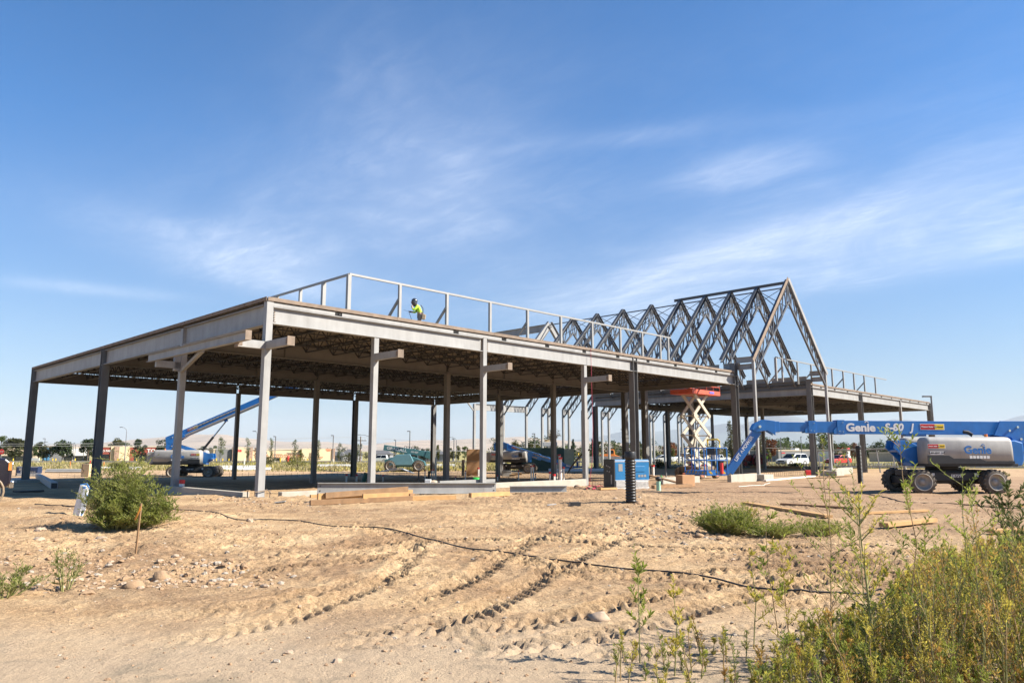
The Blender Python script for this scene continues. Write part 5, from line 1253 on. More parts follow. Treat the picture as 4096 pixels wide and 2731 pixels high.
def bucket(px,py,m,label,r=.15,h=.36):
    p=GG(px,py); mb=MB().lathe(p,(0,0,1),[(0,.001),(0,r*.85),(h*.75,r*.97),(h*.75,r*1.05),(h*.82,r*1.05),(h*.82,r),(h,r*1.02),(h,r*.94),(.05,r*.8)],18); mb.tube([p+Vector((-r,0,h*.9)),p+Vector((0,-r*1.05,h*.6)),p+Vector((r,0,h*.9))],.006,5)
    return solo('bucket',mb,m,label,'bucket',loc=p)
bucket(1905,1948,mat('bright_green',(.02,.36,.06),.45),'bright green bucket behind the wall by the third column',.19,.5)
p=W(12.0,.8,zc_-.25); p=GG(1715,1952); mb=MB(); mb.bx(-.2,.12,-.15,.15,0,.4); mb.sph((.25,0,.2),.2,8,6,(1.3,.8,.8),mi=1); mb.v=[(x+p.x,y+p.y,z+p.z) for x,y,z in mb.v]
solo('paper_bundle',mb,[mat('clear_wrap',(.62,.66,.68),.2),mat('crumpled_paper',(.50,.40,.30),.9,0,.2,9,.5,20)],'crumpled paper and plastic bundle behind the long beam','bundle',loc=p,bevel=.03)
p=GG(2742,1945); t=thing('cardboard_box','torn cardboard box leaning on the short concrete wall','box',p,R(24)); MB().bx(-.42,.42,-.3,.3,.02,.62).build('box',CARD,t,bevel=.02,local=True); MB().add([(.2,-.3,.62),(.5,-.42,.9),(.52,.25,.95),(.2,.3,.62)],[(0,1,2,3),(3,2,1,0)]).build('flap',CARD,t,local=True); MB().bx(.43,.434,-.2,.15,.3,.5).build('shipping_label',WHITE,t,local=True)
for k,(px,py,l) in enumerate(((2738,1912,'left red brick standing on the short concrete wall'),(2754,1911,'right red brick standing on the short concrete wall'))):
    p=W(29.8+.55*k,-.2,.02); solo('clay_brick',MB().bx(p.x-.12,p.x+.12,p.y-.1,p.y+.1,p.z,p.z+.24),mat('brick_red',(.45,.13,.06),.9,0,.15,8,.3,30),l,'brick',loc=p,bevel=.01)
p=GG(2655,1925); solo('green_board',MB().bar(p+Vector((-.15,0,.1)),p+Vector((.25,.3,-.0)),.12,.03).bar(p+Vector((-.2,0,.42)),p+Vector((.12,.1,.0)),.10,.04),mat('fresh_green',(.08,.55,.15),.5),'bright green board leaning by the mint green pipe','board',loc=p)
p=GG(2300,2023); t=thing('tube_offcut','short black square tube offcut lying in the open dirt','tube offcut',p,R(12)); MB().bx(-.16,.16,-.1,.1,.0,.12).build('tube',BLACK,t,bevel=.006,local=True); MB().bx(-.17,-.16,-.075,.075,.02,.10).build('opening',GREY,t,local=True)
p=GG(2207,2023); solo('paper_scrap',MB().bar(p+Vector((-.14,0,.03)),p+Vector((.14,0,.06)),.12,.02),WHITE,'white paper scrap on the dirt beside the black offcut','scrap',loc=p)
# red fuel can, bottles
p=G(3232,1899); t=thing('fuel_can','red fuel can on the ground between the gable posts','fuel can',p); MB().bx(-.25,.25,-.2,.2,0,.42).build('can',RED,t,bevel=.05,local=True); MB().tube([(-.2,0,.42),(-.32,0,.6),(-.4,0,.62)],.04,8).build('spout',BLACK,t,local=True)
# container with a tray of plants over it
p0=at(2108,1872,84); p1=at(2228,1872,84); cz=float(tz(p0.x,84))
t=thing('shipping_container','dark green shipping container with open end doors beyond the hall','container',((p0.x+p1.x)/2,85.2,cz),R(-4)); GRN=mat('container_green',(.05,.10,.07),.6,0,.12,1.5,dirt=(.12,.12,.08))
mb=MB(); L_=(p1.x-p0.x)/2+.9; n=26
mb.bx(-L_,L_,-1.2,1.2,.1,.25); mb.bx(-L_,L_,-1.2,1.2,2.5,2.6)
for k in range(n):
    a=-L_+2*L_*k/n; b=a+2*L_/n; mb.bx(a,a+(b-a)*.5,-1.2,-1.14,.25,2.5); mb.bx(a+(b-a)*.5,b,-1.16,-1.10,.25,2.5)
mb.bx(-L_,L_,1.1,1.2,.25,2.5); mb.bx(-L_,-L_+.08,-1.1,1.1,.25,2.5); mb.build('walls',GRN,t,local=True)
for s,a in ((-1,30),(1,-20)): 
    M_=Matrix.Translation((L_,s*1.2,0))@Matrix.Rotation(R(a),4,'Z'); MB(M_).bx(0,1.2,-.03,.03,.25,2.5).build('door',mat('container_pale',(.42,.40,.26),.7),t,local=True)
MB().bx(L_-1.6,L_-1.5,-1.1,1.1,.25,2.5).build('cargo',mat('cargo_dark',(.10,.06,.04),.9),t,local=True)
pc=at(2202,1786,84)
t=thing('plant_tray','white raised tray holding wooden cribs and leafy shrubs above the container','plant tray',(pc.x,85.2,cz+2.6)); hh=max(.6,at(2202,1769,84).z-cz-2.6)
MB().bx(-.8,.8,-.7,.7,hh-.42,hh+.05).bx(-.08,.08,-.08,.08,0,hh-.42).build('tray',WHITE,t,bevel=.02,local=True); MB().bx(-.6,-.05,-.5,.5,hh+.05,hh+.38).bx(.05,.7,-.5,.5,hh+.05,hh+.42).build('crib',PLY,t,local=True)
TRAY=(pc.x,85.2,cz+2.6+hh)
# leaning rail frame behind the hero lift
mb=MB(); a=at(3270,1803,76);b=at(3760,1790,70); 
zg=float(tz(a.x,75)); a2=a-Z*1.55;b2=b-Z*1.75
mb.bar(a,b,.10,.10); mb.bar(a2,b2,.08,.08)
for k in range(9):
    f=k/8; q=a.lerp(b,f); r_=a2.lerp(b2,f)+(b-a).normalized()*.22; r_.z=zg; mb.bar(q,r_,.10,.10,(0,1,0))
solo('rail_frame',mb,GALV,'long grey steel rail frame set up behind the nearest boom lift','rail frame',loc=(a.x,a.y,zg))
# rebar along the far edge of the slab
def rebar(a,b,label,n):
    mb=MB(); d=b-a
    for z in (.02,.22): mb.bar(a+Z*z,b+Z*z,.022,.022)
    for k in range(n): q=a.lerp(b,k/n); mb.bar(q-Z*.1,q+Z*(.34 if k%3 else .42),.02,.02)
    solo('rebar_mat',mb,RUST,label,'rebar','rebar along the slab',loc=a)
rebar(G(236,1911),G(1395,1902),'rusty rebar run along the far left edge of the slab',44)
rebar(G(1420,1902),G(1880,1899),'rusty rebar run between the rear columns and the brown crate',18)
rebar(G(3058,1907),G(3240,1897),'rusty rebar run inside the hall front, right of the left gable post',24)
rebar(G(2370,1948),G(2425,1946),'short rebar piece tangled with red hose at the wall end',5)
P=[GG(x,y)+Z*.06 for x,y in ((2345,1960),(2365,1948),(2385,1956),(2370,1962),(2400,1950),(2415,1958),(2380,1950),(2352,1945))]
solo('red_hose',MB().tube(spline(P,.1),.022,6),mat('red_hose',(.35,.03,.06),.6),'tangled red hose between the wall end and the blue generator','hose',loc=P[0])
a=onU(2345,1400,-.25); P=[W(21.,-.25,7.5),W(21.02,-.27,5),W(20.95,-.2,2.5),W(20.6,-.25,.8),W(20.3,-.25,-.2)]
a=onU(2363,1400,-.2)[0]; P=[W(a,-.2,7.6),W(a,-.22,5.5),W(a+.02,-.25,3),W(a-.15,-.3,1.2),W(a-.45,-.3,-.2)]
solo('air_line',MB().tube(P,.013,5),mat('red_hose',(.35,.03,.06),.6),'thin red air line hanging from the roof edge to the ground','air line',loc=P[0])
P=[at(2270,1893,52),at(2290,1860,52),at(2330,1815,51),at(2362,1795,50)]
solo('conduit',MB().tube(spline(P,.2),.06,8),PIPEB,'curved black conduit leaning against the fourth front column','conduit',loc=P[0])
# white boards heaped in front of the telehandler
k=0
for (x0,y0,x1,y1,l) in ((800,1165,1160,1085,'topmost'),(830,1170,1190,1075,'second'),(880,1172,1195,1100,'third'),(900,1175,1150,1120,'lowest')):
    a=G(1300+.2551*x0,1600+.2551*1145); b=a+Vector(((x1-x0)*.2551*a.y/2930,.6+.2*k,0)); a=a+Z*(.10+.03*k); b.z=a.z+.50-.12*k
    mb=MB().bar(a,b,.3,.05); solo('white_board',mb,WHITE,'white board sloping up to the right, %s of the heap before the telehandler'%l,'board','white boards heaped by the telehandler',loc=a); k+=1
a=G(1605,1891);b=G(1655,1894); solo('white_board',MB().bar(a+Z*.5,b+Z*.05,.25,.06),WHITE,'white board sloping down to the right beside the heap','board','white boards heaped by the telehandler',loc=a)
# stacks of white pipe beyond the site
def pipes(px0,px1,y,n,label,m=PVC,r=.09):
    a=G(px0,y);b=G(px1,y)
    mb=MB()
    for k in range(n): mb.cyl(a+Vector((0,.2*k,r+.16*(k%2))),b+Vector((0,.2*k,r+.16*(k%2))),r,8)
    solo('pipe_stack',mb,m,label,'pipe stack','pipe stacks beyond the slab',loc=a)
pipes(855,1078,1881,4,'long white pipe stack nearest the slab, right of the raised boom lift')
pipes(862,1045,1872,3,'white pipe stack just behind the longest pipe stack')
pipes(1270,1425,1867,3,'white pipe stack at the edge of the grass left of the telehandler')
pipes(1690,1820,1866,2,'white pipe stack at the edge of the grass right of the telehandler')
pipes(180,330,1890,4,'grey pipe stack left of the plywood crate',GALV,.11)
pipes(390,560,1878,3,'pale pipe stack behind the left bush')
pipes(2195,2420,1886,2,'whitened timbers along the slab edge below the container')
p=G(2480,1856)
mb=MB()
for k in range(7): mb.bar(p+Vector((-5.8+.1*k,.25*k,.3+.28*(k%4))),p+Vector((2.0+.2*k,.25*k,.3+.28*(k%4))),.24,.22)
solo('steel_stack',mb,GALV,'stack of grey steel members beyond the hall left of the white pickups','steel stack',loc=p)
p=G(2700,1868)
# ================================================================ vegetation
LG=leafmat('leaf_green',(.045,.07,.02),(.11,.145,.045)); LD=leafmat('leaf_dark',(.028,.045,.018),(.070,.095,.035)); LY=leafmat('leaf_yellow_green',(.09,.10,.022),(.20,.19,.05))
LR=leafmat('leaf_autumn',(.13,.045,.018),(.26,.10,.035)); LC=leafmat('leaf_conifer',(.022,.042,.026),(.055,.080,.045)); LO=leafmat('leaf_olive',(.055,.06,.022),(.12,.115,.04))
def leafcloud(mb,c,rx,ry,rz_,n,s,rn,hollow=.55,mi=0,droop=0):
    for _ in range(n):
        while True:
            x,y,z=(rn.uniform(-1,1) for _ in range(3)); d=x*x+y*y+z*z
            if hollow*hollow*rn.random()<d<1: break
        p=Vector((c[0]+x*rx,c[1]+y*ry,c[2]+z*rz_)); k=s*rn.uniform(.55,1.3)
        a=Vector((rn.gauss(0,1),rn.gauss(0,1),rn.gauss(0,.6)-droop)).normalized(); b=a.cross(Vector((rn.gauss(0,1),rn.gauss(0,1),rn.gauss(0,1)))).normalized()
        mb.add([p-a*k,p+b*k*.45,p+a*k,p-b*k*.45],[(0,1,2,3)],mi)
def tree(name,label,loc,h,cr,kind,leaf,seed,n=900,s=.22,group=None,cat='tree'):
    rn=random.Random(seed); t=thing(name,label,cat,loc,0,group); tr=MB(); cw=MB(); tb=h*(.16 if kind!='conifer' else .05)
    lean=Vector((rn.uniform(-.03,.03)*h,rn.uniform(-.03,.03)*h,0)); top=Vector((0,0,h*.85))+lean
    r0=h*.022; tr.tube([(0,0,-.2),tuple(lean*.3+Vector((0,0,h*.3))),tuple(lean*.7+Vector((0,0,h*.6))),tuple(top)],[r0,r0*.8,r0*.5,r0*.12],7)
    if kind=='round':
        m=15
        for i in range(m):
            a=rn.uniform(0,6.28); zz=rn.uniform(.30,.92); rr=cr*(1-((zz-.5)/.52)**2*.75)*rn.uniform(.35,.85); c=Vector((math.cos(a)*rr,math.sin(a)*rr,h*zz))
            tr.tube([tuple(lean*.4+Vector((0,0,h*max(.18,zz-.28)))),tuple(c*.6+Vector((0,0,h*zz*.38))),tuple(c)],[r0*.4,r0*.25,r0*.06],5)
            q=cr*rn.uniform(.30,.50); leafcloud(cw,c,q,q,q*.8,n//m,s,rn)
    elif kind=='column':
        m=12
        for i in range(m):
            zz=.22+.76*i/(m-1); w=cr*(math.sin(math.pi*min(1,.12+.88*(1-(zz-.2)/.82)))**.7)*.9+.12; a=rn.uniform(0,6.28); c=Vector((math.cos(a)*w*.45,math.sin(a)*w*.45,h*zz))
            tr.tube([tuple(Vector((0,0,h*max(.15,zz-.2)))),tuple(c)],[r0*.35,r0*.06],5)
            leafcloud(cw,c,w*.75,w*.75,h*.085,n//m,s,rn)
    elif kind=='conifer':
        m=13
        for i in range(m):
            zz=.06+.92*i/(m-1); w=cr*(1-zz)**.85+.06
            for k in range(5):
                a=rn.uniform(0,6.28); c=Vector((math.cos(a)*w*.55,math.sin(a)*w*.55,h*zz)); leafcloud(cw,c,w*.5,w*.5,h*.045,max(3,n//(m*5)),s,rn,0,droop=.4)
    elif kind=='bush':
        for i in range(9):
            a=rn.uniform(0,6.28); c=Vector((math.cos(a)*cr*.55*rn.random(),math.sin(a)*cr*.55*rn.random(),h*rn.uniform(.25,.75))); leafcloud(cw,c,cr*.55,cr*.55,h*.3,n//9,s,rn)
            tr.tube([(0,0,-.1),tuple(c)],[r0,r0*.2],4)
    tr.build('trunk',BARK,t,local=True); cw.build('crown',leaf,t,local=True)
    return t
# trees that can be told apart, each with its own crown; y = image foot, h from the image
def imgtree(name,label,px,ytop,depth,wpx,kind,leaf,seed,n=900,s=None,group=None,cat='tree'):
    q=at(px,ytop,depth); z=float(tz(q.x,depth)); h=q.z-z; cr=wpx*depth/2930/2
    return tree(name,label,(q.x,depth,z),h,cr,kind,leaf,seed,n,s or max(.12,cr*.14),group,cat)
g='trees by the shops'
for i,(px,yt,w,k,lf,l) in enumerate(((8,1740,46,'round',LG,'tree cut off by the left edge above the dark pickup'),(68,1758,98,'round',LO,'wide spreading tree between the left edge and the far left column'),(160,1764,52,'round',LG,'dark tree just right of the far left column'),
 (192,1778,44,'round',LO,'low yellowish tree beside the blue shop'),(255,1760,74,'round',LD,'dense dark tree between the blue shop and the white shop'),(357,1756,72,'round',LD,'dense dark tree left of the second left column'),(470,1752,60,'round',LO,'loose crowned tree rising behind the stone towered shop'),(510,1754,40,'round',LG,'loose crowned tree behind the curved lamp post'),
 (560,1754,56,'round',LD,'dark tree in front of the red walled shop'),(650,1752,52,'round',LD,'dark tree partly hidden by the raised boom lift'),(818,1780,36,'round',LG,'small tree right of the raised boom lift'),(856,1778,34,'round',LG,'pale green tree left of the beige shops'))):
    imgtree('shade_tree',l,px,yt,215 if i not in (6,7,10,11) else 262,w,k,lf,50+i,1500,None,g)
for i,(px,yt,w,lf,l) in enumerate(((888,1752,34,LG,'upright columnar tree left of the beige shops'),(992,1754,24,LG,'narrow columnar tree before the stone tower of the beige shops'),(1027,1792,22,LR,'small reddish tree before the beige shops'),(1087,1756,20,LG,'narrow columnar tree between the corner column and the beige shops'),
 (1180,1762,26,LG,'narrow columnar tree near the middle of the beige shops'),(1274,1762,26,LG,'narrow columnar tree at the right end of the beige shops'),(1357,1774,24,LG,'narrow columnar tree in front of the grey roofed houses'),(1430,1778,20,LG,'narrow columnar tree beside the wooden power pole'),(1205,1800,20,LY,'thin young tree before the right beige tower'))):
    imgtree('columnar_tree',l,px,yt,205,w,'column',lf,90+i,900,None,g)
for i,(px,yt,w,k,lf,l) in enumerate(((1690,1795,36,'conifer',LC,'small blue spruce right of the telehandler boom'),(1712,1790,30,'round',LG,'round green tree behind the telehandler'),(1753,1782,14,'column',LY,'thin yellowing columnar tree left of the middle columns'),(1800,1790,34,'round',LO,'brownish round tree behind the middle columns'),(1832,1786,22,'column',LY,'yellow columnar tree left of the brown crate'),(1860,1782,30,'round',LG,'green tree just behind the brown crate'),
 (2066,1760,52,'round',LO,'broad olive tree behind the middle boom lift'),(2118,1768,42,'round',LO,'olive tree left of the plant tray'),(2150,1776,40,'round',LY,'yellowing tree between the lamp and the container'),(2292,1758,52,'conifer',LC,'bushy spruce right of the container'),(2368,1758,40,'conifer',LC,'tall spruce right of the fourth front column'),(2392,1720,34,'round',LO,'sparse bare tree behind the tall spruce'),(2455,1790,16,'column',LY,'yellow columnar tree between two rear posts'),(2690,1795,14,'column',LY,'thin yellow tree left of the scissor arms'))):
    imgtree('background_tree',l,px,yt,150,w,k,lf,130+i,900,None,'trees beyond the slab')
for i,(px,yt,d,w,k,lf,l) in enumerate(((3075,1793,120,26,'round',LY,'yellow leaved sapling behind the worker'),(2920,1690,110,34,'column',LO,'sparse tree behind the right hall columns'),(3040,1690,110,44,'column',LO,'feathery tree left of the right gable post'),(3082,1757,230,60,'round',LR,'reddish tree behind the tractor'),(3665,1752,240,54,'round',LR,'bright orange red tree behind the turret of the nearest lift'),(3415,1768,235,34,'round',LR,'orange tree right of the red roofed shop'),(3340,1764,235,34,'round',LO,'olive crowned tree above the red sedan'),(3370,1768,232,36,'round',LG,'green round tree right of the right gable post'),(2680,1772,235,62,'round',LR,'large reddish tree left of the scissor lift'))):
    imgtree('background_tree',l,px,yt,d,w,k,lf,170+i,1100,None,'trees beyond the hall')
# the far row of trees: prototypes, then copies
prot=[]
for i,(k,lf,h,c) in enumerate((('round',LD,8,3.6),('round',LG,7,3.4),('conifer',LC,9,2.6),('round',LO,6.5,3.2),('round',LR,6,3.0),('conifer',LC,7.5,2.8))):
    prot.append(tree('distant_tree','tree in the far row along the horizon beyond the site',(0,0,0),h,c,k,lf,300+i,420,.42,'far row of trees on the horizon'))
used=set(); rr=random.Random(11)
x=1980
while x<4330:
    d=rr.uniform(255,330); k=rr.choice((0,0,1,1,3,3,4,5,0,1,3)); q=at(x,1803,d); z=float(tz(q.x,d)); sc=rr.uniform(.65,1.15)
    if x>3100 and x<3330: k=rr.choice((2,5,0,0,1)); sc*=1.2
    if k not in used: prot[k].location=(q.x,d,z); prot[k].scale=(sc,)*3; prot[k].rotation_euler.z=rr.uniform(0,6); used.add(k)
    else: dup(prot[k],(q.x,d,z),rr.uniform(0,6),sc)
    x+=rr.uniform(11,24)
x=-260
while x<1980:
    d=rr.uniform(300,360); k=rr.choice((0,1,1,3,3,4)); q=at(x,1803,d); z=float(tz(q.x,d)); sc=rr.uniform(.5,.85)
    dup(prot[k],(q.x,d,z),rr.uniform(0,6),sc); x+=rr.uniform(34,80)
# shrub on the raised tray
rn=random.Random(5); t=thing('potted_shrub','airy leafy shrub growing out of the white raised tray','shrub',TRAY); mb=MB(); st=MB()
for k in range(60):
    a=rn.uniform(0,6.28); e=Vector((.4+math.cos(a)*rn.uniform(.2,.9),math.sin(a)*.6,rn.uniform(.5,1.5))); st.tube([(.2,0,.1),tuple(e*.6),tuple(e)],[.02,.012,.004],4)
    for j in range(9): p=Vector((.2,0,.1)).lerp(e,rn.uniform(.4,1.05)); leafcloud(mb,p,.12,.12,.1,1,.09,rn)
st.build('stem',STALK,t,local=True); mb.build('foliage',LO,t,local=True)
# ---- weeds
WG=leafmat('weed_green',(.15,.195,.03),(.36,.39,.075),.5); WY=leafmat('weed_yellow',(.34,.30,.045),(.60,.50,.10),.5); WD=leafmat('weed_dark',(.055,.080,.024),(.14,.165,.05),.4); WR=leafmat('weed_rust',(.34,.18,.04),(.52,.34,.09),.45); WB=leafmat('bush_green',(.10,.14,.028),(.26,.28,.065),.45)
def weed(st,lf,h,rn,base=(0,0,0),lean=.15,nb=14,leaf=.04,lw=.11,dens=26,r=.006,mi=0,spread=.42,upright=.7):
    """stalk with rising side shoots, each set with narrow leaves"""
    b=Vector(base); a=rn.uniform(0,6.28); tip=b+Vector((math.cos(a)*lean*h,math.sin(a)*lean*h,h)); mid=b.lerp(tip,.5)+Vector((rn.uniform(-.05,.05)*h,rn.uniform(-.05,.05)*h,0))
    main=[b-Vector((0,0,.05)),b.lerp(mid,.55),mid,mid.lerp(tip,.55)+Vector((rn.uniform(-.02,.02)*h,0,0)),tip]
    st.tube(main,[r,r*.9,r*.7,r*.5,r*.2],5,caps=False)
    def pt(t):
        k=min(3,int(t*4)); f=t*4-k; return main[k].lerp(main[k+1],f)
    def leaves(P0,P1,n,s):
        d=(P1-P0)
        for _ in range(n):
            p=P0.lerp(P1,rn.random()); w=rn.uniform(0,6.28); o=Vector((math.cos(w),math.sin(w),rn.uniform(.1,1.1))).normalized(); o=(o+d.normalized()*.7).normalized()
            k=s*rn.uniform(.5,1.35); sd=o.cross(Vector((rn.gauss(0,1),rn.gauss(0,1),rn.gauss(0,1)))).normalized()*k*lw; bend=Vector((0,0,-.15*k))
            lf.add([p,p+o*k*.5+sd,p+o*k+bend,p+o*k*.5-sd],[(0,1,2,3)],mi)
    leaves(pt(.78),tip,dens,leaf)
    for i in range(nb):
        t=rn.uniform(.10,.92); p=pt(t); w=rn.uniform(0,6.28); L=h*spread*(1-t*.72)*rn.uniform(.6,1.2); o=Vector((math.cos(w),math.sin(w),upright*rn.uniform(.7,1.8))).normalized()
        e=p+o*L; e.z+=L*.18; m_=p.lerp(e,.5)-Vector((0,0,L*.05)); st.tube([p,m_,e],[r*.5,r*.4,r*.15],4,caps=False)
        leaves(p.lerp(m_,.4),m_,dens//2,leaf); leaves(m_,e,int(dens*.9),leaf)
def weedthing(label,px,py,h,seed,leafm,stm,name='tall_weed',cat='weed',group=None,p=None,**kw):
    rn=random.Random(seed); p=p or GG(px,py); t=thing(name,label,cat,p,0,group); st=MB(); lf=MB(); weed(st,lf,h,rn,**kw); st.build('stem',stm,t,local=True); lf.build('foliage',leafm,t,local=True); return t
# tall stalks that stand free against the dirt (depth y, image x of the tip)
def stalk(label,px,ytop,Y,seed,leafm=WG,stm=STALK,**kw):
    q=at(px,ytop,Y); z=gh(q.x,Y); kw.setdefault('lean',.05); return weedthing(label,0,0,q.z-z,seed,leafm,stm,p=Vector((q.x,Y,z)),group='tall weed stalks',**kw)
stalk('tall reddish weed stalk rising in front of the nearest lift, left of its front wheel',3270,1745,6.6,1,WG,STALK,nb=20,dens=18,leaf=.05,spread=.40,lean=.06)
stalk('tall green weed stalk crossing the middle of the nearest boom lift',3543,1700,6.3,2,WG,STALK,nb=17,dens=22,leaf=.05,spread=.3)
stalk('weed stalk just left of the lowered boom letters',3420,1880,6.9,3,WG,STALKG,nb=13,dens=22,leaf=.05)
stalk('thin weed stalk in front of the black chassis of the lift',3870,1876,6.4,4,WG,STALKG,nb=12,dens=20,leaf=.045)
stalk('weed stalk near the right rear wheel of the lift',3905,1935,6.2,41,WG,STALKG,nb=14,dens=22,leaf=.045)
stalk('single green weed stalk with star shaped leaf tufts standing alone on the dirt',2548,2185,6.3,5,WG,STALKG,nb=9,dens=26,leaf=.06,spread=.22)
stalk('short yellow weed right of the lone stalk at the bottom',2685,2300,6.0,6,WY,STALKG,nb=10,dens=24,leaf=.05,spread=.2)
stalk('thin weed stalk topped with bright leaf tufts above the hose',3090,2030,7.2,7,WG,STALK,nb=9,dens=26,leaf=.06,spread=.2)
stalk('thin dry weed stalk beside the leaf tufted stalk',2995,2200,6.8,8,WY,STALKG,nb=8,dens=16,leaf=.05,spread=.2)
stalk('red stemmed weed stalk with yellow leaves right of the hose end',3140,2160,6.5,9,WY,STALK,nb=13,dens=20,leaf=.05,spread=.3)
stalk('branchy weed with a thick pale stem standing at the thicket edge',3460,1960,6.0,10,WY,STALKG,nb=24,dens=22,leaf=.05,spread=.38,r=.011)
stalk('leaning weed stalk over the dark patch of shade',3720,2080,6.6,12,WG,STALK,nb=14,dens=20,leaf=.05)
stalk('dark green bushy weed at the right edge',4040,1925,6.8,13,WD,STALK,nb=26,dens=30,leaf=.06,spread=.42)
stalk('very dark weed leaning in at the far right edge',4120,1990,6.4,14,WD,STALK,nb=26,dens=30,leaf=.06,spread=.42)
# dense growth at the lower right: a mass nobody could count
def thicket(name,n,region,hr,mats,seed,kw,kind='stuff'):
    rn=random.Random(seed); st=MB(); lf=MB()
    k=0
    while k<n:
        x,y=region(rn)
        h=rn.uniform(*hr(x,y)); weed(st,lf,h,rn,base=(x,y,gh(x,y)),mi=rn.choice((0,0,0,1,1,1,1,2,3,3)),r=.006,lean=rn.uniform(.05,.3),**kw); k+=1
    nv=len(st.v); off=len(lf.v)
    for f,m_ in zip(st.f,st.m): lf.f.append(tuple(i+off for i in f)); lf.m.append(4+(hash(f)%2)); lf.sm.append(True)
    lf.v+=st.v; o=lf.build(name,mats); o['kind']=kind; return o
def reg(rn):
    while True:
        y=rn.uniform(5.0,10.2); x=rn.uniform(1.2,7.6); e=1.7+.66*(y-5.2)+.35*math.sin(y*2.3)
        if x>e and x<y*.78+1.0: return x,y
def grow(x,y):
    top=float(np.interp(x/y,[.24,.34,.453,.546,.62,.74],[2740,2600,2420,2225,2160,2080])); h=max(.10,1.72-(top-1803)/2930*y); return h*.45,h*1.12
thicket('weed_thicket',520,reg,grow,[WG,WY,WD,WR,STALK,STALKG],21,dict(nb=12,dens=16,leaf=.032,spread=.38,upright=1.5))
def reg2(rn):
    y=rn.uniform(5.2,6.6); return rn.uniform(.75,2.9),y
def reg3(rn):
    y=rn.uniform(4.9,7.2); return rn.uniform(1.5+.55*(y-5),y*.8+.6),y
def reg4(rn):
    while True:
        y=rn.uniform(7.5,11.5); x=rn.uniform(4.2,9)
        if x>y*.62 and x<y*.85: return x,y
thicket('dark_weeds',46,reg4,lambda x,y:tuple(k*1.1 for k in grow(x,y)),[WD,WD,WG,WR,STALK,STALKG],27,dict(nb=14,dens=22,leaf=.045,spread=.42))
thicket('ground_weeds',560,reg3,lambda x,y:(.10,.36),[WY,WG,WY,WR,STALK,STALKG],23,dict(nb=8,dens=13,leaf=.032,spread=.45,upright=1.1))
thicket('low_weeds',46,reg2,lambda x,y:(.12,.42),[WY,WG,WY,WR,STALK,STALKG],22,dict(nb=7,dens=11,leaf=.032,spread=.34,upright=1.4))
# bush at the left and others
def bush(label,px,py,h,rad,n,seed,leafm,hmin=.5,leaf=.06,dens=26,name='bush',nb=12,stm=STALKG,leanx=0,lobes=None):
    rn=random.Random(seed); p=GG(px,py); t=thing(name,label,'bush',p); st=MB();lf=MB()
    for (ox,oy,h,rad,n,leanx) in (lobes or [(0,0,h,rad,n,leanx)]):
      for k in range(n):
        a=rn.uniform(0,6.28); q=rad*math.sqrt(rn.random()); x,y=math.cos(a)*q,math.sin(a)*q*.8; hh=h*rn.uniform(hmin,1)*(1-.45*(q/rad)**2)
        b0=(ox*.5+x*.35,oy*.5+y*.35,gh(p.x+ox*.5+x*.35,p.y+oy*.5+y*.35)-p.z); aim=Vector((ox+x*1.1+leanx*hh,oy+y*1.1,hh))
        bse=Vector(b0); main=[bse,bse.lerp(aim,.5)+Vector((0,0,.08*hh)),aim]; st.tube(main,[.009,.006,.002],4,caps=False)
        dead=rn.random()<.06
        for i in range(nb if not dead else 3):
            s_=rn.uniform(.15,1); p0=main[0].lerp(main[1],s_*2) if s_<.5 else main[1].lerp(main[2],s_*2-1); w=rn.uniform(0,6.28); o=Vector((math.cos(w)+.8*x/rad,math.sin(w)+.8*y/rad,rn.uniform(.2,1.5))).normalized(); LL=h*.20*rn.uniform(.5,1.3); e=p0+o*LL
            st.tube([p0,e],[.004,.0015],3,caps=False)
            if dead: continue
            for _ in range(dens//2):
                pp=p0.lerp(e,rn.uniform(.1,1.05)); w2=rn.uniform(0,6.28); od=(Vector((math.cos(w2),math.sin(w2),rn.uniform(0,.8)))+o*1.1).normalized(); kk=leaf*rn.uniform(.5,1.3); sd=od.cross(Vector((rn.gauss(0,1),rn.gauss(0,1),rn.gauss(0,1)))).normalized()*kk*.11
                lf.add([pp,pp+od*kk*.5+sd,pp+od*kk,pp+od*kk*.5-sd],[(0,1,2,3)])
    st.build('stem',stm,t,local=True); lf.build('foliage',leafm,t,local=True); return t
bush('big ragged green bush in front of the second left column, drooping to the right',470,2108,1.6,.8,100,31,WB,.3,.068,24,nb=15,lobes=[(-.15,0,1.45,.62,78,-.05),(.12,.1,1.95,.32,24,.05),(.45,-.1,1.05,.55,48,.35),(.1,-.35,.7,.6,30,.1),(.8,-.05,.75,.42,26,.5),(-.05,.1,2.05,.12,8,-.03)])
WL=leafmat('clump_green',(.19,.23,.035),(.40,.40,.085),.45)
bush('bright yellow green weed clump left of the long slanting plank',2905,2132,.66,.66,190,36,WL,.35,.05,16,nb=9)
bush('lower weeds trailing right from the yellow green clump',3075,2140,.36,.62,110,37,WL,.3,.045,14,nb=8)
bush('thin low weeds before the short thick plank',3270,2140,.34,.55,80,38,WL,.3,.045,13,nb=8)
bush('sparse sapling standing among clods at the lower left',262,2350,.66,.18,8,34,WB,.6,.045,16,nb=9)
bush('low green bush cut off by the left edge',15,2385,.42,.42,26,35,WB,.4,.045,16,nb=10)
bush('thin weeds rising just behind the yellow green clump',2990,2085,.55,.3,12,39,WY,.5,.05,18,nb=9)
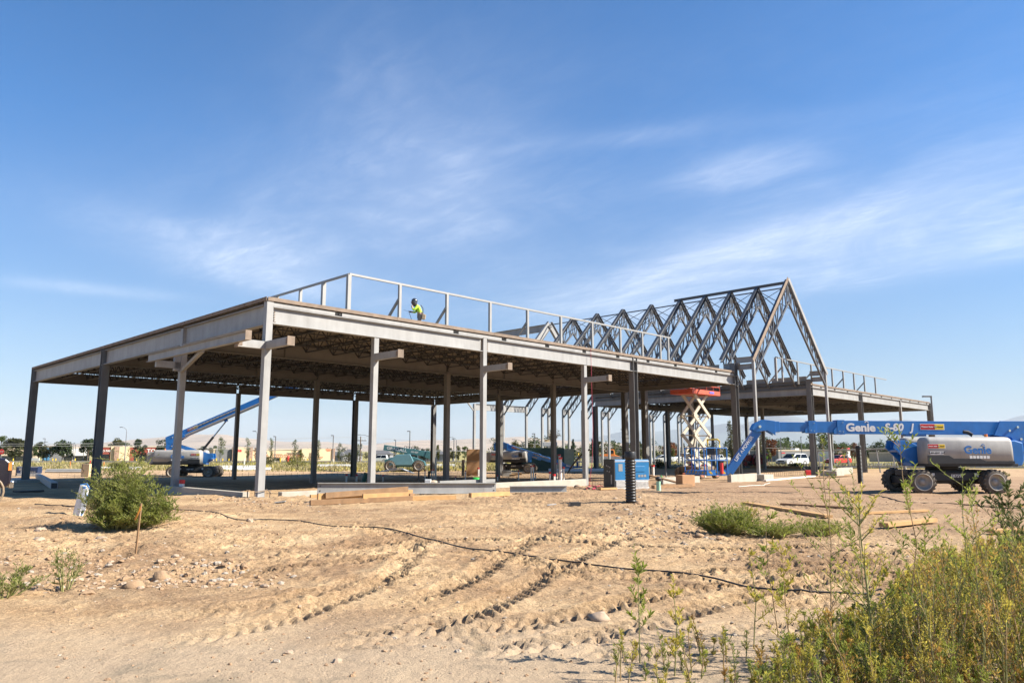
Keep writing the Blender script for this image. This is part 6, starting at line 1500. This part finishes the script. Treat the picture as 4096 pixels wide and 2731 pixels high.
# grassy field beyond the site: tufts nobody could count
def field():
    rn=random.Random(77); mb=MB()
    for _ in range(5200):
        left=rn.random()<.72
        y=rn.uniform(84,128); x=(rn.uniform(-.78,.02) if left else rn.uniform(.12,.8))*y
        if not left and y<100: y+=8
        z=float(tz(x,y)); h=rn.uniform(.10,.40)*(1.9 if rn.random()<.10 else 1); k=rn.choice((0,0,0,1,1,1,2)) if vn(np.array(x*.11),np.array(y*.2))<.62 else rn.choice((0,0,0,1))
        for _ in range(7):
            a=rn.uniform(0,6.28); o=Vector((math.cos(a),math.sin(a),0)); b=Vector((x+rn.gauss(0,.45),y+rn.gauss(0,.3),z)); w=o.cross(Z)*.07
            mb.add([b-w,b+w,b+o*h*.45+Z*h],[(0,1,2)],k)
    o=mb.build('field_grass',[leafmat('grass_straw',(.24,.20,.09),(.40,.33,.17),.3),leafmat('grass_olive',(.12,.13,.04),(.24,.22,.08),.3),WY]); o['kind']='stuff'
field()
for i,(px,py,l,r_,h) in enumerate(((1190,1868,'large straw coloured bush in the field left of the middle rear column',2.2,1.7),(1060,1866,'wide olive bush in the field right of the corner column',1.8,1.4),(1395,1858,'rounded olive bush in the field left of the telehandler',2.6,2.2),(470,1882,'grassy shrub in the field behind the plywood crate',1.4,1.0),(2640,1872,'small green shrub left of the scissor lift wheels',1.0,1.1),(4000,1925,'dry brown weed clump behind the right rear wheel of the lift',.7,.8),(3185,1868,'green weeds growing in front of the white parked car',1.2,.6))):
    p=G(px,py); rn=random.Random(400+i); tree('field_shrub',l,p,h,r_,'bush',LY if i in(0,5) else LO,400+i,800,.11 if i!=5 else .06,'shrubs in the field','shrub')
# ---- stones
def stone(mb,c,r,rn,mi=0):
    sx,sy,sz=rn.uniform(.8,1.35),rn.uniform(.75,1.2),rn.uniform(.5,.85); a=rn.uniform(0,6.28); n,k=8,5; vs=[];fs=[]; ca,sa=math.cos(a),math.sin(a)
    for i in range(k+1):
        th=math.pi*i/k
        for j in range(n):
            w=2*math.pi*j/n; q=r*(1+rn.uniform(-.26,.22)); x,y,z=math.sin(th)*math.cos(w)*sx*q,math.sin(th)*math.sin(w)*sy*q,math.cos(th)*sz*q
            if i in (0,k): x=y=0; z=math.cos(th)*sz*r
            vs.append((c[0]+x*ca-y*sa,c[1]+x*sa+y*ca,c[2]+z))
    for i in range(k):
        for j in range(n): fs.append((i*n+j,(i+1)*n+j,(i+1)*n+(j+1)%n,i*n+(j+1)%n))
    mb.add(vs,fs,mi,r>.09)
ST=[mat('river_stone',(.36,.265,.185),.85,0,.12,6,.2,30),mat('soil_clod',(.30,.195,.112),.95,0,.15,6,.5,25),mat('grey_stone',(.33,.275,.215),.8,0,.1,7,.2,30)]
rn=random.Random(9); mb=MB()
zones=[((330,1180),(2080,2360),420,(.012,.045)),((0,420),(2030,2360),420,(.015,.055)),((2400,2900),(1990,2160),620,(.015,.07)),((560,2600),(1990,2250),620,(.012,.04)),((2600,3700),(1980,2250),420,(.012,.045)),((300,1000),(2240,2350),360,(.018,.06)),((200,2300),(2350,2720),260,(.008,.022)),((1500,3200),(2250,2600),260,(.008,.03)),((3400,4096),(1960,2120),260,(.012,.04)),((950,1250),(1995,2030),120,(.02,.06)),((780,1000),(1960,2010),90,(.03,.09))]
for (x0,x1),(y0,y1),n,(r0,r1) in zones:
    for _ in range(n):
        p=GG(rn.uniform(x0,x1),rn.uniform(y0,y1)); r=r0+(r1-r0)*rn.random()**2.5; stone(mb,(p.x,p.y,p.z+r*.02),r,rn,rn.choice((0,1,1,1,1,1,2)))
o=mb.build('scattered_stones',ST); o['kind']='stuff'
for px,py,r,m,l in ((2862,2075,.17,0,'large oval river stone on the rubble right of the corrugated pipe'),(2555,2015,.13,1,'brown clod leaning at the foot of the near corrugated pipe'),(2580,2028,.10,1,'small brown clod right of the corrugated pipe foot'),(1000,2085,.09,0,'pale stone resting beside the black hose'),(158,2122,.14,0,'round stone below the shaded mound at the left'),(160,2158,.12,0,'pale stone under the rounder left stone'),(405,2150,.12,0,'smooth stone right of the left mound'),(640,2312,.13,1,'largest clod of the heap behind the haul road'),(540,2345,.11,1,'dark clod at the front of the heap'),(350,2372,.08,1,'brown clod at the left end of the heap'),(2398,2468,.10,0,'round stone in the churned tracks left of the lone weed'),(1107,2634,.035,2,'small grey stone on the haul road'),(1156,2598,.035,0,'small tan stone on the haul road above the grey one'),(1350,2636,.04,0,'flat tan stone right along the haul road'),(2312,1951,.18,0,'smooth stone at the end of the concrete wall'),(2795,2146,.12,1,'dark clod at the foot of the yellow green weed clump'),(700,2235,.07,0,'pale stone right of the survey stake'),(1060,2350,.06,0,'pale stone in the middle of the dirt')):
    p=GG(px,py); mb=MB(); rn=random.Random(int(px*7+py)); stone(mb,(p.x,p.y,p.z+r*.12),r,rn); solo('loose_stone',mb,ST[m],l,'stone','loose stones on the dirt',loc=p)
# ================================================================ beyond the site
ASPH=mat('asphalt',(.085,.083,.08),.9,0,.12,1.2,.2,40)
def sheet(name,poly,m,lift=.03,n=24):
    """ground-hugging strip between two polylines given as lists of (x,y)"""
    a,b=poly; vs=[];fs=[]
    for k in range(n+1):
        for L in (a,b):
            f=k/n*(len(L)-1); i=min(int(f),len(L)-2); t=f-i; x=L[i][0]*(1-t)+L[i+1][0]*t; y=L[i][1]*(1-t)+L[i+1][1]*t; vs.append((x,y,float(tz(x,y))+lift))
    for k in range(n): fs.append((2*k,2*k+2,2*k+3,2*k+1))
    o=MB().add(vs,fs).build(name,m); o['kind']='structure'; return o
sheet('road',([(-260,150),(0,152),(60,156)],[(-260,172),(0,172),(60,176)]),ASPH,.12)
sheet('car_park',([(14,92),(60,92),(160,96)],[(14,122),(60,124),(160,128)]),ASPH,.10)
sheet('road_line',([(-260,161.0),(0,162),(60,166)],[(-260,161.25),(0,162.25),(60,166.25)]),YELLOW,.135)
# kerbs
for y0,y1,x0,x1,nm in ((149.4,151.4,-260,0,'kerb'),(172.4,172.4,-260,0,'kerb')):
    mb=MB()
    for k in range(20):
        xa=x0+(x1-x0)*k/20; xb=x0+(x1-x0)*(k+1)/20; ya=y0+(y1-y0)*k/20; yb=y0+(y1-y0)*(k+1)/20; mb.bar((xa,ya,float(tz(xa,ya))+.12),(xb,yb,float(tz(xb,yb))+.12),.3,.30)
    o=mb.build(nm,CONC); o['kind']='structure'
# shops
def shop(name,label,depth,wx,zt,deep,m,items=(),cat='shop'):
    """a low commercial building; wx image x range, zt image y of the parapet"""
    a=at(wx[0],zt,depth); b=at(wx[1],zt,depth); z=float(tz(a.x,depth))-.3; t=thing(name,label,cat,((a.x+b.x)/2,depth,z),R(30),'shops beyond the field'); w=(b.x-a.x)/2*1.12; h=a.z-z
    MB().bx(-w,w,0,deep,0,h).build('wall',m,t,local=True); MB().bx(-w-.15,w+.15,-.15,deep+.15,h,h+.35).build('parapet',mat('cap_tan',(.50,.42,.32),.8),t,local=True)
    X=lambda px:(at(px,zt,depth).x-(a.x+b.x)/2)*1.12; ZZ=lambda py:at(wx[0],py,depth).z-z
    for it in items:
        k=it[0]
        if k=='blk':   # a projecting wall block
            _,x0,x1,y0,y1,mm,pr,nm=it; MB().bx(X(x0),X(x1),-pr,.05,max(0,ZZ(y1)),ZZ(y0)).build(nm,mm,t,local=True)
        elif k=='txt':
            _,s,px,py,sz,mm=it[:6]; text(s,sz,t,frame(Vector((X(px),-it[6] if len(it)>6 else -.08,ZZ(py))),(1,0,0),(0,0,1)),mm,off=.02,ext=.05)
        elif k=='awn':
            _,x0,x1,y0,mm=it; mb=MB(); z1=ZZ(y0); n=5
            for i in range(n+1): xx=X(x0)+(X(x1)-X(x0))*i/n; mb.bar((xx,0,z1+.5),(xx,-1.4,z1-.3),.1,.12)
            mb.bar((X(x0),-1.4,z1-.3),(X(x1),-1.4,z1-.3),.12,.18); mb.bar((X(x0),0,z1+.5),(X(x1),0,z1+.5),.1,.12); mb.build('awning',mm,t,local=True)
    return t
BEI=mat('stucco_beige',(.60,.47,.30),.9,0,.05,.4); RBR=mat('stucco_red',(.24,.055,.035),.9,0,.08,.5); DGR=mat('stucco_grey',(.16,.16,.16),.9,0,.06,.5); WHT=mat('stucco_white',(.66,.64,.60),.9,0,.05,.5); BLU=mat('stucco_blue',(.05,.17,.30),.8,0,.05,.5); STN=mat('stone_veneer',(.32,.21,.15),.95,0,.35,1.6,.5,3); ROOF=mat('grey_shingle',(.10,.10,.105),.9,0,.15,1.5,.3,8); BRN=mat('awning_brown',(.34,.13,.055),.7); TANW=mat('tan_wall',(.48,.38,.27),.9,0,.06,.5)
shop('shop_building','shop with blue corner and white upper wall behind dark trees at left',232,(196,340),1792,14,DGR,[('blk',196,218,1790,1840,BLU,.4,'blue_pier'),('blk',262,330,1793,1822,WHT,.5,'fascia'),('blk',262,330,1826,1842,GLASS,.1,'shop_window')])
shop('shop_building','shop with dark red walls and a stone clad beige tower',228,(428,662),1788,15,RBR,[('blk',466,480,1784,1842,BEI,.3,'pier'),('blk',477,492,1786,1842,STN,1.0,'stone_pier'),('blk',490,525,1785,1842,BEI,.9,'tower'),('blk',428,462,1816,1842,GLASS,.05,'shop_window'),('blk',540,662,1818,1842,GLASS,.05,'shop_window'),('txt','AUTO PARTS',449,1803,.8,WHITE),('txt','TO',594,1804,1.7,WHITE)])
shop('shop_building','long beige shop row with brown awnings and two towers',226,(896,1316),1799,16,BEI,[('blk',902,958,1796,1845,DGR,.2,'entrance_front'),('blk',955,968,1788,1845,STN,1.2,'stone_pier'),('blk',966,1012,1788,1845,BEI,1.0,'tower'),('blk',1010,1022,1788,1845,STN,1.3,'stone_pier'),('blk',1192,1305,1793,1845,BEI,1.0,'tower'),('blk',1303,1314,1793,1845,STN,1.3,'stone_pier'),('blk',1220,1236,1811,1845,mat('door_brown',(.20,.14,.08),.6),1.05,'door'),
   ('blk',968,971,1797,1806,RED,1.08,'sign'),('blk',973,976,1797,1806,RED,1.08,'sign'),('blk',978,985,1797,1806,RED,1.08,'sign'),('blk',1066,1074,1807,1813,BLACK,.07,'sign'),('blk',1142,1168,1811,1813,BLACK,.07,'sign'),('blk',1146,1166,1815,1816.5,BLACK,.07,'sign'),('blk',1280,1298,1795,1799,mat('sign_coral',(.55,.16,.08),.6),1.08,'sign'),('blk',1284,1296,1801,1804,mat('sign_coral',(.55,.16,.08),.6),1.08,'sign'),('awn',1052,1076,1824,BRN),('awn',1092,1126,1823,BRN),('awn',1134,1172,1824,BRN),('awn',1180,1196,1824,BRN),('awn',1240,1268,1826,BRN),('blk',1056,1072,1830,1845,GLASS,.06,'shop_window'),('blk',1098,1120,1830,1845,GLASS,.06,'shop_window'),('blk',1140,1166,1830,1845,GLASS,.06,'shop_window')])
shop('shop_building','brown low shop far behind the pickup and left trees',240,(-40,120),1795,14,TANW,[('blk',-40,110,1822,1842,GLASS,.06,'shop_window')])
shop('shop_building','dark low shop behind the worker and the white parked car',250,(3090,3290),1803,14,DGR,[('blk',3106,3124,1809,1812,RED,.1,'sign_band'),('blk',3180,3200,1792,1803,WHT,-2,'roof_unit')])
shop('shop_building','small white shop with a bright red roof above the red sedan',248,(3336,3412),1802,12,WHT,[('blk',3336,3388,1790,1800,mat('roof_red',(.45,.03,.035),.6),1.5,'red_roof'),('blk',3346,3372,1812,1824,GLASS,.06,'shop_window')])
shop('shop_building','long grey shop glimpsed between the lift turret and its wheels',252,(3560,4010),1812,14,mat('stucco_tan',(.36,.31,.24),.9),[('blk',3600,3680,1818,1830,GLASS,.06,'shop_window')])
def house(label,depth,x0,x1,ytop,yeave):
    a=at(x0,yeave,depth);b=at(x1,yeave,depth);z=float(tz(a.x,depth))-.3; t=thing('house',label,'house',((a.x+b.x)/2,depth,z),0,'houses beyond the field'); w=(b.x-a.x)/2; h=a.z-z; hr=at(x0,ytop,depth).z-z
    MB().bx(-w,w,0,9,0,h).build('wall',mat('house_grey',(.20,.20,.21),.9,0,.06,.6),t,local=True)
    e=.5; MB().add([(-w-e,-e,h),(w+e,-e,h),(w+e,9+e,h),(-w-e,9+e,h),(-w*.55,4.5,hr),(w*.55,4.5,hr)],[(0,1,5,4),(1,2,5),(2,3,4,5),(3,0,4),(3,2,1,0)]).build('roof',ROOF,t,local=True)
    for k in (-.5,.3): MB().bx(w*k,w*k+1.2,-.06,.02,h-2.0,h-.7).build('window',GLASS,t,local=True)
    return t
house('grey house with hipped roof right of the beige shops',300,1316,1372,1806,1822); house('taller grey house with hipped roof left of the middle rear column',310,1366,1432,1796,1816); house('grey house partly hidden by the telehandler boom',310,1480,1560,1800,1816); house('wide low house behind the telehandler and spruce trees',310,1640,1790,1800,1816); house('low house right of the yellow columnar tree',310,2440,2500,1795,1815)
# street lamps
def lamp(label,px,ytop,depth,kind,dirn=-1,arm=18):
    q=at(px,ytop,depth); z=float(tz(q.x,depth)); h=q.z-z; t=thing('street_lamp',label,'street lamp',(q.x,depth,z),0,'street lamps'); L=arm*depth/2930*dirn; LM=mat('lamp_post_grey',(.16,.16,.165),.5,.3)
    if kind=='curve':
        MB().tube([(0,0,0),(0,0,h*.88),(L*.12,0,h*.94),(L*.5,0,h*.99),(L,0,h)],[.10,.07,.05,.045,.04],8).build('post',LM,t,local=True); MB().bx(min(L,L*1.0)-.35,L+.35,-.14,.14,h-.08,h+.06).build('lamp_head',LM,t,bevel=.03,local=True)
    else:
        MB().tube([(0,0,.6),(0,0,h)],[.10,.09],8).build('post',LM,t,local=True); MB().cyl((0,0,0),(0,0,.7),.3,12).build('base',CONC,t,local=True)
        MB().bx(min(0,L)-.02,max(0,L)+.02,-.18,.18,h-.14,h+.02).build('lamp_head',LM,t,bevel=.02,local=True)
        if kind=='twin': MB().bx(-.1,.75,-.18,.18,h*.84,h*.84+.16).build('lamp_head',LM,t,local=True)
    return t
for a in (('curved arm street lamp right of the second left column',508,1708,170,'curve',-1,22),('twin headed car park lamp above the left trees',181,1753,215,'twin',-1,8),('thin car park lamp before the white shop, shorter one',303,1776,222,'box',-1,4),('thin car park lamp before the white shop, taller one',296,1770,226,'box',1,4),('car park lamp peeping over the dense dark tree',339,1758,228,'box',-1,6),
 ('box headed lamp left of the beige shop row towers',1103,1744,150,'box',-1,8),('curved lamp arm showing left of the corner column',1030,1724,150,'curve',-1,12),('box headed lamp by the grey roofed houses',1334,1740,150,'box',-1,9),('curved arm lamp behind the second front column',1480,1738,165,'curve',-1,42),('small box lamp above the telehandler boom',1583,1759,170,'box',-1,7),('tall box headed lamp left of the double rear column',1640,1723,140,'box',-1,11),
 ('box headed lamp left of the brown crate',1816,1754,165,'box',-1,8),('curved arm lamp just right of the box lamp near the crate',1826,1748,165,'curve',-1,30),('box headed lamp above the container',2139,1733,140,'box',-1,11),('curved arm lamp behind the middle boom lift',2088,1757,165,'curve',-1,34),('box headed lamp between the rear posts right of the near wing',2494,1716,130,'box',-1,11),('shorter box lamp beside the big dark hall column',2511,1747,150,'box',-1,8),
 ('box headed lamp right of the scissor arms',2853,1728,135,'box',-1,10),('low curved lamp arm left of the scissor arms',2708,1768,175,'curve',-1,26),('tall lamp with a long head rising over the far right roof corner',3724,1583,84,'box',-1,33),('thin light pole above the white parked car',3203,1745,170,'box',1,3),('thin light pole left of the white parked car',3121,1750,170,'box',1,3)): lamp(*a)
# power line
PW=mat('pole_wood',(.16,.12,.09),.9,0,.15,2); WIREM=mat('bright_wire',(.55,.54,.52),.4,.3)
def pole(label,px,ytop,depth):
    q=at(px,ytop,depth); z=float(tz(q.x,depth)); h=q.z-z; t=thing('power_pole',label,'power pole',(q.x,depth,z),0,'power poles'); MB().cyl((0,0,0),(0,0,h),.16,8,.11).build('pole',PW,t,local=True); MB().bx(-1.2,1.2,-.06,.06,h-.9,h-.75).build('crossarm',PW,t,local=True)
    mb=MB()
    for x in (-1.1,-.5,.5,1.1): mb.cyl((x,0,h-.75),(x,0,h-.5),.05,6)
    mb.build('insulator',WHITE,t,local=True)
    MB().cyl((.3,0,h-2.4),(.3,0,h-1.5),.22,10).build('transformer',GALV,t,local=True)
pole('wooden power pole left of the second front column',1443,1745,150); pole('wooden power pole between the thin hall posts',2438,1780,240); pole('second power pole close beside the thin hall post',2428,1783,244)
def wire(label,pts,depth,r=.028):
    P=[at(x,y,depth) for x,y in pts]; P=spline(P,6); solo('power_line',MB().tube(P,r,4),WIREM,label,'wire','overhead wires',loc=P[0])
wire('topmost overhead wire passing the wooden power pole',[(-300,1775),(300,1773),(900,1762),(1443,1748),(1700,1768),(2050,1772),(2700,1800)],150)
wire('second overhead wire across the left trees',[(-300,1776),(200,1775),(700,1782),(1100,1782),(1443,1772),(1700,1778),(2100,1788)],151)
wire('third overhead wire crossing the raised boom lift',[(-300,1780),(150,1783),(600,1786),(1000,1791),(1443,1786),(1850,1803)],149)
wire('lowest overhead wire in front of the shops',[(700,1788),(1100,1800),(1443,1789),(1650,1803),(2100,1803)],148)
wire('overhead wire along the far row of trees',[(2600,1800),(3000,1790),(3330,1798),(3700,1788),(4200,1795)],220,.035)
# signs and posts
p=at(6,1806,120); t=thing('stop_sign','red stop sign at the left edge above the pickup','sign',(p.x,120,float(tz(p.x,120)))); h=p.z-t.location.z
MB().cyl((0,0,0),(0,0,h),.04,6).build('post',GALV,t,local=True); MB().cyl((0,-.05,h),(0,-.08,h),.46,8).build('sign_face',RED,t,local=True); text('STOP',.30,t,frame(Vector((0,-.09,h)),(1,0,0),(0,0,1)),WHITE)
for px,yt,yb,w,d,m,l,nm in ((100,1820,1866,3,92,mat('pale_lath',(.55,.42,.3),.8),'pale wooden lath with blue top left of the far left column','marker_stake'),(1122,1830,1850,4,150,YELLOW,'yellow marker post in the field right of the corner column','marker_post'),(978,1832,1856,4,105,PVC,'white marker post in the field right of the boom lift','marker_post'),(882,1812,1850,4,150,GALV,'small road sign on a post near the columnar tree','marker_post'),(416,1846,1862,2,92,ORANGE,'small orange stake behind the plywood crate','marker_stake'),(282,1844,1866,2,92,ORANGE,'small orange stake left of the plywood crate','marker_stake')):
    a=at(px,yt,d); z=float(tz(a.x,d)); r=w*d/2930/2; mb=MB().bx(a.x-r,a.x+r,d-r,d+r,z-.1,a.z); 
    if d==150 and m is GALV: mb.bx(a.x-r*2.6,a.x+r*2.6,d-r*1.4,d-r*1.1,a.z-.9,a.z)
    solo(nm,mb,m,l,'post','marker posts in the field',loc=(a.x,d,z))
p=at(130,1836,130); z=float(tz(p.x,130)); t=thing('board_sign','white slatted board sign behind the far left column','sign',(p.x,130,z)); h=p.z-z
mb=MB(); 
for k in range(3): mb.bx(-1.1,1.2,-.05,.05,h-.25-.75*k,h+.2-.75*k)
mb.build('slat',WHITE,t,local=True); MB().bx(-.9,-.8,0,.08,0,h).bx(.9,1.0,0,.08,0,h).build('post',WHITE,t,local=True)
p=at(905,1852,140); z=float(tz(p.x,140)); solo('utility_box',MB().bx(p.x-1.6,p.x+1.6,139,141,z,p.z+.0),mat('utility_green',(.05,.10,.06),.6),'dark green utility box in the field right of the boom lift','utility box',loc=(p.x,140,z),bevel=.08)
# yellow bollards along the road
first=None
rnb=random.Random(3)
for k,px in enumerate((52,128,210,222,300,400,470,545,590,612,650,840,865,890,915,940,1000,1040,1120,1165,1230,1262)):
    q=at(px,1845,200); z=float(tz(q.x,200))
    if first is None:
        first=MB().cyl((0,0,0),(0,0,.9),.13,10).build('bollard',YELLOW); tag(first,'short yellow bollard in the row along the shop kerbs','bollard','yellow bollards by the shops'); o=first
    else: o=first.copy(); COL.objects.link(o)
    o.location=(q.x,200,z)
p=at(1312,1842,150)
# hydrant and a far red planter
p=at(1151,1846,140); z=float(tz(p.x,140)); t=thing('fire_hydrant','red fire hydrant standing in the field grass','hydrant',(p.x,140,z)); MB().cyl((0,0,0),(0,0,1.1),.22,10).sph((0,0,1.1),.24,10,6).build('barrel',RED,t,local=True); MB().cyl((-.38,0,.75),(.38,0,.75),.12,8).build('outlet',RED,t,local=True)
# orange machine and silage of plant far behind the hall
p=at(2480,1815,150); z=float(tz(p.x,150)); t=thing('wheel_loader','small orange loader parked far behind the rear posts','loader',(p.x-2,150,z)); MB().prism([(-2,.5),(-2,1.6),(-.6,1.7),(-.4,2.6),(.7,2.6),(.9,1.5),(2,1.2),(2,.5)],-.8,.8).build('body',ORANGE,t,bevel=.08,local=True); MB().bx(-.35,.6,-.82,.82,1.75,2.45).build('cab_window',GLASS,t,local=True)
for x in (-1.3,1.2):
    for y in (-.85,.85): wheel(t,(x,y,.55),.55,.4,lug=10)
MB().prism([(2.0,.1),(3.0,.1),(2.3,.9)],-1,1).build('bucket',BLACK,t,local=True)
# hills
def hills(name,D,prof,mcol,seed,depth=2600.):
    """ridge at distance D; prof: (image x, image y of the crest)"""
    xs=np.linspace(-1400,5500,260); cx_=[p[0] for p in prof]; cy_=[p[1] for p in prof]; rs=18
    vs=[];fs=[]; n=len(xs)
    for j in range(rs+1):
        f=j/rs
        for i,x in enumerate(xs):
            y=np.interp(x,cx_,cy_); q=at(x,y,D); H_=q.z+2; X_=q.x*(1+(f-.55)*.12)
            a=float(fbm(np.array(X_/700.+seed),np.array(f*4.+seed),5)); b=float(fbm(np.array(X_/260.+seed),np.array(f*9.),3))
            pr=math.sin(min(f/.62,1)*math.pi/2)**1.1 if f<.62 else math.cos((f-.62)/.38*math.pi/2)
            g=(1-abs(f-.62)/.62)*1.0 if f<.62 else 0
            vs.append((X_,D-depth*.62+depth*f,-4+H_*max(0,pr*(1+.02*b if f>.5 else 1+.55*a+.25*b))))
    for j in range(rs):
        for i in range(n-1): k=j*n+i; fs.append((k,k+1,k+1+n,k+n))
    mb=MB(); mb.add(vs,fs,0,True); o=mb.build(name,mcol); o['kind']='structure'
HP=mat('hill_grass',(.34,.25,.155),.95,0,.2,.0012,col2=(.25,.19,.12)); HB=mat('mountain_forest',(.10,.12,.10),.95,0,.3,.0008,col2=(.17,.15,.11))
hills('hills',9000,[(-1400,1803),(0,1790),(400,1772),(650,1752),(770,1741),(900,1741),(1000,1752),(1150,1766),(1320,1766),(1400,1776),(1500,1782),(1600,1768),(1700,1760),(1800,1762),(1900,1754),(2030,1748),(2080,1744),(2200,1758),(2400,1770),(2600,1782),(3000,1788),(3500,1790),(4500,1792),(5500,1792)],HP,2.)
hills('mountains',15500,[(-1400,1803),(1800,1803),(2200,1770),(2350,1756),(2440,1742),(2500,1728),(2600,1728),(2700,1716),(2800,1708),(2900,1692),(2960,1700),(3040,1672),(3100,1669),(3160,1678),(3300,1680),(3420,1690),(3560,1688),(3640,1683),(3720,1690),(3900,1700),(3990,1685),(4060,1662),(4150,1650),(4400,1655),(5500,1690)],HB,5.,4500.)
# ---- air
def haze():
    mb=MB().bx(-14000,14000,-400,19500,-6.5,760); m=bpy.data.materials.new('haze_air'); m.use_nodes=True; nt=m.node_tree; N=nt.nodes; N.clear(); o=N.new('ShaderNodeOutputMaterial'); v=N.new('ShaderNodeVolumePrincipled')
    v.inputs['Color'].default_value=(.80,.88,1,1); v.inputs['Density'].default_value=HAZE; v.inputs['Anisotropy'].default_value=.0
    nt.links.new(v.outputs[0],o.inputs['Volume']); ob=mb.build('haze',m); ob['kind']='stuff'
HAZE=4.5e-5
haze()
